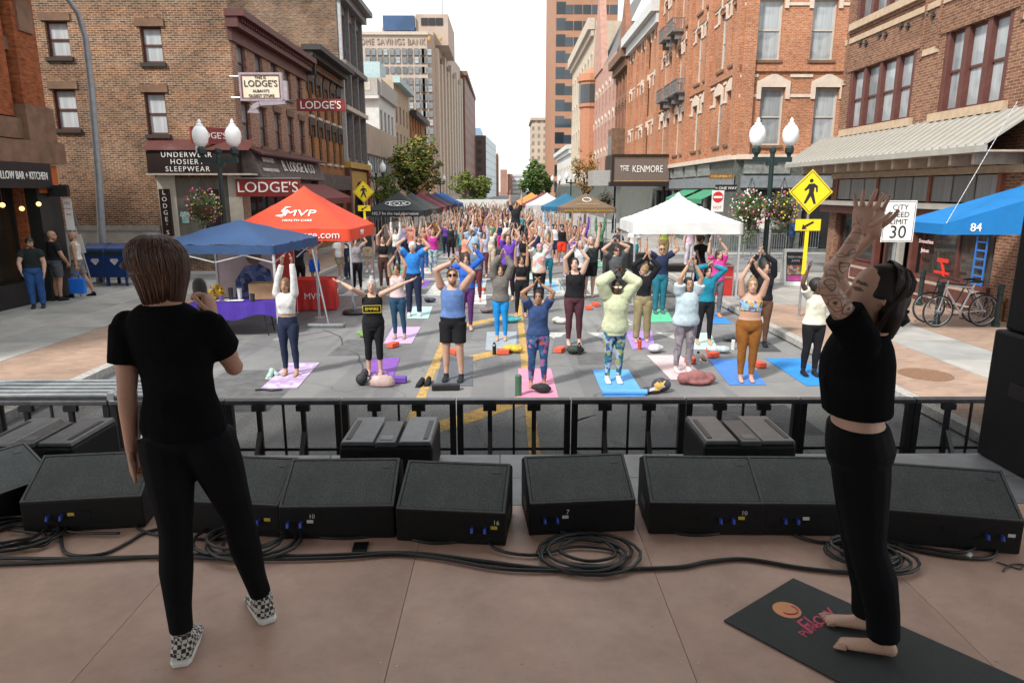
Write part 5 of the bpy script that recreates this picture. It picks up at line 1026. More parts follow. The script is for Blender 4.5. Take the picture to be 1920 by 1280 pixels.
# leader on a small platform far back
pg = V(.35, 27, 0); MB_ = MB().box(-.8, .8, -.5, .5, .01, .85); pb = tag(MB_.build('low_platform', M('platform_black', (.03, .03, .03), .7, .2), None, pg, 0, False, .02), 'low black platform box under the raised leader in the crowd', 'platform')
person('person in black tee on a platform with both arms flung up above the crowd', pg+V(0, 0, .86), 0, 1.78, [V(-.22, -.05, 2.12), V(.24, -.05, 2.14)], [V(-1, 0, 0), V(1, 0, 0)], fem=False, skin=FAIR, hair=('short', BRN), top=('tee', (.02, .02, .022)), bot=('jeans', (.03, .03, .04)), foot=('shoe', KBLK), vox=.02)
# people on the pavements
person('person in black cap, black tee and blue jeans standing by the bar', G(73, 577, .15), rad(28), 1.76, [V(-.22, -.32, .98), V(.24, -.18, .90)], [V(-1, .6, -.4), V(1, .6, -.4)], fem=False, fat=1.22, skin=FAIR, hair=('cap', KBLK), beard=(.14, .07, .04), top=('tee', (.016, .022, .022)), bot=('jeans', (.03, .09, .25)), foot=('shoe', (.03, .03, .03)), look=(0, .5))
person('person in black tee and grey shorts facing the bar', G(113, 563, .15), rad(150), 1.86, [V(-.20, -.22, 1.0), V(.24, -.1, .9)], [V(-1, .6, -.4), V(1, .6, -.4)], fem=False, fat=1.08, skin=TANS, hair=None, beard=(.05, .03, .02), top=('tee', (.012, .014, .016)), bot=('shorts', (.085, .09, .10)), foot=('shoe', (.02, .02, .02)), look=(0, -.7))
person('person in white tank top and grey shorts carrying a blue bag', G(153, 556, .15), rad(-68), 1.80, [V(-.27, -.05, .84), V(.27, .02, .86)], [V(-1, .5, -.3), V(1, .5, -.3)], fem=False, fat=1.05, skin=TANS, hair=None, beard=(.10, .06, .04), top=('tank', (.60, .59, .57)), bot=('shorts', (.19, .18, .18)), foot=('shoe', KBLK), feet=((-.10, .25), (.10, -.22)))
g = G(150, 552, .15); o = thing('shopping_bag', 'bright blue shopping bag hanging from the hand of the person in white tank', 'bag', G(153, 556, .15)+V(.12, -.30, .13)); BB = M('bag_blue', (.01, .16, .68), .6, .1)
MB().prism([(-.2, 0), (.2, 0), (.22, .42), (-.22, .42)], -.06, .06).build('pouch', BB, o, (0, 0, 0), 0, False, .015); MB().tube([(-.1, 0, .42), (-.07, 0, .6), (.07, 0, .6), (.1, 0, .42)], .012, 6).build('handle', BB, o)
def sit(label, loc, yaw, **kw):      # seated: thighs forward
    return person(label, loc, yaw, 1.7, [V(-.2, -.38, .98), V(.2, -.38, .98)], [V(-1, .6, -.6), V(1, .6, -.6)], feet=((-.12, -.1), (.12, -.1)), **kw)
sit('person in black cap and black shirt behind the purple table', G(402, 600, 0)+V(-.4, 2.4, 0), rad(60), fem=False, skin=OLIVE, hair=('cap', KBLK), top=('tee', (.015, .015, .017)), bot=('jeans', NAVY), foot=('shoe', KBLK))
sit('person in black tee and dark jeans beside the red road case', V(6.0, 21.2, 0), rad(10), skin=OLIVE, hair=('afro', BRN), top=('tee', KBLK), bot=('jeans', NAVY), foot=('shoe', KBLK))
person('person in dark blue jacket standing at the far pavement corner', G(1482, 478, .15), rad(70), 1.7, [V(-.15, -.3, 1.12), V(.15, -.3, 1.12)], [V(-1, .5, -.4), V(1, .5, -.4)], fem=False, skin=OLIVE, hair=('beanie', (.05, .06, .12)), top=('hoodie', (.012, .045, .13)), bot=('jeans', (.03, .03, .04)), foot=('shoe', KBLK), look=(-.4, 0))
for i, (x, y, c1, c2, lab) in enumerate(((4.3, 26.5, (.03, .03, .04), (.10, .03, .06), 'bystander in black top and maroon leggings under the white tent'), (5.1, 27.5, (.55, .55, .55), (.02, .16, .2), 'bystander in white top and teal leggings behind the white tent'), (6.2, 27.0, (.25, .3, .05), (.18, .13, .06), 'bystander in olive top and tan trousers behind the white tent'), (7.0, 26.3, (.55, .4, .5), (.5, .45, .5), 'bystander in pale pink clothes at the right of the white tent'), (-6.0, 27.5, (.05, .05, .06), (.3, .25, .18), 'bystander in dark top beside the pedestrian sign'), (-5.6, 24.2, (.02, .02, .02), (.02, .03, .06), 'bystander in black behind the red tent'))):
    person(lab, V(x, y, 0 if x < 5.9 else .15), rad(20*i-40), 1.66+.03*i, None, None, fem=i % 2 == 0, skin=(FAIR, OLIVE, TANS)[i % 3], hair=('short', BRN), top=('tee', c1), bot=('jeans', c2), foot=('shoe', (.1, .1, .1)), vox=.02)
# prototypes for the far crowd
PROT = []
for i in range(8):
    fem = i % 8 not in (1, 4); w_ = (.10, .16, .05, .22, .08, .12, .18, .05)[i]
    r, _ = person('prototype', V(0, 30+i, .01), 0, (1.66, 1.78, 1.62, 1.68, 1.8, 1.64, 1.7, 1.66)[i], [V(-w_, -.06, 2.0+.03*(i % 3)), V(w_, -.06, 2.0+.03*(i % 3))], [V(-1, -.2, .1)*(1 if i % 2 else .5)+V(0, 0, .01), V(1, -.2, .1)*(1 if i % 2 else .5)+V(0, 0, .01)], fem=fem, fat=(.96, 1.04, 1.02, .95, .98, 1.1, .97, 1.0)[i], look=((.1, .3, 0, .25, .15, .35, .05, .2)[i], (.2, -.2, .1, -.1, .3, 0, -.25, 0)[i]), hair=(('long', 'short', 'bun', 'pony', 'short', 'long', 'bun', 'long')[i], BRN), top=(('tank', 'tee', 'tee', 'crop', 'tank', 'tee', 'long', 'tank')[i], KBLK), bot=(('leggings', 'shorts', 'leggings', 'leggings', 'shorts', 'capri', 'leggings', 'leggings')[i], KBLK), vox=.024)
    PROT.append(r)
flush()
TOPC = [('black', (.02, .02, .022)), ('white', (.62, .62, .62)), ('grey', (.24, .24, .25)), ('navy', (.02, .03, .08)), ('pink', (.60, .22, .30)), ('teal', (.03, .25, .30)), ('purple', (.16, .06, .34)), ('orange', (.52, .22, .09)), ('light blue', (.30, .45, .62)), ('black', (.02, .02, .022)), ('grey', (.24, .24, .25)), ('white', (.62, .62, .62)), ('navy', (.02, .03, .08)), ('black', (.02, .02, .022)), ('red', (.40, .06, .06)), ('green', (.08, .20, .12)), ('lavender', (.42, .36, .55)), ('coral', (.66, .25, .2)), ('blue', (.03, .15, .50))]
BOTC = [('black', KBLK), ('black', KBLK), ('navy', NAVY), ('grey', (.14, .14, .15)), ('maroon', (.11, .03, .04)), ('teal', (.02, .16, .2)), ('purple', (.13, .05, .22)), ('blue', (.03, .10, .30)), ('brown', (.08, .045, .03))]
rnd = random.Random(11)
taken = [(o.location.x, o.location.y) for o in bpy.data.objects if o.name.startswith('person') and o not in PROT]
spots = []
yy = 23.0
while yy < 62:
    n = 8 if yy < 43 else 6
    for k in range(n):
        hi = 4.2 if yy < 33 else (2.5 if yy < 43 else 1.2); lo = -4.9 if yy < 32 else -3.7
        x = lo+(hi-lo)*(k+.5)/n+rnd.uniform(-.32, .32); y = yy+rnd.uniform(-.35, .35)
        if y < 27 and not (-3.6 < x < 3.2): continue
        if all((x-a)**2+(y-b)**2 > (.75 if y > 28 else 1.1)**2 for a, b in taken): spots.append((x, y)); taken.append((x, y))
    yy += 1.95 if yy < 34 else 2.3
cnt = {}
HMAT = [M('hr%d' % i, c, .6, .3, 30) for i, c in enumerate((BRN, BLK, BLD, RDH, GRY, (.10, .05, .025)))]
SKM = [skinm(c) for c in (FAIR, FAIR, TANS, OLIVE, PALE, DARK)]
MATC = [(.20, .10, .40), (.05, .25, .60), (.55, .25, .35), (.10, .11, .12), (.35, .55, .55), (.45, .35, .55), (.10, .40, .25), (.5, .5, .5)]
for i, (x, y) in enumerate(spots):
    p = PROT[i % 8]; r = p if i < 8 else copy_tree(p)
    r.location = (x, y, .008); r.rotation_euler.z = rnd.uniform(-.15, .15); k = rnd.uniform(.95, 1.05); r.scale = (k, k, k)
    tn, tc = rnd.choice(TOPC); bn, bc = rnd.choice(BOTC)
    for ch in r.children:
        nm = ch.name.split('.')[0]
        m = {'body': rnd.choice(SKM), 'hair': rnd.choice(HMAT), 'leggings': cloth(bc), 'shorts': cloth(bc)}.get(nm, cloth(tc))
        ch.material_slots[0].link = 'OBJECT'; ch.material_slots[0].material = m
    zone = ('left' if x < -1.6 else 'right' if x > 1.3 else 'middle'); dep = 'front' if y < 33 else 'mid' if y < 46 else 'back'
    bw_ = 'shorts' if i % 8 in (1, 4) else 'leggings'
    r['label'] = '%s top, %s %s, arms raised, %s of crowd, %s rows' % (tn, bn, bw_, zone, dep); r['group'] = 'far crowd of yoga students'
    if y < 38:
        c = MATC[i % 8]; q = .31; o = MB().box(-q, q, -.95, .85, 0, .006).build('yoga_mat', M('mat_%d_%d_%d' % tuple(v*255 for v in c), c, .75, .12, 5), None, (x, y, .001)); tag(o, 'mat under %s top and %s %s, %s of crowd, %s rows' % (tn, bn, bw_, zone, dep), 'yoga mat', 'yoga mats on the street')
for o in list(bpy.data.objects):
    if str(o.get('label', '')).startswith('person in black EMPIRE'):
        s_ = 1.62/1.7; YP = M('print_yellow', (.65, .50, .03), .7, .1); text('EMPIRE', .07, YP, o, (0, -.155, 1.2*s_), ext=.003); b = MB()
        for x0, x1, z0, z1 in ((-.15, .15, .055, .062), (-.15, .15, -.062, -.055), (-.15, -.143, -.055, .055), (.143, .15, -.055, .055)): b.box(x0, x1, -.152, -.146, 1.2*s_+z0, 1.2*s_+z1)
        b.build('print_border', YP, o)
# ------------------------------------------------------------ tents
ALU = M('tent_aluminium', (.50, .51, .53), .4, .1, metal=.5)
def fabric(name, c, r=.75):
    if name in MC: return MC[name]
    m = M(name, c, r, .10, 1.6, .9, 6); t = m.node_tree; b = t.nodes['Principled BSDF']
    tr = N(t, 'BsdfTranslucent'); tr.inputs['Color'].default_value = (*sc(c, 1.2), 1); mxs = N(t, 'MixShader'); mxs.inputs[0].default_value = .18
    t.links.new(b.outputs[0], mxs.inputs[1]); t.links.new(tr.outputs[0], mxs.inputs[2]); t.links.new(mxs.outputs[0], t.nodes['Material Output'].inputs[0]); return m
def canopy(label, cx, cy, w, d, ze, zp, m, vh=.27, yaw=0, legs=True, sag=.88, gz=0, wr=.008, group='pop up tents along the street'):
    o = thing('canopy_tent', label, 'tent', (cx, cy, gz), yaw, group); n = 22; b = MB(); rn = random.Random(int(cx*100)); idx = {}
    def pt(i, j):
        u, v = 2*i/n-1, 2*j/n-1; t = max(abs(u), abs(v)); ridge = 1-abs(abs(u)-abs(v))/(t+1e-6)
        z = zp-(zp-ze)*(t**sag)-.07*(1-ridge)*math.sin(math.pi*t)*t+rn.uniform(-.006, .006)+wr*t*math.sin(7*u+11*v+3*math.sin(5*u*v+cx))
        return (u*w/2, v*d/2, z-gz)
    b.add([pt(i, j) for i in range(n+1) for j in range(n+1)], [(i*(n+1)+j, (i+1)*(n+1)+j, (i+1)*(n+1)+j+1, i*(n+1)+j+1) for i in range(n) for j in range(n)]); b.build('canopy_roof', m, o, smooth=True)
    ring = [(-w/2+w*i/n, -d/2) for i in range(n)]+[(w/2, -d/2+d*i/n) for i in range(n)]+[(w/2-w*i/n, d/2) for i in range(n)]+[(-w/2, d/2-d*i/n) for i in range(n)]
    b = MB(); q = len(ring); b.add([(x*1.004, y*1.004, ze-gz+.004) for x, y in ring]+[(x*1.008+rn.uniform(-.012, .012), y*1.008+rn.uniform(-.012, .012), ze-vh-gz+rn.uniform(-.008, .008)) for x, y in ring], [(i, (i+1) % q, (i+1) % q+q, i+q) for i in range(q)]); b.build('valance', m, o, smooth=True)
    if legs:
        for sx in (-1, 1):
            for sy in (-1, 1):
                MB().bar((sx*(w/2-.05), sy*(d/2-.05), 0), (sx*(w/2-.05), sy*(d/2-.05), ze-gz), .045).build('leg', ALU, o); MB().box(-.11, .11, -.11, .11, 0, .015).build('foot_plate', ALU, o, (sx*(w/2-.05), sy*(d/2-.05), .0))
        for sy in (-1, 1):
            for k in range(2):
                MB().bar((-(w/2-.05)+k*w/2*.97, sy*(d/2-.05), ze-gz-.35), (k*w/2*.97, sy*(d/2-.05), ze-gz-.05), .025).build('truss_bar', ALU, o); MB().bar((-(w/2-.05)+k*w/2*.97, sy*(d/2-.03), ze-gz-.05), (k*w/2*.97, sy*(d/2-.03), ze-gz-.35), .025).build('truss_bar', ALU, o)
        for sx in (-1, 1):
            for k in range(2):
                MB().bar((sx*(w/2-.05), -(d/2-.05)+k*d/2*.97, ze-gz-.35), (sx*(w/2-.05), k*d/2*.97, ze-gz-.05), .025).build('truss_bar', ALU, o)
    return o
TW = M('tent_print_white', (.82, .80, .79), .6, .05)
red = canopy('bright red MVP health care tent with white lettering', -5.37, 18.6, 3.05, 3.0, 2.13, 3.18, fabric('tent_red', (.74, .075, .03)), .29)
def slope_text(o, s_, size, t, ze, zp, d, w=0, face='S', ext=.004, sx=1, m=TW):
    """lettering lying on the front roof panel, t = how far down the slope (0 ridge - 1 eave)"""
    an = math.degrees(math.atan2(zp-ze, d/2)); z = zp-(zp-ze)*t**.88+.03-.045*math.sin(math.pi*t)
    return text(s_, size, m, o, (w, -d/2*t-.02, z), 0, an, ext=ext, sx=sx)
slope_text(red, 'MVP', .36, .60, 2.13, 3.18, 3.0, .12, sx=1.2); slope_text(red, 'HEALTH CARE', .115, .79, 2.13, 3.18, 3.0, .12)
z_ = 3.18-1.05*.6**.88-.03; MB().tube([(-.48, -.98, z_-.04), (-.32, -1.0, z_-.06), (-.22, -.92, z_+.01), (-.34, -.84, z_+.06), (-.28, -.72, z_+.15), (-.16, -.70, z_+.17)], [.01, .05, .06, .04, .03, .008], 6).build('emblem', TW, red)
text('mvphealthcare.com', .25, TW, red, (.15, -1.53, 1.985), sx=1.12); text('MVP', .2, TW, red, (1.545, -.3, 1.985), rad(90))
blue = canopy('faded navy blue pop up tent with wind bent roof', -5.95, 15.45, 2.6, 2.6, 1.96, 2.42, fabric('tent_navy', (.028, .075, .19)), .18, rad(-4), sag=1.05, wr=.022)
lg = thing('leaning_tent_pole', 'leaning steel pole on a flat weight in front of the red tent', 'pole', G(612, 613)); e_ = AY(585, 468, 15.9)-lg.location
MB().tube([(.05, 0, .07), e_], .022).build('pole', ALU, lg); MB().box(-.42, .42, -.09, .09, .005, .09).build('weight', STEEL, lg, (0, 0, 0), 0, False, .02)
eq = canopy('black EQX radio station tent with white oval logo', -5.45, 35.5, 2.9, 3.0, 2.12, 3.02, fabric('tent_black', (.032, .036, .04)), .30)
slope_text(eq, 'EQX', .42, .6, 2.12, 3.02, 3.0, .05, sx=1.1); z_ = 3.02-.9*.6**.88-.03
MB().tube([(.05+.62*math.cos(a), -.92-.23*math.sin(a)*.86, z_+.03-.23*math.sin(a)*.5*-1*-1) for a in [2*math.pi*i/24 for i in range(25)]], .018, 5).build('oval', TW, eq)
text('102.7 fm the real alternative', .20, TW, eq, (0, -1.53, 1.97))
for lab, x, y, c, nm in (('dark grey tent behind the black radio tent', -5.35, 39.2, (.06, .065, .07), 'grey'), ('maroon tent in the left row', -5.3, 43, (.20, .025, .045), 'maroon'), ('dark tent with maroon trim in the left row', -5.25, 47, (.07, .03, .04), 'dkm'), ('deep blue tent at the far end of the left row', -5.2, 51, (.03, .04, .16), 'dpb'), ('bright blue tent at the end of the left row', -5.1, 55.5, (.03, .16, .45), 'brb')):
    canopy(lab, x, y, 3, 3, 2.1, 2.98, fabric('tent_'+nm, c))
canopy('plain white pop up tent over the sound desk', 4.9, 19.87, 2.9, 2.9, 2.22, 3.02, fabric('tent_white', (.72, .73, .73)), .30, rad(-2), sag=.72)
br_ = canopy('brown spirits company tent with gold lettering', 4.25, 37.5, 2.85, 3, 2.2, 2.95, fabric('tent_brown', (.17, .115, .075)), .27)
GL = M('tent_print_gold', (.55, .32, .05), .6, .1); text('www.NewScotlandSpirits.com', .21, GL, br_, (0, -1.53, 2.06), sx=.98); slope_text(br_, 'New Scotland Spirits', .15, .72, 2.2, 2.95, 3, 0, m=GL); z_ = 2.95-.75*.42**.88
MB().tube([(.22*math.cos(a), -.62-.2*math.sin(a)*.88, z_-.1*math.sin(a)) for a in [2*math.pi*i/16 for i in range(17)]], .02, 5).build('emblem', TW, br_)
for lab, x, y, c, nm in (('teal blue tent behind the brown spirits tent', 3.55, 41.7, (.02, .14, .26), 'teal'), ('pale white tent in the right row', 2.7, 46.5, (.55, .55, .57), 'w2'), ('maroon tent behind the pale white tent', 2.6, 50.5, (.22, .05, .06), 'm2'), ('orange tent far along the right row', 1.95, 54.5, (.66, .28, .07), 'or'), ('grey tent at the far end of the right row', 1.4, 59.5, (.10, .10, .11), 'g2')):
    canopy(lab, x, y, 2.8, 2.8, 2.15, 2.95, fabric('tent_'+nm, c))
o = thing('white_screen_fence', 'long white fence banner closing the street behind the crowd', 'fence', (-1, 64, 0)); MB().box(-4.5, 4.5, -.02, .02, .1, 2.3).build('banner', M('banner_white', (.62, .62, .61), .7, .06), o)
for i in range(5): MB().box(-.03, .03, .02, .08, 0, 2.3).build('post', STEEL, o, (-4.4+i*2.2, 0, 0))
# shop awning with the number 84
AB = fabric('awning_blue', (.005, .19, .52)); o = thing('number_awning', 'bright blue entrance awning marked 84 with support chain', 'awning', (8.25, 13.0, 0))
MB().prism([(0, 2.24), (0, 2.44), (3.05, 3.34), (3.05, 2.24)], 0, 1.4).build('canvas', AB, o); text('84', .22, TW, o, (.62, -.01, 2.37))
c0 = V(.05, .0, 2.45); c1 = AY(1908, 190, 13.3)-o.location
for i in range(34): p = c0+(c1-c0)*(i/34); q = c0+(c1-c0)*((i+.9)/34); MB().tube([p, q], [.008, .008], 5).build('chain_link', GREYM, o)
# ------------------------------------------------------------ lamps
DGREEN = M('lamp_green_black', (.012, .028, .028), .4, .2); GLOBE = M('lamp_globe', (.80, .82, .83), .25, .03, emit=.05)
def lamp_proto():
    o = thing('street_lamp', 'x', 'street lamp', (0, 0, 0), 0, 'twin globe street lamps')
    MB().lathe([(.19, 0), (.19, .12), (.15, .2), (.15, .9), (.10, 1.05), (.075, 1.2), (.065, 3.95), (.09, 4.0), (.09, 4.1), (.05, 4.14)], 12).build('pole', DGREEN, o, smooth=False); MB().box(-.55, .55, -.05, .05, 3.72, 3.86).box(-.15, .15, -.06, .06, 3.62, 3.716).build('crossbar', DGREEN, o)
    for q in (-1, 1):
        MB().lathe([(.05, 3.86), (.06, 3.92), (.12, 3.98), (.125, 4.1), (.09, 4.16)], 12).build('lamp_cup', DGREEN, o, (q*.47, 0, 0)); g = MB().lathe([(.09, 4.165), (.19, 4.28), (.225, 4.45), (.215, 4.58), (.15, 4.70), (.10, 4.73)], 16).build('globe', GLOBE, o, (q*.47, 0, 0), smooth=True)
        MB().lathe([(.10, 4.732), (.095, 4.78), (.045, 4.81), (.055, 4.85), (.02, 4.93)], 12).build('finial', GLOBE, g)
    return o
lp = lamp_proto(); first = True
for x, y, z, lab in ((-8.33, 20.5, .15, 'twin globe street lamp in front of the Lodge\'s corner'), (7.55, 20, .15, 'twin globe street lamp beside the big yellow pedestrian sign'), (-8.9, 48, .15, 'twin globe street lamp above the black radio tent'), (7.6, 49, .15, 'twin globe street lamp in front of the hotel marquee'), (6.5, 92, .15, 'distant twin globe lamp above the orange tent'), (-8.3, 88, .15, 'distant twin globe lamp below the leafy tree'), (6.9, 75, .15, 'distant twin globe lamp beside the sparse tree')):
    c = lp if first else copy_tree(lp); first = False; c.location = (x, y, z-.02); c['label'] = lab
tp = thing('tall_light_pole', 'tall curved grey steel light pole in front of the tan brick wall', 'light pole', (-13.1, 22.0, .15))
pp = [AY(192, 460, 22), AY(185, 330, 22), AY(172, 170, 22), AY(160, 70, 21.9), AY(146, 25, 21.7), AY(128, 0, 21.4), AY(100, -18, 21)]
MB().tube([V(0, 0, 0)]+[p-tp.location for p in pp], [.13, .12, .11, .10, .085, .075, .065, .06], 10).build('mast', GREYM, tp, smooth=True); MB().box(-.2, .2, -.2, .2, 0, .05).build('base_plate', GREYM, tp)
# ------------------------------------------------------------ foliage
def leaves(b, c, r, n, s, rn, mi=3, q=(1, 1, 1)):
    for _ in range(n):
        d = V(rn.gauss(0, 1), rn.gauss(0, 1), rn.gauss(0, 1)).normalized()*r*rn.random()**.45; p = Vector(c)+V(d.x*q[0], d.y*q[1], d.z*q[2])
        a = V(rn.gauss(0, 1), rn.gauss(0, 1), rn.gauss(0, .6)).normalized(); e = a.orthogonal().normalized(); k = s*rn.uniform(.6, 1.3)
        b.add([p-a*k, p-e*k*.5, p+a*k, p+e*k*.5], [(0, 1, 2, 3)], rn.randrange(mi))
def leafm(n, c): return M(n, c, .6, .35, 3, spec=.3)
def tree(label, base, trunk_h, cc, R_, n, ls, cols, seed, dens=26):
    rn = random.Random(seed); o = thing('street_tree', label, 'tree', base); c = Vector(cc)-Vector(base)
    b = MB(); b.tube([(0, 0, 0), (.03, 0, trunk_h*.5), (c.x*.5, c.y*.5, trunk_h), c*.9], [.13, .11, .09, .03], 8)
    tips = []
    for _ in range(n):
        d = V(rn.gauss(0, 1), rn.gauss(0, 1), rn.gauss(0, .9)).normalized()*rn.uniform(.45, 1.0); tips.append(c+V(d.x*R_[0], d.y*R_[1], d.z*R_[2]))
    for p in tips[::3]: b.tube([(c.x*.4, c.y*.4, trunk_h*.95), lerp(V(c.x*.5, c.y*.5, trunk_h), p, .5)+V(0, 0, -.1), p], [.06, .03, .01], 5)
    b.build('trunk', M('bark', (.07, .055, .045), .9, .3, 20, .5, 40), o); b = MB()
    for p in tips: leaves(b, p, min(R_)*rn.uniform(.2, .38), dens, ls, rn)
    b.build('crown', [leafm('leaf_%s_%d' % (label[:8], i), k) for i, k in enumerate(cols)], o); return o
GRN = [(.05, .09, .015), (.085, .12, .02), (.14, .13, .02)]
tree('leafy green and yellow street tree in front of the bank tower', (-7.6, 56, .15), 2.6, (-7.25, 56, 5.0), (2.1, 1.7, 2.3), 105, .15, [(.045, .085, .015), (.08, .11, .02), (.20, .15, .02)], 3, 46)
tree('small green bush tree between lamp and left tents', (-7.6, 42, .15), 1.6, (-7.4, 42, 3.2), (1.0, .9, .9), 40, .09, GRN, 4, 34)
tree('round green tree at the far end of the right pavement', (7.0, 140, .15), 2.4, (5.8, 140, 4.9), (3.3, 2.5, 4.0), 120, .30, [(.04, .09, .015), (.06, .11, .02), (.09, .13, .03)], 5, 34)
tree('sparse yellowing street tree beside the hotel marquee', (7.0, 62, .15), 2.4, (6.9, 62, 4.7), (1.3, 1.2, 2.0), 55, .12, [(.10, .10, .015), (.22, .14, .02), (.25, .10, .02)], 6, 18)
tree('dark green tree far down the left pavement', (-8, 150, .15), 2.4, (-7.5, 150, 4.0), (4.5, 3, 3.6), 80, .35, GRN, 9, 30)
tree('overhanging leafy branch tree at the left edge by the bar', (-10.9, 11.4, .15), 3.2, (-10.2, 11.9, 5.0), (1.25, 1.2, 1.5), 40, .07, [(.07, .11, .02), (.16, .17, .03), (.05, .08, .02)], 8, 26)
def basket(label, p, r, cols, seed, droop=.0, top=None):
    rn = random.Random(seed); o = thing('hanging_flower_basket', label, 'flower basket', p, 0, 'hanging flower baskets')
    MB().lathe([(.05, -r*.8), (r*.5, -r*.5), (r*.62, -.05), (r*.6, 0)], 12).build('basket', M('coir', (.08, .05, .03), .9, .3, 20), o)
    b = MB(); leaves(b, (0, 0, .0), r, 620, .045, rn, 3, (1, 1, .85)); leaves(b, (0, 0, -r*.5), r*.8, int(380*(1+droop)), .045, rn, 3, (.9, .9, 1+droop)); b.build('foliage', [leafm('bl0', (.06, .10, .02)), leafm('bl1', (.10, .14, .03)), leafm('bl2', (.04, .07, .02))], o)
    b = MB()
    for _ in range(120):
        d = V(rn.gauss(0, 1), rn.gauss(0, 1), rn.gauss(0, 1)).normalized()*r*rn.uniform(.85, 1.05); b.ball(d+V(0, 0, -r*.15*droop), .027*rn.uniform(.7, 1.2), 5, 3, rn.randrange(len(cols)))
    b.build('flowers', [M('petal_%d_%d_%d' % tuple(v*255 for v in c), c, .6, .1) for c in cols], o)
    for a in range(3): MB().tube([(r*.55*math.cos(a*2.1), r*.55*math.sin(a*2.1), 0), (0, 0, r+.25)], .008, 4).build('chain', BLACK, o)
PK, PW, PY, PM = (.60, .10, .22), (.70, .66, .62), (.68, .50, .03), (.45, .03, .12)
basket('flower basket of yellow, pink and white blooms on the left lamp', AY(381, 385, 20.2), .52, [PK, PW, PY, PM], 1)
basket('white and pink flower basket left of the right lamp pole', AY(1406, 388, 19.7), .56, [PW, PW, PK], 2, .8)
basket('yellow and pink flower basket right of the right lamp pole', AY(1467, 385, 20.3), .54, [PY, PK, (.5, .25, .5)], 3, .5)
basket('small flower basket by the hotel marquee', AY(1135, 375, 48), .6, [PY, PK], 4)
# ------------------------------------------------------------ signs
def pole(o, h, r=.03, m=STEEL): MB().tube([(0, 0, 0), (0, 0, h)], r, 8).build('pole', m, o)
def xsign(label, x, y, z0, zc, s_, arrow=True, yellow=True):
    o = thing('pedestrian_crossing_sign', label, 'sign', (x, y, z0)); z = zc-z0; pole(o, z+s_*.3, .03)
    k = s_/2
    MB().prism([(-k, z), (0, z-k), (k, z), (0, z+k)], -.05, -.038).build('diamond_plate', YELLOW, o); t = k*.93; u = k*.89
    b = MB()
    for a, c in (((-1, 0), (0, -1)), ((0, -1), (1, 0)), ((1, 0), (0, 1)), ((0, 1), (-1, 0))): b.add([(a[0]*t, -.052, z+a[1]*t), (c[0]*t, -.052, z+c[1]*t), (c[0]*u, -.052, z+c[1]*u), (a[0]*u, -.052, z+a[1]*u)], [(0, 1, 2, 3)])
    b.build('border', BLACK, o); q = s_
    b = MB().ball((-.01*q, -.052, z+.25*q), .045*q, 10, 6, 0, (1, .1, 1)); b.prism([(-.06*q, z+.18*q), (.06*q, z+.19*q), (.14*q, z+.13*q), (.15*q, z+.0*q), (.115*q, z+.0*q), (.10*q, z+.09*q), (.07*q, z+.11*q), (.06*q, z-.02*q), (.13*q, z-.26*q), (.08*q, z-.27*q), (.0, z-.09*q), (-.10*q, z-.26*q), (-.15*q, z-.25*q), (-.05*q, z-.01*q), (-.05*q, z+.08*q), (-.14*q, z+.02*q), (-.16*q, z+.05*q)], -.056, -.051)
    b.build('walking_figure', BLACK, o)
    if arrow:
        za = z-k-.24*s_; MB().box(-.29*s_, .29*s_, -.05, -.038, za-.13*s_, za+.13*s_).build('arrow_plate', YELLOW, o); MB().prism([(-.14*s_, za-.10*s_), (-.02*s_, za-.09*s_), (-.055*s_, za-.055*s_), (.13*s_, za+.05*s_), (.11*s_, za+.09*s_), (-.085*s_, za-.015*s_), (-.12*s_, za+.02*s_)], -.056, -.051).build('arrow', BLACK, o)
    MB().box(-.045, .045, -.034, -.03, 1.0, z-k*1.5).build('yellow_strip', YELLOW, o)
g = G(1495, 590, .15); xsign('large yellow diamond pedestrian crossing sign with arrow plate on the right', AY(1519, 360, 15.9).x, 15.9, .15, AY(1519, 360, 15.9).z, 1.0)
xsign('yellow pedestrian crossing sign behind the red tent', AY(682, 360, 28).x, 28, 0, AY(682, 360, 28).z, .86)
sp_ = thing('speed_limit_sign', 'white CITY SPEED LIMIT 30 sign on a perforated post', 'sign', (AY(1682, 420, 13.2).x, 13.2, .15)); pole(sp_, 2.7, .03); zc = AY(1682, 415, 13.2).z-.15
MB().box(-.31, .31, -.05, -.04, zc-.39, zc+.39).build('plate', WHITEP, sp_, bevel=.004)
b = MB()
for x0, x1, z0, z1 in ((-.29, .29, .365, .375), (-.29, .29, -.375, -.365), (-.29, -.28, -.365, .365), (.28, .29, -.365, .365)): b.box(x0, x1, -.053, -.05, zc+z0, zc+z1)
b.build('border', BLACK, sp_)
for s_, sz, z in (('CITY', .14, .26), ('SPEED', .14, .125), ('LIMIT', .14, -.01), ('30', .34, -.21)): text(s_, sz, BLACK, sp_, (0, -.054, zc+z), ext=.002)
def plate(name, label, x, y, Y, w, h, z0, face, rows, col=BLACK, post=True, yaw=0):
    p = AY(x, y, Y); o = thing(name, label, 'sign', (p.x, Y, z0), yaw); z = p.z-z0
    if post: pole(o, z+h/2, .025)
    MB().box(-w/2, w/2, -.045, -.035, z-h/2, z+h/2).build('plate', face, o)
    for s_, sz, dz, c in rows: text(s_, sz, c, o, (0, -.048, z+dz), ext=.002)
    return o
SR = M('sign_white_red', (.75, .74, .72), .4, .05); REDL = M('letter_red', (.55, .03, .03), .5, .05); GRL = M('letter_green', (.03, .30, .16), .5, .05); BLL = M('letter_blue', (.03, .08, .30), .5, .05)
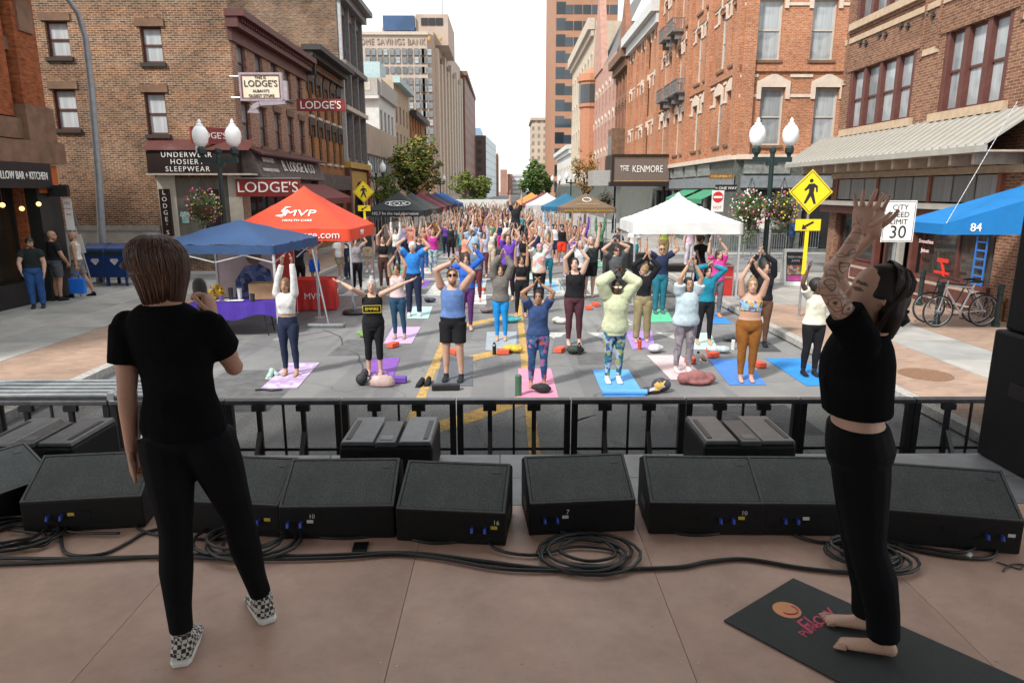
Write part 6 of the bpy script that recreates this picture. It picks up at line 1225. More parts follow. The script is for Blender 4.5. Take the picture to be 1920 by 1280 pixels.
plate('street_name_sign', 'orange brown COLUMBIA street name sign on the hotel corner pole', 1352, 331, 29, 1.0, .2, .15, M('sign_brown', (.20, .09, .015), .5, .1), [('COLUMBIA ST', .14, 0, M('letter_gold', (.7, .5, .2), .5, .05))])
plate('one_way_sign', 'black and white ONE WAY arrow sign below the street name', 1360, 353, 28.9, .9, .28, .15, BLACK, [('< ONE WAY', .16, 0, LETW)], post=False).location.y -= .05
dn = plate('do_not_enter_sign', 'red and white DO NOT ENTER sign near the hotel corner', 1345, 377, 28.6, .5, .86, .15, SR, []); zc = AY(1345, 377, 28.6).z-.15
MB().lathe([(.001, 0), (.22, 0), (.22, .006), (.001, .006)], 18).build('disc', REDL, dn, (0, -.05, zc+.16), (rad(90), 0, 0)); MB().box(-.18, .18, -.062, -.058, zc+.12, zc+.20).build('bar', LETW, dn); text('NOT', .16, REDL, dn, (0, -.05, zc-.26), ext=.002)
plate('parking_sign', 'green lettered parking times sign under the right flower baskets', 1448, 410, 21, .42, .62, .15, SR, [('2 HR', .12, .22, GRL), ('PARKING', .085, .08, GRL), ('9AM-5PM', .085, -.04, GRL), ('MON-FRI', .085, -.15, GRL)])
plate('no_parking_sign', 'small red lettered no parking sign beside the green one', 1428, 410, 21.2, .3, .62, .15, SR, [('NO', .12, .2, REDL), ('PARK', .1, .04, REDL), ('ING', .1, -.1, REDL)])
plate('pay_station_sign', 'blue and white notice sign on a post by the steel barriers', 1432, 453, 20.5, .32, .72, .15, SR, [('PARKING', .07, .26, BLL), ('PAY TO', .07, .1, BLL), ('PARK', .07, 0, BLL)])
plate('parking_notice', 'narrow red lettered parking notice on a post by the bar', 131, 402, 19.2, .22, .85, .15, SR, [('NO', .1, .3, REDL), ('STAND', .06, .15, REDL), ('ING', .08, 0, REDL)])
b_ = plate('blank_back_sign', 'grey back of a traffic sign on a tilted post by the mailboxes', 157, 408, 20.6, .28, .5, .15, GREYM, []); b_.rotation_euler = (0, rad(-9), 0); MB().box(-.14, .14, -.06, -.05, 1.1, 1.65).build('notice', WHITEP, b_)
fb = thing('sandwich_board', 'white folding sandwich board with colourful drinks menu on the pavement', 'sign board', G(1486, 533, .15), rad(-8))
for q in (-1, 1): MB().add([(-.34, q*.32, 0), (.34, q*.32, 0), (.34, q*.04, 1.12), (-.34, q*.04, 1.12), (-.34, q*.32+.03, 0), (.34, q*.32+.03, 0), (.34, q*.04+.03, 1.12), (-.34, q*.04+.03, 1.12)], [(0, 1, 2, 3), (7, 6, 5, 4), (0, 4, 5, 1), (1, 5, 6, 2), (2, 6, 7, 3), (3, 7, 4, 0)]).build('panel', WHITEP, fb)
def onp(x0, x1, t0, t1, m, nm, o_=.004): MB().add([(x0, -.32+.28*t0-o_, 1.12*t0), (x1, -.32+.28*t0-o_, 1.12*t0), (x1, -.32+.28*t1-o_, 1.12*t1), (x0, -.32+.28*t1-o_, 1.12*t1)], [(0, 1, 2, 3)]).build(nm, m, fb)
onp(-.28, .28, .12, .92, BLACK, 'menu'); onp(-.26, .26, .14, .28, M('menu_pink', (.62, .08, .38), .5, .1), 'menu_strip', .008); onp(-.25, .25, .3, .56, cell_pattern('menu_photo', [(.6, .1, .05), (.6, .4, .05), (.1, .3, .1), (.6, .55, .5), (.3, .1, .3)], 14), 'menu_photo', .008)
for s_, t in (('FRESH MADE', .78), ('JUICES', .68)): text(s_, .085, LETW, fb, (0, -.32+.28*t-.012, 1.12*t), 0, 76, ext=.001)
# ------------------------------------------------------------ street furniture
MBL = M('mailbox_blue', (.008, .035, .14), .35, .15)
def mailbox(label, px):
    o = thing('mailbox', label, 'mailbox', G(px, 534, .15), 0, 'pair of blue mailboxes'); pr = [(-.36, .28), (.36, .28), (.36, .95)]+[(.36*math.cos(a), .95+.36*math.sin(a)) for a in [math.pi*i/10 for i in range(1, 10)]]+[(-.36, .95)]
    b = MB(); n = len(pr); b.add([(-.33, x, z) for x, z in pr]+[(.33, x, z) for x, z in pr], [tuple(range(n)), tuple(range(2*n-1, n-1, -1))]+[(i, (i+1) % n, (i+1) % n+n, i+n) for i in range(n)]); b.build('body', MBL, o, bevel=.015)
    for x in (-.28, .28):
        for y in (-.3, .3): MB().box(-.03, .03, -.03, .03, 0, .28).build('leg', MBL, o, (x, y, 0))
    MB().box(-.26, .26, -.375, -.362, .98, 1.1).build('pull_flap', DGREEN, o); MB().prism([(-.1, .86), (.1, .86), (.13, .80), (0, .66), (-.13, .80)], -.372, -.362).build('emblem', M('mail_emblem', (.55, .50, .55), .5, .2), o); MB().box(-.3, .3, -.368, -.361, .34, .6).build('front_panel', MBL, o)
mailbox('left of the two blue mailboxes by the brick wall', 197); mailbox('right of the two blue mailboxes, with a white sticker on its side', 232)
def bike(label, loc, yaw, c):
    o = thing('bicycle', label, 'bicycle', loc, yaw, 'bicycles at the rack'); TY = M('tyre', (.02, .02, .02), .8, .1); FR = M('bike_%d' % (c[0]*99), c, .35, .1, metal=.3)
    for x in (-.52, .52):
        w = MB().tube([(.335*math.cos(a), 0, .335*math.sin(a)) for a in [2*math.pi*i/28 for i in range(29)]], .019, 7).build('wheel', TY, o, (x, 0, .355)); MB().tube([(.312*math.cos(a), 0, .312*math.sin(a)) for a in [2*math.pi*i/28 for i in range(29)]], .009, 5).build('rim', STEEL, w); b = MB()
        for i in range(16): a = 2*math.pi*i/16; b.tube([(.02*math.cos(a+1), (-1)**i*.025, .02*math.sin(a+1)), (.31*math.cos(a), 0, .31*math.sin(a))], .0022, 4)
        b.build('spokes', STEEL, w); MB().tube([(0, -.05, 0), (0, .05, 0)], .022, 8).build('hub', STEEL, w)
    b = MB()
    for p, q, r in (((-.40, 0, .84), (-.02, 0, .33), .02), ((-.42, 0, .92), (.22, 0, .86), .017), ((-.02, 0, .33), (.24, 0, .95), .018), ((.52, 0, .355), (-.02, 0, .33), .012), ((.52, 0, .355), (.21, 0, .84), .011), ((-.52, 0, .355), (-.37, 0, 1.02), .014)): b.tube([p, q], r, 8)
    b.build('frame', FR, o); MB().tube([(-.34, -.28, 1.03), (-.38, -.1, 1.06), (-.38, .1, 1.06), (-.34, .28, 1.03)], .014, 7).build('handlebar', BLACK, o); MB().rings([ell(V(.13, 0, .985), V(0, .02, 0), V(0, 0, .015)), ell(V(.22, 0, .99), V(0, .05, 0), V(0, 0, .025)), ell(V(.36, 0, .995), V(0, .075, 0), V(0, 0, .025)), ell(V(.40, 0, .99), V(0, .05, 0), V(0, 0, .015))]).build('saddle', BLACK, o)
    MB().tube([(-.02+.09*math.cos(a), .04, .33+.09*math.sin(a)) for a in [2*math.pi*i/16 for i in range(17)]], .006, 4).build('chainring', STEEL, o); MB().box(-.06, .06, -.13, -.05, .2, .22).build('pedal', BLACK, o); MB().tube([(-.02, .04, .42), (.52, .04, .40)], .005, 4).build('chain', BLACK, o)
g = G(1797, 613, .15); bike('silver bicycle in front at the bike rack', g, rad(4), (.50, .52, .54)); bike('dark bicycle behind the silver one at the rack', g+V(.12, .45, 0), rad(-5), (.05, .08, .07))
for px, py, lab in ((1755, 608, 'black bollard behind the silver bicycle\'s front wheel'), (1866, 612, 'black bollard right of the bicycles'), (1723, 572, 'black bollard by the cafe corner window')):
    o = thing('bollard', lab, 'bollard', G(px, py, .15), 0, 'black bollards'); MB().lathe([(.085, 0), (.085, .08), (.06, .1), (.06, .82), (.075, .84), (.075, .9), (.03, .93)], 12).build('post', DGREEN, o); MB().lathe([(.064, .68), (.064, .74)], 12).build('band', BLACK, o)
o = thing('standpipe', 'brass fire standpipe at the foot of the white corner pier', 'standpipe', G(1874, 605, .15)+V(.15, .2, 0)); BRS = M('old_brass', (.28, .16, .07), .5, .2, metal=.5); MB().lathe([(.06, 0), (.05, .05), (.05, .42), (.09, .44), (.09, .52), (.03, .56)], 10).build('riser', BRS, o); MB().tube([(0, 0, .45), (-.14, -.1, .45)], .045, 8).build('outlet', BRS, o)
def steel_barrier(label, px, py, Y, yaw):
    p = G(px, py, .15); o = thing('crowd_barrier', label, 'barrier', p, yaw, 'steel crowd barriers at the side street'); b = MB().tube([(-1.05, 0, .2), (-1.05, 0, 1.0), (-.95, 0, 1.1), (.95, 0, 1.1), (1.05, 0, 1.0), (1.05, 0, .2), (-1.05, 0, .2)], .02, 7); b.build('outer_frame', STEEL, o)
    for i in range(17): MB().tube([(-.93+i*.116, 0, .21), (-.93+i*.116, 0, 1.09)], .008, 5).build('upright', STEEL, o)
    for x in (-.8, .8): MB().bar((x, -.25, .02), (x, .25, .02), .04).build('foot', STEEL, o); MB().bar((x, 0, .02), (x, 0, .2), .03).build('stem', STEEL, o)
steel_barrier('steel crowd barrier behind the white tent', 1375, 480, 0, 0); steel_barrier('steel crowd barrier under the right flower baskets', 1432, 487, 0, rad(15)); steel_barrier('steel crowd barrier at the far right of the side street', 1490, 472, 0, rad(-8))
# ------------------------------------------------------------ stalls
def cloth_table(label, c, w, d, h, m, yaw=0, full=True, legsm=BLACK):
    o = thing('cloth_table', label, 'table', c, yaw); rn = random.Random(int(w*50)); n = 24; lo = .02 if full else h-.32
    MB().box(-w/2, w/2, -d/2, d/2, h-.03, h).build('table_top', m, o); ring = []
    for k in range(n*4):
        t = k/n; s_ = int(t); f_ = t-s_; q = [(-1, -1), (1, -1), (1, 1), (-1, 1), (-1, -1)]; ring.append((lerp(q[s_][0], q[s_+1][0], f_)*w/2, lerp(q[s_][1], q[s_+1][1], f_)*d/2))
    N_ = len(ring); MB().add([(x*1.006, y*1.006, h+.004) for x, y in ring]+[(x*(1.03+.012*math.sin(i*1.9)), y*(1.05+.03*math.sin(i*1.3)), lo+(0 if full else .06*math.sin(i*.41))) for i, (x, y) in enumerate(ring)], [(i, (i+1) % N_, (i+1) % N_+N_, i+N_) for i in range(N_)]).add([(x*1.006, y*1.006, h+.004) for x, y in ring], [tuple(range(N_))]).build('table_cloth', m, o, smooth=False)
    if not full:
        for sx in (-1, 1): MB().tube([(sx*(w/2-.2), -d/2+.08, 0), (sx*(w/2-.3), -d/2+.08, h-.04), (sx*(w/2-.3), d/2-.08, h-.04), (sx*(w/2-.2), d/2-.08, 0)], .014, 6).build('leg', legsm, o)
        MB().bar((-w/2+.25, 0, h-.3), (w/2-.25, 0, h-.3), .02).build('brace', legsm, o)
    return o
PUR = M('purple_cloth', (.055, .02, .30), .6, .15, 3, .3, 12); pt_ = V(-5.85, 14.7, 0)
cloth_table('folding table under a shiny purple cloth below the navy tent', pt_, 1.75, .72, .74, PUR, rad(6), False)
rt = cloth_table('small table under a red MVP cloth by the red tent', G(588, 582)+V(0, .35, 0), 1.05, .75, .8, M('red_cloth', (.52, .03, .025), .6, .15, 4), rad(8), True)
text('MVP', .22, TW, rt, (-.05, -.42, .38), ext=.002); text('MVP', .2, TW, rt, (.56, 0, .45), rad(90), ext=.002)
def small(nm, lab, cat, b, m, loc, rz=0, bevel=0, smooth=False): return tag(b.build(nm, m, None, loc, rz, smooth, bevel), lab, cat)
small('cardboard_box', 'open brown cardboard box on the purple table', 'box', MB().box(-.26, .26, -.2, .2, 0, .02).box(-.26, .26, -.2, -.19, .02, .34).box(-.26, .26, .19, .2, .02, .34).box(-.26, -.25, -.19, .19, .02, .34).box(.25, .26, -.19, .19, .02, .34), M('cardboard', (.36, .22, .12), .85, .1), pt_+V(.50, .22, .755), rad(10))
for i, (x, y, c, h, lab) in enumerate(((.42, -.22, (.03, .03, .03), .16, 'dark coffee cup at the right of the purple table'), (-.1, -.05, (.02, .02, .025), .26, 'black bottle on the purple table'), (.05, .05, (.6, .6, .62), .24, 'white printed cup on the purple table'), (-.25, -.2, (.15, .1, .3), .12, 'small purple cup on the purple table'))):
    small('cup', lab, 'cup', MB().lathe([(.001, 0), (.045, 0), (.055, h), (.05, h), (.04, .01)], 12), M('cup_%d' % i, c, .4, .1), pt_+V(x, y, .752))
for i in range(5): tag(MB().box(-.1, .1, -.14, .14, 0, .002).build('leaflet', WHITEP, None, pt_+V(-.3+i*.09, -.05-.03*i, .752+i*.0025), rad(25*i)), 'white leaflet in the loose pile on the purple table', 'leaflet', 'leaflets on the purple table')
rn = random.Random(5); b = MB(); leaves(b, (0, 0, .1), .16, 160, .05, rn, 1); small('yellow_pompom', 'fluffy yellow pom pom at the left of the purple table', 'pom pom', b, M('pom_yellow', (.62, .40, .03), .8, .2), pt_+V(-.45, .05, .82))
bn = thing('photo_banner', 'standing banner printed with a figure in a plaid shirt beside the tents', 'banner', V(-6.2, 16.9, 0), rad(5))
MB().box(-.95, .95, -.015, .015, .05, 1.95).build('banner_sheet', M('banner_pale', (.55, .42, .44), .7, .2, 1.2), bn); MB().box(.5, .94, -.02, -.016, .08, 1.93).build('red_stripe', M('banner_red', (.55, .04, .035), .6, .1), bn)
MB().prism([(-.55, .1), (.42, .1), (.45, .7), (.35, 1.15), (.1, 1.3), (-.25, 1.25), (-.5, .9)], -.02, -.016).build('printed_shirt', cell_pattern('plaid_print', [(.04, .07, .20), (.10, .14, .32), (.03, .03, .08), (.2, .2, .35)], 9), bn); MB().ball((-.02, -.018, 1.5), .19, 12, 8, 0, (1, .02, 1.2)).build('printed_face', M('print_brown', (.22, .10, .06), .6, .3, 6), bn)
for x in (-.9, .9): MB().box(-.02, .02, .02, .05, 0, 1.95).box(-.03, .03, -.2, .2, 0, .03).build('stand', STEEL, bn, (x, 0, 0))
ps = thing('pole_weight', 'round weight at the foot of the red tent pole', 'weight', V(-3.87, 17.13, 0)); MB().lathe([(.001, .016), (.3, .016), (.3, .06), (.25, .1), (.04, .11)], 16).build('plate', BLACK, ps); MB().lathe([(.04, .11), (.04, .3)], 8).build('socket', STEEL, ps)
# sound desk under the white tent
rc = thing('road_case', 'red road case with steel edges beside the white tent pole', 'road case', V(6.0, 19.5, 0), rad(-4)); MB().box(-.42, .42, -.35, .35, .12, 1.0).build('case_body', M('case_red', (.42, .025, .02), .4, .15), rc)
for x in (-.43, .40):
    for y in (-.36, .33): MB().box(x, x+.03, y, y+.03, .11, 1.01).build('edge_trim', STEEL, rc)
for z in (.11, .66, .98): MB().box(-.43, .43, -.362, -.352, z, z+.03).build('edge_trim', STEEL, rc)
MB().box(-.12, .12, -.365, -.352, .42, .56).build('handle', STEEL, rc)
for x in (-.3, .3): MB().box(-.05, .05, -.3, .3, 0, .119).build('caster', BLACK, rc, (x, 0, 0))
dk = thing('sound_desk_table', 'folding table with black sound gear under the white tent', 'table', V(4.6, 20.3, 0)); MB().box(-1.0, 1.0, -.38, .38, .72, .75).build('table_top', M('grey_top', (.28, .27, .26), .6, .1), dk)
for x in (-.85, .85): MB().tube([(x-.05, -.33, 0), (x, -.33, .72), (x, .33, .72), (x-.05, .33, 0)], .014, 6).build('leg', BLACK, dk)
for nm, lab, x0, x1, h in (('mixing_desk', 'black mixing desk on the sound table', -.3, .75, .16), ('amplifier_rack', 'black amplifier rack at the left of the sound table', -.95, -.4, .5)): small(nm, lab, 'sound gear', MB().prism([(x0, 0), (x1, 0), (x1, h), (x0, h)], -.3, .3), BLACK, V(4.6, 20.3, .752), 0, .02)
small('equipment_trunk', 'tall black equipment trunk at the left of the white tent', 'trunk', MB().box(-.4, .4, -.35, .35, .02, 1.5).box(-.41, .41, -.36, .36, .7, .74), M('trunk_black', (.025, .025, .025), .6, .2), V(3.4, 21.0, 0), 0)
# ------------------------------------------------------------ belongings on the road
def block(lab, px, py, c=(.70, .10, .05), yaw=0): 
    q = G(px, py); small('yoga_block', lab, 'yoga block', MB().box(-.115, .115, -.075, .075, .012, .10), M('block_%d' % (c[2]*99), c, .7, .06), q, yaw, .008)['group'] = 'yoga blocks'
for px, py, lab in ((737, 651, 'orange yoga block in front of the light lilac mat'), (943, 664, 'orange yoga block at the front of the grey mat'), (1050, 660, 'orange yoga block on the slate mat corner'), (1104, 580, 'orange yoga block behind the maroon leggings'), (1117, 574, 'second orange yoga block behind the maroon leggings'), (1337, 670, 'orange yoga block between the mint and mid blue mats'), (1297, 681, 'orange yoga block right of the pale pink mat'), (1424, 688, 'orange yoga block between the two blue mats'), (853, 664, 'orange yoga block behind the dark grey mat'), (903, 545, 'orange yoga block beside the white mat'), (1335, 660, 'orange yoga block at the mint mat end')): block(lab, px, py, yaw=px*.01)
block('purple yoga block beside the pale handbag', 749, 717, (.13, .05, .33)); 
def blob(nm, lab, cat, px, py, pts, m, vox=.014, grp=None):
    q = G(px, py); o = thing(nm, lab, cat, q, 0, grp); b = MB()
    for x, y, z, r, sq in pts: b.ball((x, y, z), r, 10, 8, 0, sq)
    job('bag_body' if cat in ('bag', 'backpack') else 'folds' if cat == 'bundle' else 'upper', b, m, o, vox, 2); return o
def lump(w, d, h, n, seed): rn = random.Random(seed); return [(rn.uniform(-w, w), rn.uniform(-d, d), h*rn.uniform(.35, .6), h*rn.uniform(.35, .6), (1.5, 1.2, .75)) for _ in range(n)]
o = thing('handbag', 'pale pink slouchy handbag in front of the purple mat', 'bag', G(717, 724)); b = MB().rings([ell(V(0, 0, z), V(rx, 0, 0), V(0, ry, 0), 18) for z, rx, ry in ((.004, .17, .07), (.03, .205, .09), (.10, .20, .075), (.16, .165, .04), (.19, .12, .012))]); b.build('bag_body', M('bag_pale', (.42, .30, .28), .5, .2, 9, .6, 14), o, smooth=True); MB().tube([(-.1, 0, .17), (-.07, -.04, .26), (.08, -.04, .25), (.12, 0, .17)], .008, 6).build('strap', M('bag_strap', (.30, .2, .18), .5, .1), o)
o = blob('backpack', 'black backpack left of the pale handbag', 'backpack', 681, 722, [(-.02, 0, .1, .11, (.9, .9, .9)), (.03, .03, .19, .08, (.8, .8, 1))], M('pack_black', (.02, .02, .022), .7, .2)); MB().tube([(.05, -.06, .24), (.14, -.09, .15), (.06, -.1, .04)], .012, 6).build('strap', BLACK, o)
o = blob('backpack', 'colourful printed backpack right of the light blue mat', 'backpack', 1233, 735, [(-.1, 0, .04, .1, (1.6, 1.2, .4)), (.05, 0, .12, .13, (1.2, .9, .85))], cell_pattern('pack_print', [(.03, .03, .04), (.55, .35, .08), (.05, .05, .08), (.45, .40, .5), (.04, .03, .04)], 11)); MB().tube([(-.2, -.1, .02), (-.1, -.15, .06), (.0, -.12, .05)], .014, 6).build('strap', BLACK, o)
blob('bundle', 'dusty pink rolled blanket bundle in front of the pale pink mat', 'bundle', 1307, 720, [(-.2, 0, .1, .12, (1.1, 1, .85)), (-.02, 0, .12, .14, (1.3, 1, .85)), (.18, .02, .1, .11, (1.1, 1, .85)), (0, -.06, .06, .1, (2, 1, .6))], M('dusty_pink', (.25, .10, .10), .9, .25, 8, .4, 20))
for i, (px, py, c, lab) in enumerate(((568, 500, (.1, .1, .12), ''), (962, 660, (.5, .36, .04), 'yellow and grey bag of belongings at the grey mat corner'), (1077, 663, (.03, .04, .03), 'dark crumpled bag in front of the slate mat'), (1049, 606, (.50, .49, .47), 'white tote bag behind the slate mat'), (965, 604, (.05, .32, .38), 'turquoise bag beside the navy top'), (1226, 661, (.45, .46, .5), 'white plastic bag beside the violet mat'), (1350, 662, (.40, .48, .50), 'pale patterned bag by the mint mat'), (1372, 640, (.04, .05, .06), 'black bag by the charcoal mat'), (808, 567, (.04, .05, .09), 'dark blue and red bag by the aqua mat'), (687, 632, (.15, .28, .08), 'green bag left of the light lilac mat'), (910, 586, (.15, .12, .12), 'brown shoes and cloth heap near the yellow hatching'), (1018, 737, (.015, .015, .018), 'black bag at the foot of the pink mat'), (1160, 580, (.4, .3, .25), 'tan bag heap behind the green jacket'))):
    if lab: blob('belongings_bag', lab, 'bag', px, py, lump(.12, .06, .17, 4, i), M('belong_%d' % i, c, .8, .3, 12, .4, 20), .016, 'bags on the road')
def shoe(lab, px, py, c, yaw, grp=None):
    q = G(px, py); o = thing('shoe', lab, 'shoe', q, yaw, grp); b = MB(); b.rings([ell(V(0, .14, .05), V(.03, 0, 0), V(0, 0, .04)), ell(V(0, .08, .06), V(.04, 0, 0), V(0, 0, .055)), ell(V(0, -.02, .045), V(.045, 0, 0), V(0, 0, .04)), ell(V(0, -.12, .035), V(.042, 0, 0), V(0, 0, .027)), ell(V(0, -.15, .03), V(.02, 0, 0), V(0, 0, .015))]); b.build('upper', cloth(c), o, smooth=True); MB().prism([(-.045, 0), (.045, 0), (.045, .018), (-.045, .018)], -.15, .15).build('sole', WHITEP if c[0] > .1 else BLACK, o)
for px, py, c, lab in ((789, 722, (.02, .02, .022), 'left black trainer beside the dark grey mat'), (803, 720, (.02, .02, .022), 'right black trainer beside the dark grey mat'), (508, 706, (.35, .48, .45), 'mint trainer at the left of the marbled lilac mat'), (514, 703, (.36, .45, .46), 'second mint trainer nearer the marbled lilac mat'), (1180, 607, (.3, .3, .32), 'grey shoe by the violet mat'), (1370, 583, (.02, .10, .5), 'blue trainer beside the royal blue mat'), (1318, 676, (.2, .12, .09), 'brown sandal right of the pale pink mat')): shoe(lab, px, py, c, rad(px*7 % 90-45), 'shoes on the road')
def bottle(lab, px, py, c, h=.24, r=.037):
    o = thing('water_bottle', lab, 'bottle', G(px, py), 0, 'water bottles'); MB().lathe([(.001, 0), (r, 0), (r, h*.75), (r*.6, h*.85)], 12).build('bottle_body', M('btl_%d_%d' % (c[0]*99, c[2]*99), c, .3, .08), o); MB().lathe([(r*.62, h*.852), (r*.62, h), (.004, h+.001)], 12).build('cap', BLACK, o)
for px, py, c, lab in ((927, 665, (.015, .015, .015), 'black water bottle beside the orange block of the grey mat'), (1086, 665, (.02, .02, .02), 'black water bottle in front of the slate mat'), (1199, 655, (.45, .07, .02), 'amber water bottle in front of the violet mat'), (1308, 683, (.45, .50, .50), 'clear water bottle right of the pale pink mat'), (1374, 655, (.6, .6, .6), 'white water bottle by the charcoal mat'), (1050, 543, (.3, .42, .5), 'pale blue bottle beside the sky blue mat')): bottle(lab, px, py, c)
o = thing('mat_roll', 'rolled light blue front end of the light blue mat', 'mat roll', G(1171, 741)); MB().tube([(-.34, 0, .052), (.34, 0, .052)], .045, 14).build('roll', M('mat_%d_%d_%d' % tuple(v*255 for v in (.10, .33, .72)), (.10, .33, .72), .75, .12), o)
small('camera_case', 'flat black case in front of the dark grey mat', 'case', MB().box(-.22, .22, -.06, .06, .01, .1), BLACK, G(836, 731), rad(3), .015); small('tripod_strap', 'black strap lying in front of the marbled lilac mat', 'strap', MB().tube([(-.22, 0, .02), (-.1, .03, .025), (.05, -.02, .02), (.2, .01, .03)], .018, 6), BLACK, G(505, 733))
small('steel_thermos', 'green thermos standing at the corner of the pink mat', 'bottle', MB().lathe([(.001, .006), (.05, .006), (.05, .32), (.03, .34), (.001, .341)], 12), M('thermos_green', (.05, .12, .08), .4, .1), G(972, 742))
flush()
# ------------------------------------------------------------ barrier in front of the stage
def meshm():
    m, t, b = nodes('perforated_steel'); b.inputs['Base Color'].default_value = (.02, .02, .022, 1); b.inputs['Roughness'].default_value = .5
    sp = N(t, 'SeparateXYZ'); t.links.new(N(t, 'TexCoord').outputs['Object'], sp.inputs[0]); fs = []
    for op in ('ADD', 'SUBTRACT'):
        a = N(t, 'Math', operation=op); t.links.new(sp.outputs[0], a.inputs[0]); t.links.new(sp.outputs[2], a.inputs[1])
        d = N(t, 'Math', operation='DIVIDE'); t.links.new(a.outputs[0], d.inputs[0]); d.inputs[1].default_value = .016
        f = N(t, 'Math', operation='FRACT'); t.links.new(d.outputs[0], f.inputs[0]); g = N(t, 'Math', operation='LESS_THAN'); t.links.new(f.outputs[0], g.inputs[0]); g.inputs[1].default_value = .74; fs.append(g.outputs[0])
    mu = N(t, 'Math', operation='MULTIPLY'); t.links.new(fs[0], mu.inputs[0]); t.links.new(fs[1], mu.inputs[1])
    tr = N(t, 'BsdfTransparent'); ms = N(t, 'MixShader'); t.links.new(mu.outputs[0], ms.inputs[0]); t.links.new(b.outputs[0], ms.inputs[1]); t.links.new(tr.outputs[0], ms.inputs[2]); t.links.new(ms.outputs[0], t.nodes['Material Output'].inputs[0]); return m
PERF = meshm(); BAR = M('barrier_black', (.02, .02, .022), .38, .3, 12, metal=.2); BTOP = M('barrier_rail', (.10, .10, .11), .35, .3, 10, metal=.5)
YB = 5.95; ZT = AY(960, 747, YB).z; EDG = [-5.68+1.045*i for i in range(12)]
for i, x in enumerate(EDG):
    o = thing('stage_barrier', '%s black steel crowd barrier section with perforated panel before the stage' % ['leftmost', 'second', 'third', 'fourth', 'fifth', 'sixth', 'seventh', 'eighth', 'ninth', 'tenth', 'eleventh', 'rightmost'][i], 'barrier', (x, YB, 0), 0, 'barrier sections in front of the stage'); w = 1.035
    MB().box(0, w, -.04, .04, ZT-.045, ZT).build('top_rail', BTOP, o, bevel=.008); MB().box(.05, w-.05, -.012, -.008, .1, ZT-.05).build('perforated_panel', PERF, o)
    for u in (0, w-.055): MB().box(u, u+.055, -.03, .03, .02, ZT-.046).build('post', BAR, o)
    for u in (.30, .70): MB().box(u-.02, u+.02, -.05, -.014, .02, ZT-.046).build('upright', BAR, o); MB().bar((u, -.05, ZT-.3), (u, -.62, .04), .035).build('brace', BAR, o); MB().box(u-.06, u+.06, -.055, -.013, ZT-.10, ZT-.047).build('clip', BAR, o)
    MB().box(w/2-.01, w/2+.01, -.03, -.014, .02, ZT-.046).build('thin_upright', BAR, o); MB().box(.055, w-.055, -.028, -.013, .72, .745).build('mid_rail', BAR, o); MB().box(.0, w, -.75, .3, .004, .018).build('foot_plate', BAR, o)
for i in range(5):
    o = thing('steel_pipe', '%s galvanised steel tube lying along the barrier top at the left' % ['nearest', 'second', 'third', 'fourth', 'farthest'][i], 'pipe', (-5.6, YB+.0+i*.115, ZT+.034), 0, 'steel tubes stacked at the left'); r_ = .026; z_ = -.005 if i < 1 else .0
    b = MB(); n = 10; b.rings([[(x, r*math.cos(2*math.pi*j/n), r*math.sin(2*math.pi*j/n)) for j in range(n)] for x, r in ((-.5, r_), (2.42, r_), (2.42, r_-.005), (-.5, r_-.005))], cap=False); b.build('tube', STEEL, o, smooth=True); MB().box(2.0, 2.06, -.032, .032, -.034, .034).build('collar', STEEL, o)
for x in (-5.9, -4.2): pass
sup = thing('pipe_rack', 'dark rack carrying the steel tubes behind the left barrier', 'rack', (-5.0, YB+.3, 0)); MB().box(-1.0, -.94, -.15, .35, .004, ZT+.006).build('upright', BAR, sup); MB().box(1.3, 1.36, -.15, .35, .004, ZT+.006).build('upright', BAR, sup)
# ------------------------------------------------------------ monitors
CAB = M('speaker_cabinet', (.007, .0075, .008), .6, .3, 60, .3, 160, spec=.3); GRL_ = None
def grillem():
    m, t, b = nodes('speaker_grille'); co = N(t, 'TexCoord').outputs['Object']
    wv = N(t, 'TexWave'); wv.inputs['Scale'].default_value = 55; wv.bands_direction = 'Z'; t.links.new(co, wv.inputs['Vector'])
    vo = N(t, 'TexVoronoi'); vo.inputs['Scale'].default_value = 190; t.links.new(co, vo.inputs['Vector'])
    c = ramp(t, vo.outputs['Distance'], [(.25, (.014, .016, .017)), (.6, (.075, .083, .086))]); d = ramp(t, noise(t, 4, 6, co), [(.3, (.75, .75, .75)), (.7, (1.25, 1.25, 1.2))])
    t.links.new(mixc(t, 1, c, d, 'MULTIPLY'), b.inputs['Base Color']); b.inputs['Roughness'].default_value = .5; b.inputs['Metallic'].default_value = .2; b.inputs['Specular IOR Level'].default_value = .6; bumpn(t, vo.outputs['Distance'], .3, .002, b); return m
GRIL = grillem(); EDGE = M('cabinet_edge', (.07, .07, .075), .4, .3, 20); CBLUE = M('connector_blue', (.02, .06, .45), .4, .1); CLAB = M('tape_yellow', (.60, .45, .05), .6, .1); CGRN = M('tape_green', (.06, .40, .10), .6, .1); CWHT = M('tape_white', (.6, .6, .58), .6, .1)
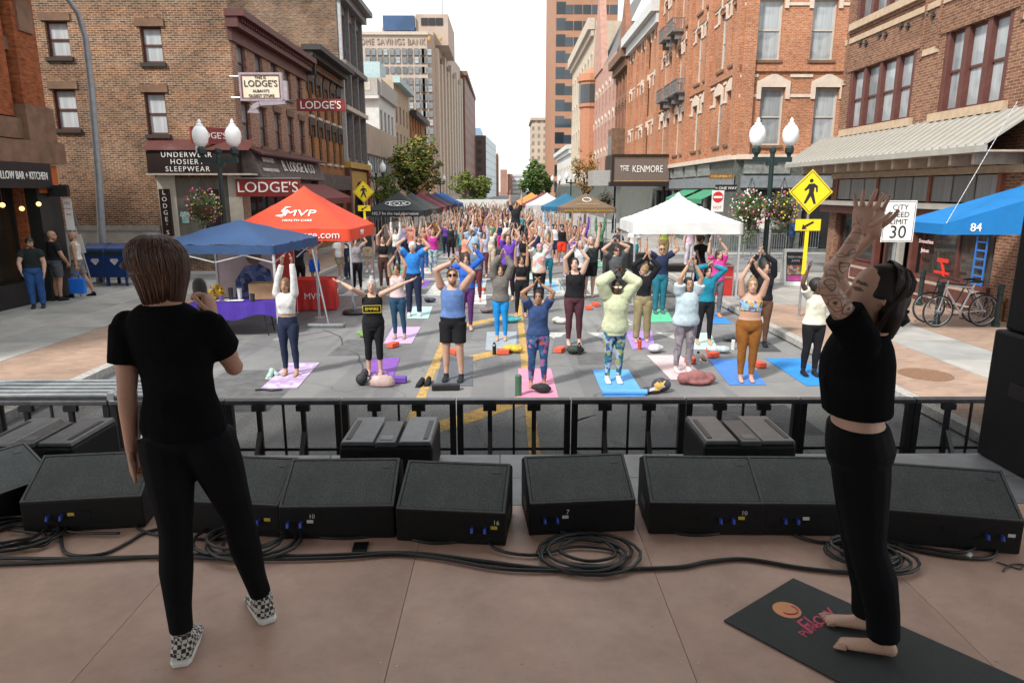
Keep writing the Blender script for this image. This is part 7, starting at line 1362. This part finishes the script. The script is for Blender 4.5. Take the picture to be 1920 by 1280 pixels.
def wedge(lab, px, py, yaw=0, w=.63, conn=.2, tape=CLAB, num=''):
    p = G(px, py, SZ); o = thing('stage_monitor', lab, 'speaker', p+V(0, 0, .003), yaw, 'floor monitors along the stage front'); h0, h1, d = .185, .345, .40
    pr = [(0, 0), (0, h0), (.30, h1), (d, h1-.05), (d, 0)]
    b = MB(); b.add([(-w/2, y, z) for y, z in pr]+[(w/2, y, z) for y, z in pr], [(4, 3, 2, 1, 0), (5, 6, 7, 8, 9), (0, 1, 6, 5), (1, 2, 7, 6), (2, 3, 8, 7), (3, 4, 9, 8), (4, 0, 5, 9)]); b.build('cabinet', CAB, o, bevel=.008)
    n = V(0, -(h1-h0), .30).normalized(); t_ = V(0, .30, h1-h0).normalized(); a = V(0, 0, h0); L = math.hypot(.30, h1-h0)
    def on(u, v, k=.004): return a+V(u, 0, 0)+t_*v+n*k
    q = w/2-.022; b = MB(); b.add([on(-q, .018), on(q, .018), on(q, L-.018), on(-q, L-.018), on(-q, .018, -.01), on(q, .018, -.01), on(q, L-.018, -.01), on(-q, L-.018, -.01)], [(0, 1, 2, 3), (0, 4, 5, 1), (1, 5, 6, 2), (2, 6, 7, 3), (3, 7, 4, 0)]); b.build('grille', GRIL, o)
    q2 = w/2-.004
    for u0, v0, u1, v1 in ((-q2, .002, q2, .014), (-q2, L-.014, q2, L-.002), (-q2, .014, -q2+.014, L-.014), (q2-.014, .014, q2, L-.014)): MB().add([on(u0, v0, .007), on(u1, v0, .007), on(u1, v1, .007), on(u0, v1, .007), on(u0, v0, -.004), on(u1, v0, -.004), on(u1, v1, -.004), on(u0, v1, -.004)], [(0, 1, 2, 3), (0, 4, 5, 1), (1, 5, 6, 2), (2, 6, 7, 3), (3, 7, 4, 0)]).build('grille_rim', EDGE, o)
    MB().add([on(q-.075, L-.075, .006), on(q-.03, L-.075, .006), on(q-.03, L-.045, .006), on(q-.075, L-.045, .006)], [(0, 1, 2, 3)]).build('badge', EDGE, o)
    MB().box(-.04, .04, -.004, .0, .10, .118).build('name_plate', CAB, o); c = conn*w
    for k in (0, .07): MB().tube([(c+k, .0, .10), (c+k, -.02, .10), (c+k, -.028, .08)], .008, 8).build('connector', CBLUE, o)
    MB().box(c+.10, c+.135, -.003, 0, .095, .113).build('tape_label', tape, o)
    if num: text(num, .035, CWHT, o, (c+.13, -.005, .135), ext=.001)
    MB().box(-w/2-.002, -w/2, .12, .26, .08, .13).build('side_handle', BLACK, o); MB().box(w/2, w/2+.002, .12, .26, .08, .13).build('side_handle', BLACK, o); return o
wedge('leftmost floor monitor, turned to face the stage centre', 8, 985, rad(62)); wedge('floor monitor behind the left presenter\'s hanging hand', 160, 995, rad(7), .64, -.28)
wedge('floor monitor partly hidden behind the left presenter\'s legs', 425, 1003, rad(-6)); wedge('floor monitor third from the left presenter, beside the phone', 634, 1010, rad(1), .63, -.42, CWHT, '10')
wedge('floor monitor with badge left of the stage centre', 845, 1019, rad(-6), .60, .2, CLAB, '16'); wedge('floor monitor at the stage centre with two blue connectors', 1092, 1000, rad(5), .60, -.36, CWHT, '7')
wedge('floor monitor right of centre with yellow tape', 1322, 1003, rad(-2), .63, .12, CLAB, '10'); wedge('floor monitor just left of the instructor\'s legs', 1528, 1005, rad(-2), .63, -.28, CWHT)
wedge('rightmost floor monitor angled beside the tall speaker stack', 1778, 1028, rad(-12), .68, .25, CWHT)
# front fill cabinets on the deck edge
FTOP = M('fill_grey_top', (.12, .125, .135), .35, .2, 15, .1, 90)
def fill(lab, px, yaw=0, z=SZ):
    p = AY(px, 870, 4.18); o = thing('front_fill_speaker', lab, 'speaker', (p.x, 4.13, z+.002), yaw, 'front fill speakers on the stage edge'); h = .30
    MB().box(-.30, .30, 0, .52, 0, h-.03).build('cabinet', CAB, o, bevel=.02)
    for s_ in (-1, 1): MB().prism([(s_*.07, h-.028), (s_*.295, h-.028), (s_*.285, h), (s_*.085, h)][::s_], .01, .51).build('top_panel', FTOP, o, bevel=.006); MB().box(-.015, .015, .06, .42, h, h+.004).build('handle_slot', BLACK, o, (s_*.25, 0, 0))
    MB().box(-.064, .064, -.015, .40, h-.028, h+.006).build('heat_sink', EDGE, o, bevel=.006); MB().box(-.04, .04, .03, .11, h+.0065, h+.0085).build('logo', FTOP, o); MB().tube([(.07, 0, h-.12), (.07, -.03, h-.12)], .012, 8).build('connector', CBLUE, o)
fill('front fill speaker with pale top left of the stage centre', 727); fill('front fill speaker with pale top right of the stage centre', 1400); fill('front fill speaker at the far left behind the monitors', 62)
# PA stack
pa = AY(1832, 905, 4.05); o = thing('lower_stack_speaker', 'lower tall black speaker cabinet at the right stage edge', 'speaker', (pa.x+.42, 4.0, SZ+.002)); MB().box(0, .95, 0, .68, 0, .925).build('cabinet', CAB, o, bevel=.02); MB().box(.07, .9, -.012, .0, .06, .86).build('grille', GRIL, o); MB().box(-.008, 0, .2, .45, .5, .6).build('side_handle', BLACK, o)
o = thing('upper_stack_speaker', 'upper black speaker cabinet standing on the right stack', 'speaker', (pa.x+.46, 4.02, SZ+.93)); MB().box(0, .85, 0, .62, 0, .80).build('cabinet', CAB, o, bevel=.02); MB().box(.05, .8, -.012, .0, .05, .75).build('grille', GRIL, o)
# ------------------------------------------------------------ cables, phone, mat
RUB = M('cable_rubber', (.018, .018, .019), .42, .2, 30)
def spline(pts, n=8):
    out = []; P = [pts[0]]+pts+[pts[-1]]
    for i in range(1, len(P)-2):
        for k in range(n):
            t = k/n; a, b, c, d = P[i-1], P[i], P[i+1], P[i+2]; out.append(.5*((2*b)+(c-a)*t+(2*a-5*b+4*c-d)*t*t+(3*b-a-3*c+d)*t**3))
    return out+[pts[-1]]
def cable(lab, px, r=.009, z=0, m=None):
    q = [G(x, y, SZ)+V(0, 0, r+z+.002) for x, y in px]; c = q[0].copy(); o = thing('cable', lab, 'cable', c); MB().tube([p-c for p in spline(q)], r, 7).build('sheath', m or RUB, o, smooth=True); return o
cable('thick black cable running along the whole stage floor', [(-30, 1062), (150, 1055), (380, 1043), (560, 1046), (760, 1040), (900, 1055), (1020, 1069), (1160, 1070), (1270, 1067), (1330, 1056), (1400, 1052), (1500, 1068), (1590, 1077), (1665, 1079)], .011)
cable('second cable beside the long floor cable', [(-30, 1050), (130, 1052), (300, 1048), (480, 1053), (640, 1050), (740, 1043), (830, 1052), (950, 1072), (1100, 1074), (1200, 1070)], .010, .004)
cable('cable looping from the left monitors across the floor', [(0, 975), (70, 980), (110, 1000), (125, 1040), (190, 1042), (240, 1020), (275, 1000), (330, 992), (420, 1000)], .009)
cable('thin cable dropping beside the left hand monitor', [(268, 925), (258, 970), (262, 995), (330, 1010), (420, 1012), (520, 990), (548, 985)], .008)
cable('cable curving under the third monitor', [(560, 985), (580, 1005), (640, 1012), (700, 1006), (735, 990)], .008); cable('cable with green tape under the badge monitor', [(738, 965), (745, 1000), (790, 1018), (840, 1020), (880, 1012)], .009)
cable('cable from the centre monitor to the floor loops', [(1035, 990), (1060, 1005), (1110, 1012), (1145, 1030), (1150, 1050), (1100, 1058), (1050, 1040), (1075, 1018), (1130, 1022)], .009, .010)
cable('cable leaving the instructor side monitor', [(1472, 985), (1490, 1005), (1530, 1018), (1580, 1022)], .009); cable('cable across the right corner to the last monitor', [(1660, 1005), (1700, 1030), (1780, 1046), (1850, 1050), (1868, 1035), (1862, 1015)], .010); cable('second right corner cable with green tape', [(1660, 1018), (1720, 1030), (1790, 1040), (1825, 1033), (1836, 1010)], .009, .006)
cable('cable at the side of the centre right monitor', [(1205, 915), (1200, 950), (1220, 985), (1290, 1005), (1360, 1000), (1378, 985)], .008); cable('loose cable tie at the right edge of the stage', [(1868, 1055), (1890, 1062), (1912, 1068), (1918, 1060), (1895, 1060), (1880, 1072)], .004)
def coil(lab, px, py, r, n, seed):
    rn = random.Random(seed); c = G(px, py, SZ); o = thing('cable_coil', lab, 'cable', c, 0, 'coiled cables'); pts = []
    for i in range(n*18): a = 2*math.pi*i/18; k = r*(1+.16*math.sin(i*.13+seed)+rn.uniform(-.012, .012)); pts.append(V(k*math.cos(a)+.05*math.sin(i*.045), k*.8*math.sin(a)+.03*math.cos(i*.06), .013+.0125*(i/18)*(.55+.3*math.sin(a*.5))))
    MB().tube(pts, .009, 6).build('sheath', RUB, o, smooth=True)
coil('coiled black cable between the left presenter\'s feet and the monitors', 468, 1020, .22, 6, 1); coil('coiled black cable at the left edge of the stage', 25, 1008, .21, 5, 2); coil('coiled black cable behind the instructor\'s ankles', 1628, 1052, .16, 7, 3); coil('loose cable loops on the floor at the stage centre', 1088, 1040, .235, 4, 4)
for px, py, lab, m in ((868, 1015, 'green tape band on the cable below the badge monitor', CGRN), (1040, 993, 'white tape band on the centre monitor cable', CWHT), (1481, 993, 'green tape band by the instructor side monitor', CGRN), (1832, 1022, 'green tape band at the last monitor cable', CGRN), (1818, 1047, 'white tape band on the right corner cable', CWHT), (549, 990, 'white tape band on the third monitor cable', CWHT)): tag(MB().tube([(-.025, .0, 0), (.025, .008, 0)], .0125, 8).build('tape_band', m, None, G(px, py, SZ)+V(0, 0, .014), rad(40)), lab, 'tape', 'tape bands on the cables')
ph = thing('phone', 'black phone lying flat on the stage below the third monitor', 'phone', G(676, 1026, SZ), rad(3)); MB().box(-.04, .04, -.045, .045, .002, .011).build('phone_body', BLACK, ph, bevel=.003); MB().box(-.036, .036, -.041, .041, .0112, .0118).build('screen', M('screen_glass', (.008, .01, .012), .08, 0), ph)
cs = [G(1357, 1165, SZ), G(1487, 1086, SZ)]; ux = (cs[1]-cs[0]); 
far = G(1905, 1272, SZ)-cs[1]; far = far.normalized()*1.75; cen = cs[0]
mt = thing('instructor_mat', 'dark green black yoga mat with orange sun logo on the stage', 'yoga mat', cen); MATB = M('stage_mat', (.030, .036, .036), .7, .2, 5, .5, 240)
b = MB(); pp = [V(0, 0, 0), far, far+ux, ux]; b.add([(p.x, p.y, .002) for p in pp]+[(p.x, p.y, .009) for p in pp], [(3, 2, 1, 0), (4, 5, 6, 7)]+[(i, (i+1) % 4, (i+1) % 4+4, i+4) for i in range(4)]); b.build('sheet', MATB, mt)
def dot(px, py, r, m, nm, z, sx=1): q = G(px, py, SZ)-cen; MB().add([(q.x+r*sx*math.cos(a), q.y+r*math.sin(a), z) for a in [2*math.pi*i/24 for i in range(24)]], [tuple(range(24))]).build(nm, m, mt)
dot(1475, 1146, .062, M('logo_orange', (.72, .30, .12), .6, .1), 'logo_disc', .0098); LP = M('logo_pink', (.60, .06, .14), .6, .1)
q = G(1478, 1146, SZ)-cen; MB().tube([(q.x+.04*math.cos(a), q.y+.035*math.sin(a), .0105) for a in [-2.6+i*.3 for i in range(13)]], [.001]+[.004]*11+[.001], 4).build('logo_swirl', LP, mt)
q = G(1530, 1165, SZ)-cen; an = math.atan2(ux.y, ux.x); text('Flow', .12, LP, mt, (q.x, q.y, .0102), an, 0, ext=.0006, shear=.3); q = G(1520, 1183, SZ)-cen; text('PURE', .06, LP, mt, (q.x, q.y, .0102), an, 0, ext=.0006)
# ------------------------------------------------------------ the two presenters
def strands(parent, hc, R_, s, n, m, zend, seed, rmin=1.05, rmax=1.16, r=.0022, phi=(-.95, .95), part=(0, .03), gather=None, jit=.10):
    rn = random.Random(seed); b = MB()
    for _ in range(n):
        f = rn.uniform(*phi)*math.pi; k = rn.uniform(rmin, rmax); ze = zend+rn.uniform(-.035, .03); pts = []
        j1 = rn.uniform(-jit, jit)
        for i in range(9):
            t = i/8; z = .122-(.122-ze)*t**1.25; zz = max(z, -.03)
            for a, c in zip(HEADR, HEADR[1:]):
                if a[0] <= zz <= c[0]: u = (zz-a[0])/(c[0]-a[0]); rx, ry, cy = [lerp(a[q], c[q], u) for q in (1, 2, 3)]; break
            else: rx, ry, cy = .006, .008, .011
            g = f+j1*t; kk = k*(1-3.0*max(0, -.03-z))
            p = V(rx*kk*math.sin(g)+.006*math.sin(g), ry*kk*math.cos(g)+.006*math.cos(g)+cy+part[1]*(1-t)*.3, z*1.06+.008)
            if gather: p = lerp(p, Vector(gather), t**2.2)
            pts.append(hc+R_ @ (p*s))
        b.tube(pts, [r*.6, r, r, r, r, r, r, r*.8, r*.3], 4)
    o = b.build('hair_strands', m, parent, smooth=True); return o
def hairm(nm, c1, c2):
    m, t, b = nodes(nm); gi = N(t, 'NewGeometry'); t.links.new(ramp(t, gi.outputs['Random Per Island'], [(.0, c1), (.75, sc(c1, 1.6)), (1, c2)]), b.inputs['Base Color']); b.inputs['Roughness'].default_value = .42; return m
BLKT = M('black_tee', (.007, .0075, .009), .95, .3, 5, 1.0, 7, spec=.05); BLKL = M('black_leggings', (.006, .0068, .009), .8, .25, 5, .3, 14, spec=.12)
chk = nodes('checkered_shoe'); t = chk[1]; ck = N(t, 'TexChecker'); ck.inputs['Scale'].default_value = 62; ck.inputs['Color1'].default_value = (.6, .58, .54, 1); ck.inputs['Color2'].default_value = (.015, .015, .016, 1); t.links.new(N(t, 'TexCoord').outputs['Object'], ck.inputs['Vector']); t.links.new(ck.outputs[0], chk[2].inputs['Base Color'])
# left presenter, seen from behind
fl, fr_ = G(350, 1222, SZ), G(498, 1148, SZ); Yr = (fl.y+fr_.y)/2+.03; pv = AY(352, 830, Yr); root = V(pv.x, Yr, SZ)
tol = lambda p: V(-(p.x-root.x), -(p.y-root.y), p.z-root.z)
a, c = tol(fr_), tol(fl); H_ = AY(330, 452, Yr).z-SZ; s_ = H_/1.7
hl_ = tol(AY(248, 850, Yr-.02)); hr_ = tol(AY(398, 590, Yr+.27))
r, J1 = person('presenter in black tee and leggings seen from behind holding a microphone', root, rad(180), H_, [hr_, hl_], [V(-.5, .35, -1), V(.2, 1, 0)], skin=(.55, .32, .235), hair=None, top=('tee', 0, BLKT), bot=('leggings', 0, BLKL), foot=('shoe', 0, chk[0]), vox=.007, feet=((a.x/s_, a.y/s_), (c.x/s_, c.y/s_)), J={'gx': lambda z: .03*(z-.9)/.5+max(0, z-1.42)*.05, 'footyaw': (rad(34), rad(13)), 'hem': .90, 'legk': 1.04, 'curl': (.8, 1.15)}, look=(-.05, -.35), curl=.75, spread=.05, hd=((V(.25, -.25, .9), V(1, -.2, -.2), 1), (V(.05, -.15, -1), V(-1, -.2, 0), 1)), fat=.95)
HM = hairm('hair_brown_purple', (.055, .026, .018), (.24, .115, .06)); hb_ = MB(); hair_vol(hb_, 'short', J1['hc']+J1['R'] @ V(0, .012, 0), J1['R'], s_*1.01)
P2 = lambda x, y, z: J1['hc']+J1['R'] @ (V(x, y, z)*s_)
hb_.rings([ell(P2(0, .03, z), J1['R'] @ V(rx*s_, 0, 0), J1['R'] @ V(0, ry*s_, 0), 14) for z, rx, ry in ((.05, .076, .068), (-.03, .074, .062), (-.07, .06, .048), (-.09, .04, .035))])
job('hair', hb_, M('hair_under', (.07, .034, .022), .6, .3, 40), r, .008, 2)
strands(r, J1['hc'], J1['R'], s_*1.05, 1100, HM, -.10, 5, 1.09, 1.22, .0024, (-.72, .72), jit=.28); strands(r, J1['hc'], J1['R'], s_*1.06, 420, hairm('hair_purple', (.075, .033, .045), (.28, .14, .11)), .02, 6, 1.14, 1.26, .0024, (-.8, .8), gather=(.055, .102, .02)); strands(r, J1['hc'], J1['R'], s_*1.05, 120, HM, -.21, 7, 1.12, 1.25, .002, (-.72, -.45))
b = MB(); b.ball(P2(.06, .105, .02), .019, 12, 9, 0, (1.3, .9, .8)); job('hair_knot', b, MC['hair_under'], r, .007, 2)
for i in (0, 1):
    an_ = J1['legs'][i][2]; q = Matrix.Rotation((rad(34), rad(13))[i], 3, 'Z'); pts = [(-.045, .06), (-.03, .085), (.03, .085), (.045, .06), (.054, -.08), (.052, -.15), (.028, -.195), (-.028, -.195), (-.052, -.15), (-.054, -.08)]
    vv = [V(an_.x, an_.y, 0)+q @ V(x*s_*.9, y*s_*.95, 0) for x, y in pts]; n = len(vv); MB().add([(p.x, p.y, .002) for p in vv]+[(p.x, p.y, .022) for p in vv], [tuple(range(n-1, -1, -1)), tuple(range(n, 2*n))]+[(k, (k+1) % n, (k+1) % n+n, k+n) for k in range(n)]).build('shoe_sole', WHITEP, r, bevel=.004)
mw = root+Matrix.Rotation(rad(180), 3, 'Z') @ J1['arms'][0][2]; mic = thing('microphone', 'black handheld microphone held upright by the left presenter', 'microphone', AY(379, 578, Yr+.33), 0); MB().lathe([(.014, -.14), (.017, -.02), (.022, .05), (.022, .055)], 14).build('handle', BLACK, mic, smooth=True); MB().lathe([(.024, .056), (.028, .065), (.030, .09), (.027, .115), (.015, .132), (.001, .136)], 16).build('mic_grille', M('mic_mesh', (.05, .05, .052), .5, .4, 300, .6, 300), mic, smooth=True)
mic.rotation_euler = (rad(-6), rad(-4), 0)
# right presenter on the mat, arms up
ft_ = G(1606, 1200, SZ); root = V(ft_.x, ft_.y, SZ+.009); yw = rad(-112); Ri = Matrix.Rotation(-yw, 3, 'Z'); H_ = 1.55; s_ = H_/1.7; fw = Matrix.Rotation(yw, 3, 'Z') @ V(0, -1, 0); root = root+fw*.08
wl = Ri @ (AY(1640, 436, root.y+.08)-root); wn = Ri @ (AY(1612, 432, root.y-.10)-root)
def inkf(co):
    a_, e_, w_ = [np.array(v) for v in ARM]; d1 = np.linalg.norm(co-(a_+e_)/2, axis=1); d2 = np.linalg.norm(co-(e_+w_)/2, axis=1); return np.where(((d1 < .17) | (d2 < .13)) & (np.linalg.norm(co-np.array(J2['hc']), axis=1) > .15), 1.0, 0.0).astype('f')
ARM = None
hs_ = [wl, wn]
sh_ = V(.156*s_, -.045*s_, 1.44*s_); ee, ww = ik(sh_, wn, .285*s_, .255*s_, V(.6, -1, 0)); ARM = (sh_, ee, ww)
r, J2 = person('instructor in black crop tee and leggings reaching both arms up on the stage mat', root, yw, H_, hs_, [V(-.7, -1, 0), V(.6, -1, 0)], skin=(.60, .38, .29), hair=None, top=('croptee', 0, BLKT), bot=('flare', 0, BLKL), vox=.007, feet=((-.085, .11), (.085, .16)), look=(.24, .32), ink=inkf, curl=.12, spread=.75, J={'hem': 1.10, 'neck': .03, 'gy': lambda z: 0 if z < .9 else (-.045*(z-.9)/.5 if z < 1.46 else .0)},  hd=((V(.15, -.12, 1), V(1, .4, 0), 1), (V(-.05, .12, 1), V(-1, .35, 0), -1)), fat=1.05)
HM2 = hairm('hair_dark_brown', (.014, .008, .007), (.07, .032, .02)); hb_ = MB(); hc, R2 = J2['hc'], J2['R']; hair_vol(hb_, 'short', hc+R2 @ V(0, .016, 0), R2, 1.0*s_); P3 = lambda x, y, z: hc+R2 @ V(x*s_, y*s_, z*s_)
hb_.ball(P3(0, .085, .0), .066, 12, 9); hb_.rings([ell(P3(0, .06+.02*i, z), R2 @ V(rx, 0, 0), R2 @ V(0, ry, 0), 12) for i, (z, rx, ry) in enumerate(((.03, .08, .07), (-.06, .075, .065), (-.12, .05, .045), (-.17, .025, .02)))])
job('hair', hb_, M('hair_under2', (.014, .009, .008), .6, .3, 40), r, .008, 2); strands(r, hc, R2, 1.0, 800, HM2, -.15, 15, 1.08, 1.22, .0024, (-.46, .46), gather=(0, .135, -.06)); strands(r, hc, R2, 1.0, 200, HM2, -.17, 16, 1.1, 1.25, .002, (-.36, .36), jit=.2)
b = MB()
for i in range(6): b.tube([P3(-.04+.016*i, .135, -.04), P3(-.045+.018*i, .16, -.07), P3(-.04+.016*i, .14, -.10)], .005, 5)
b.tube([P3(-.05, .138, -.035), P3(.05, .138, -.035)], .008, 6); b.build('hair_claw', M('claw_green', (.01, .05, .045), .25, .2), r)
for i in (0, 1):
    an_ = J2['legs'][i][2]; q = -1 if i == 0 else 1
    for k in range(5): MB().rings([ell(V(an_.x+q*(.034-.017*k), an_.y-.128-.006*(3-k if k > 0 else 1), .016), V(.0095-(.0012*k), 0, 0), V(0, 0, .011)), ell(V(an_.x+q*(.034-.017*k), an_.y-.168+.006*k, .013), V(.0085-.001*k, 0, 0), V(0, 0, .009)), ell(V(an_.x+q*(.034-.017*k), an_.y-.182+.007*k, .011), V(.004, 0, 0), V(0, 0, .004))]).build('toe', skinm((.60, .38, .29)), r, smooth=True)
flush()
cable('slack loop of cable in front of the left monitors', [(20, 1000), (90, 1010), (80, 1030), (10, 1026), (-20, 1008), (40, 990), (140, 1004), (225, 1006)], .008, .012)
cable('loop of cable right of the floor loops at the stage centre', [(915, 1010), (930, 1035), (1000, 1046), (1080, 1030), (1160, 1040), (1150, 1065), (1060, 1062)], .009, .008)
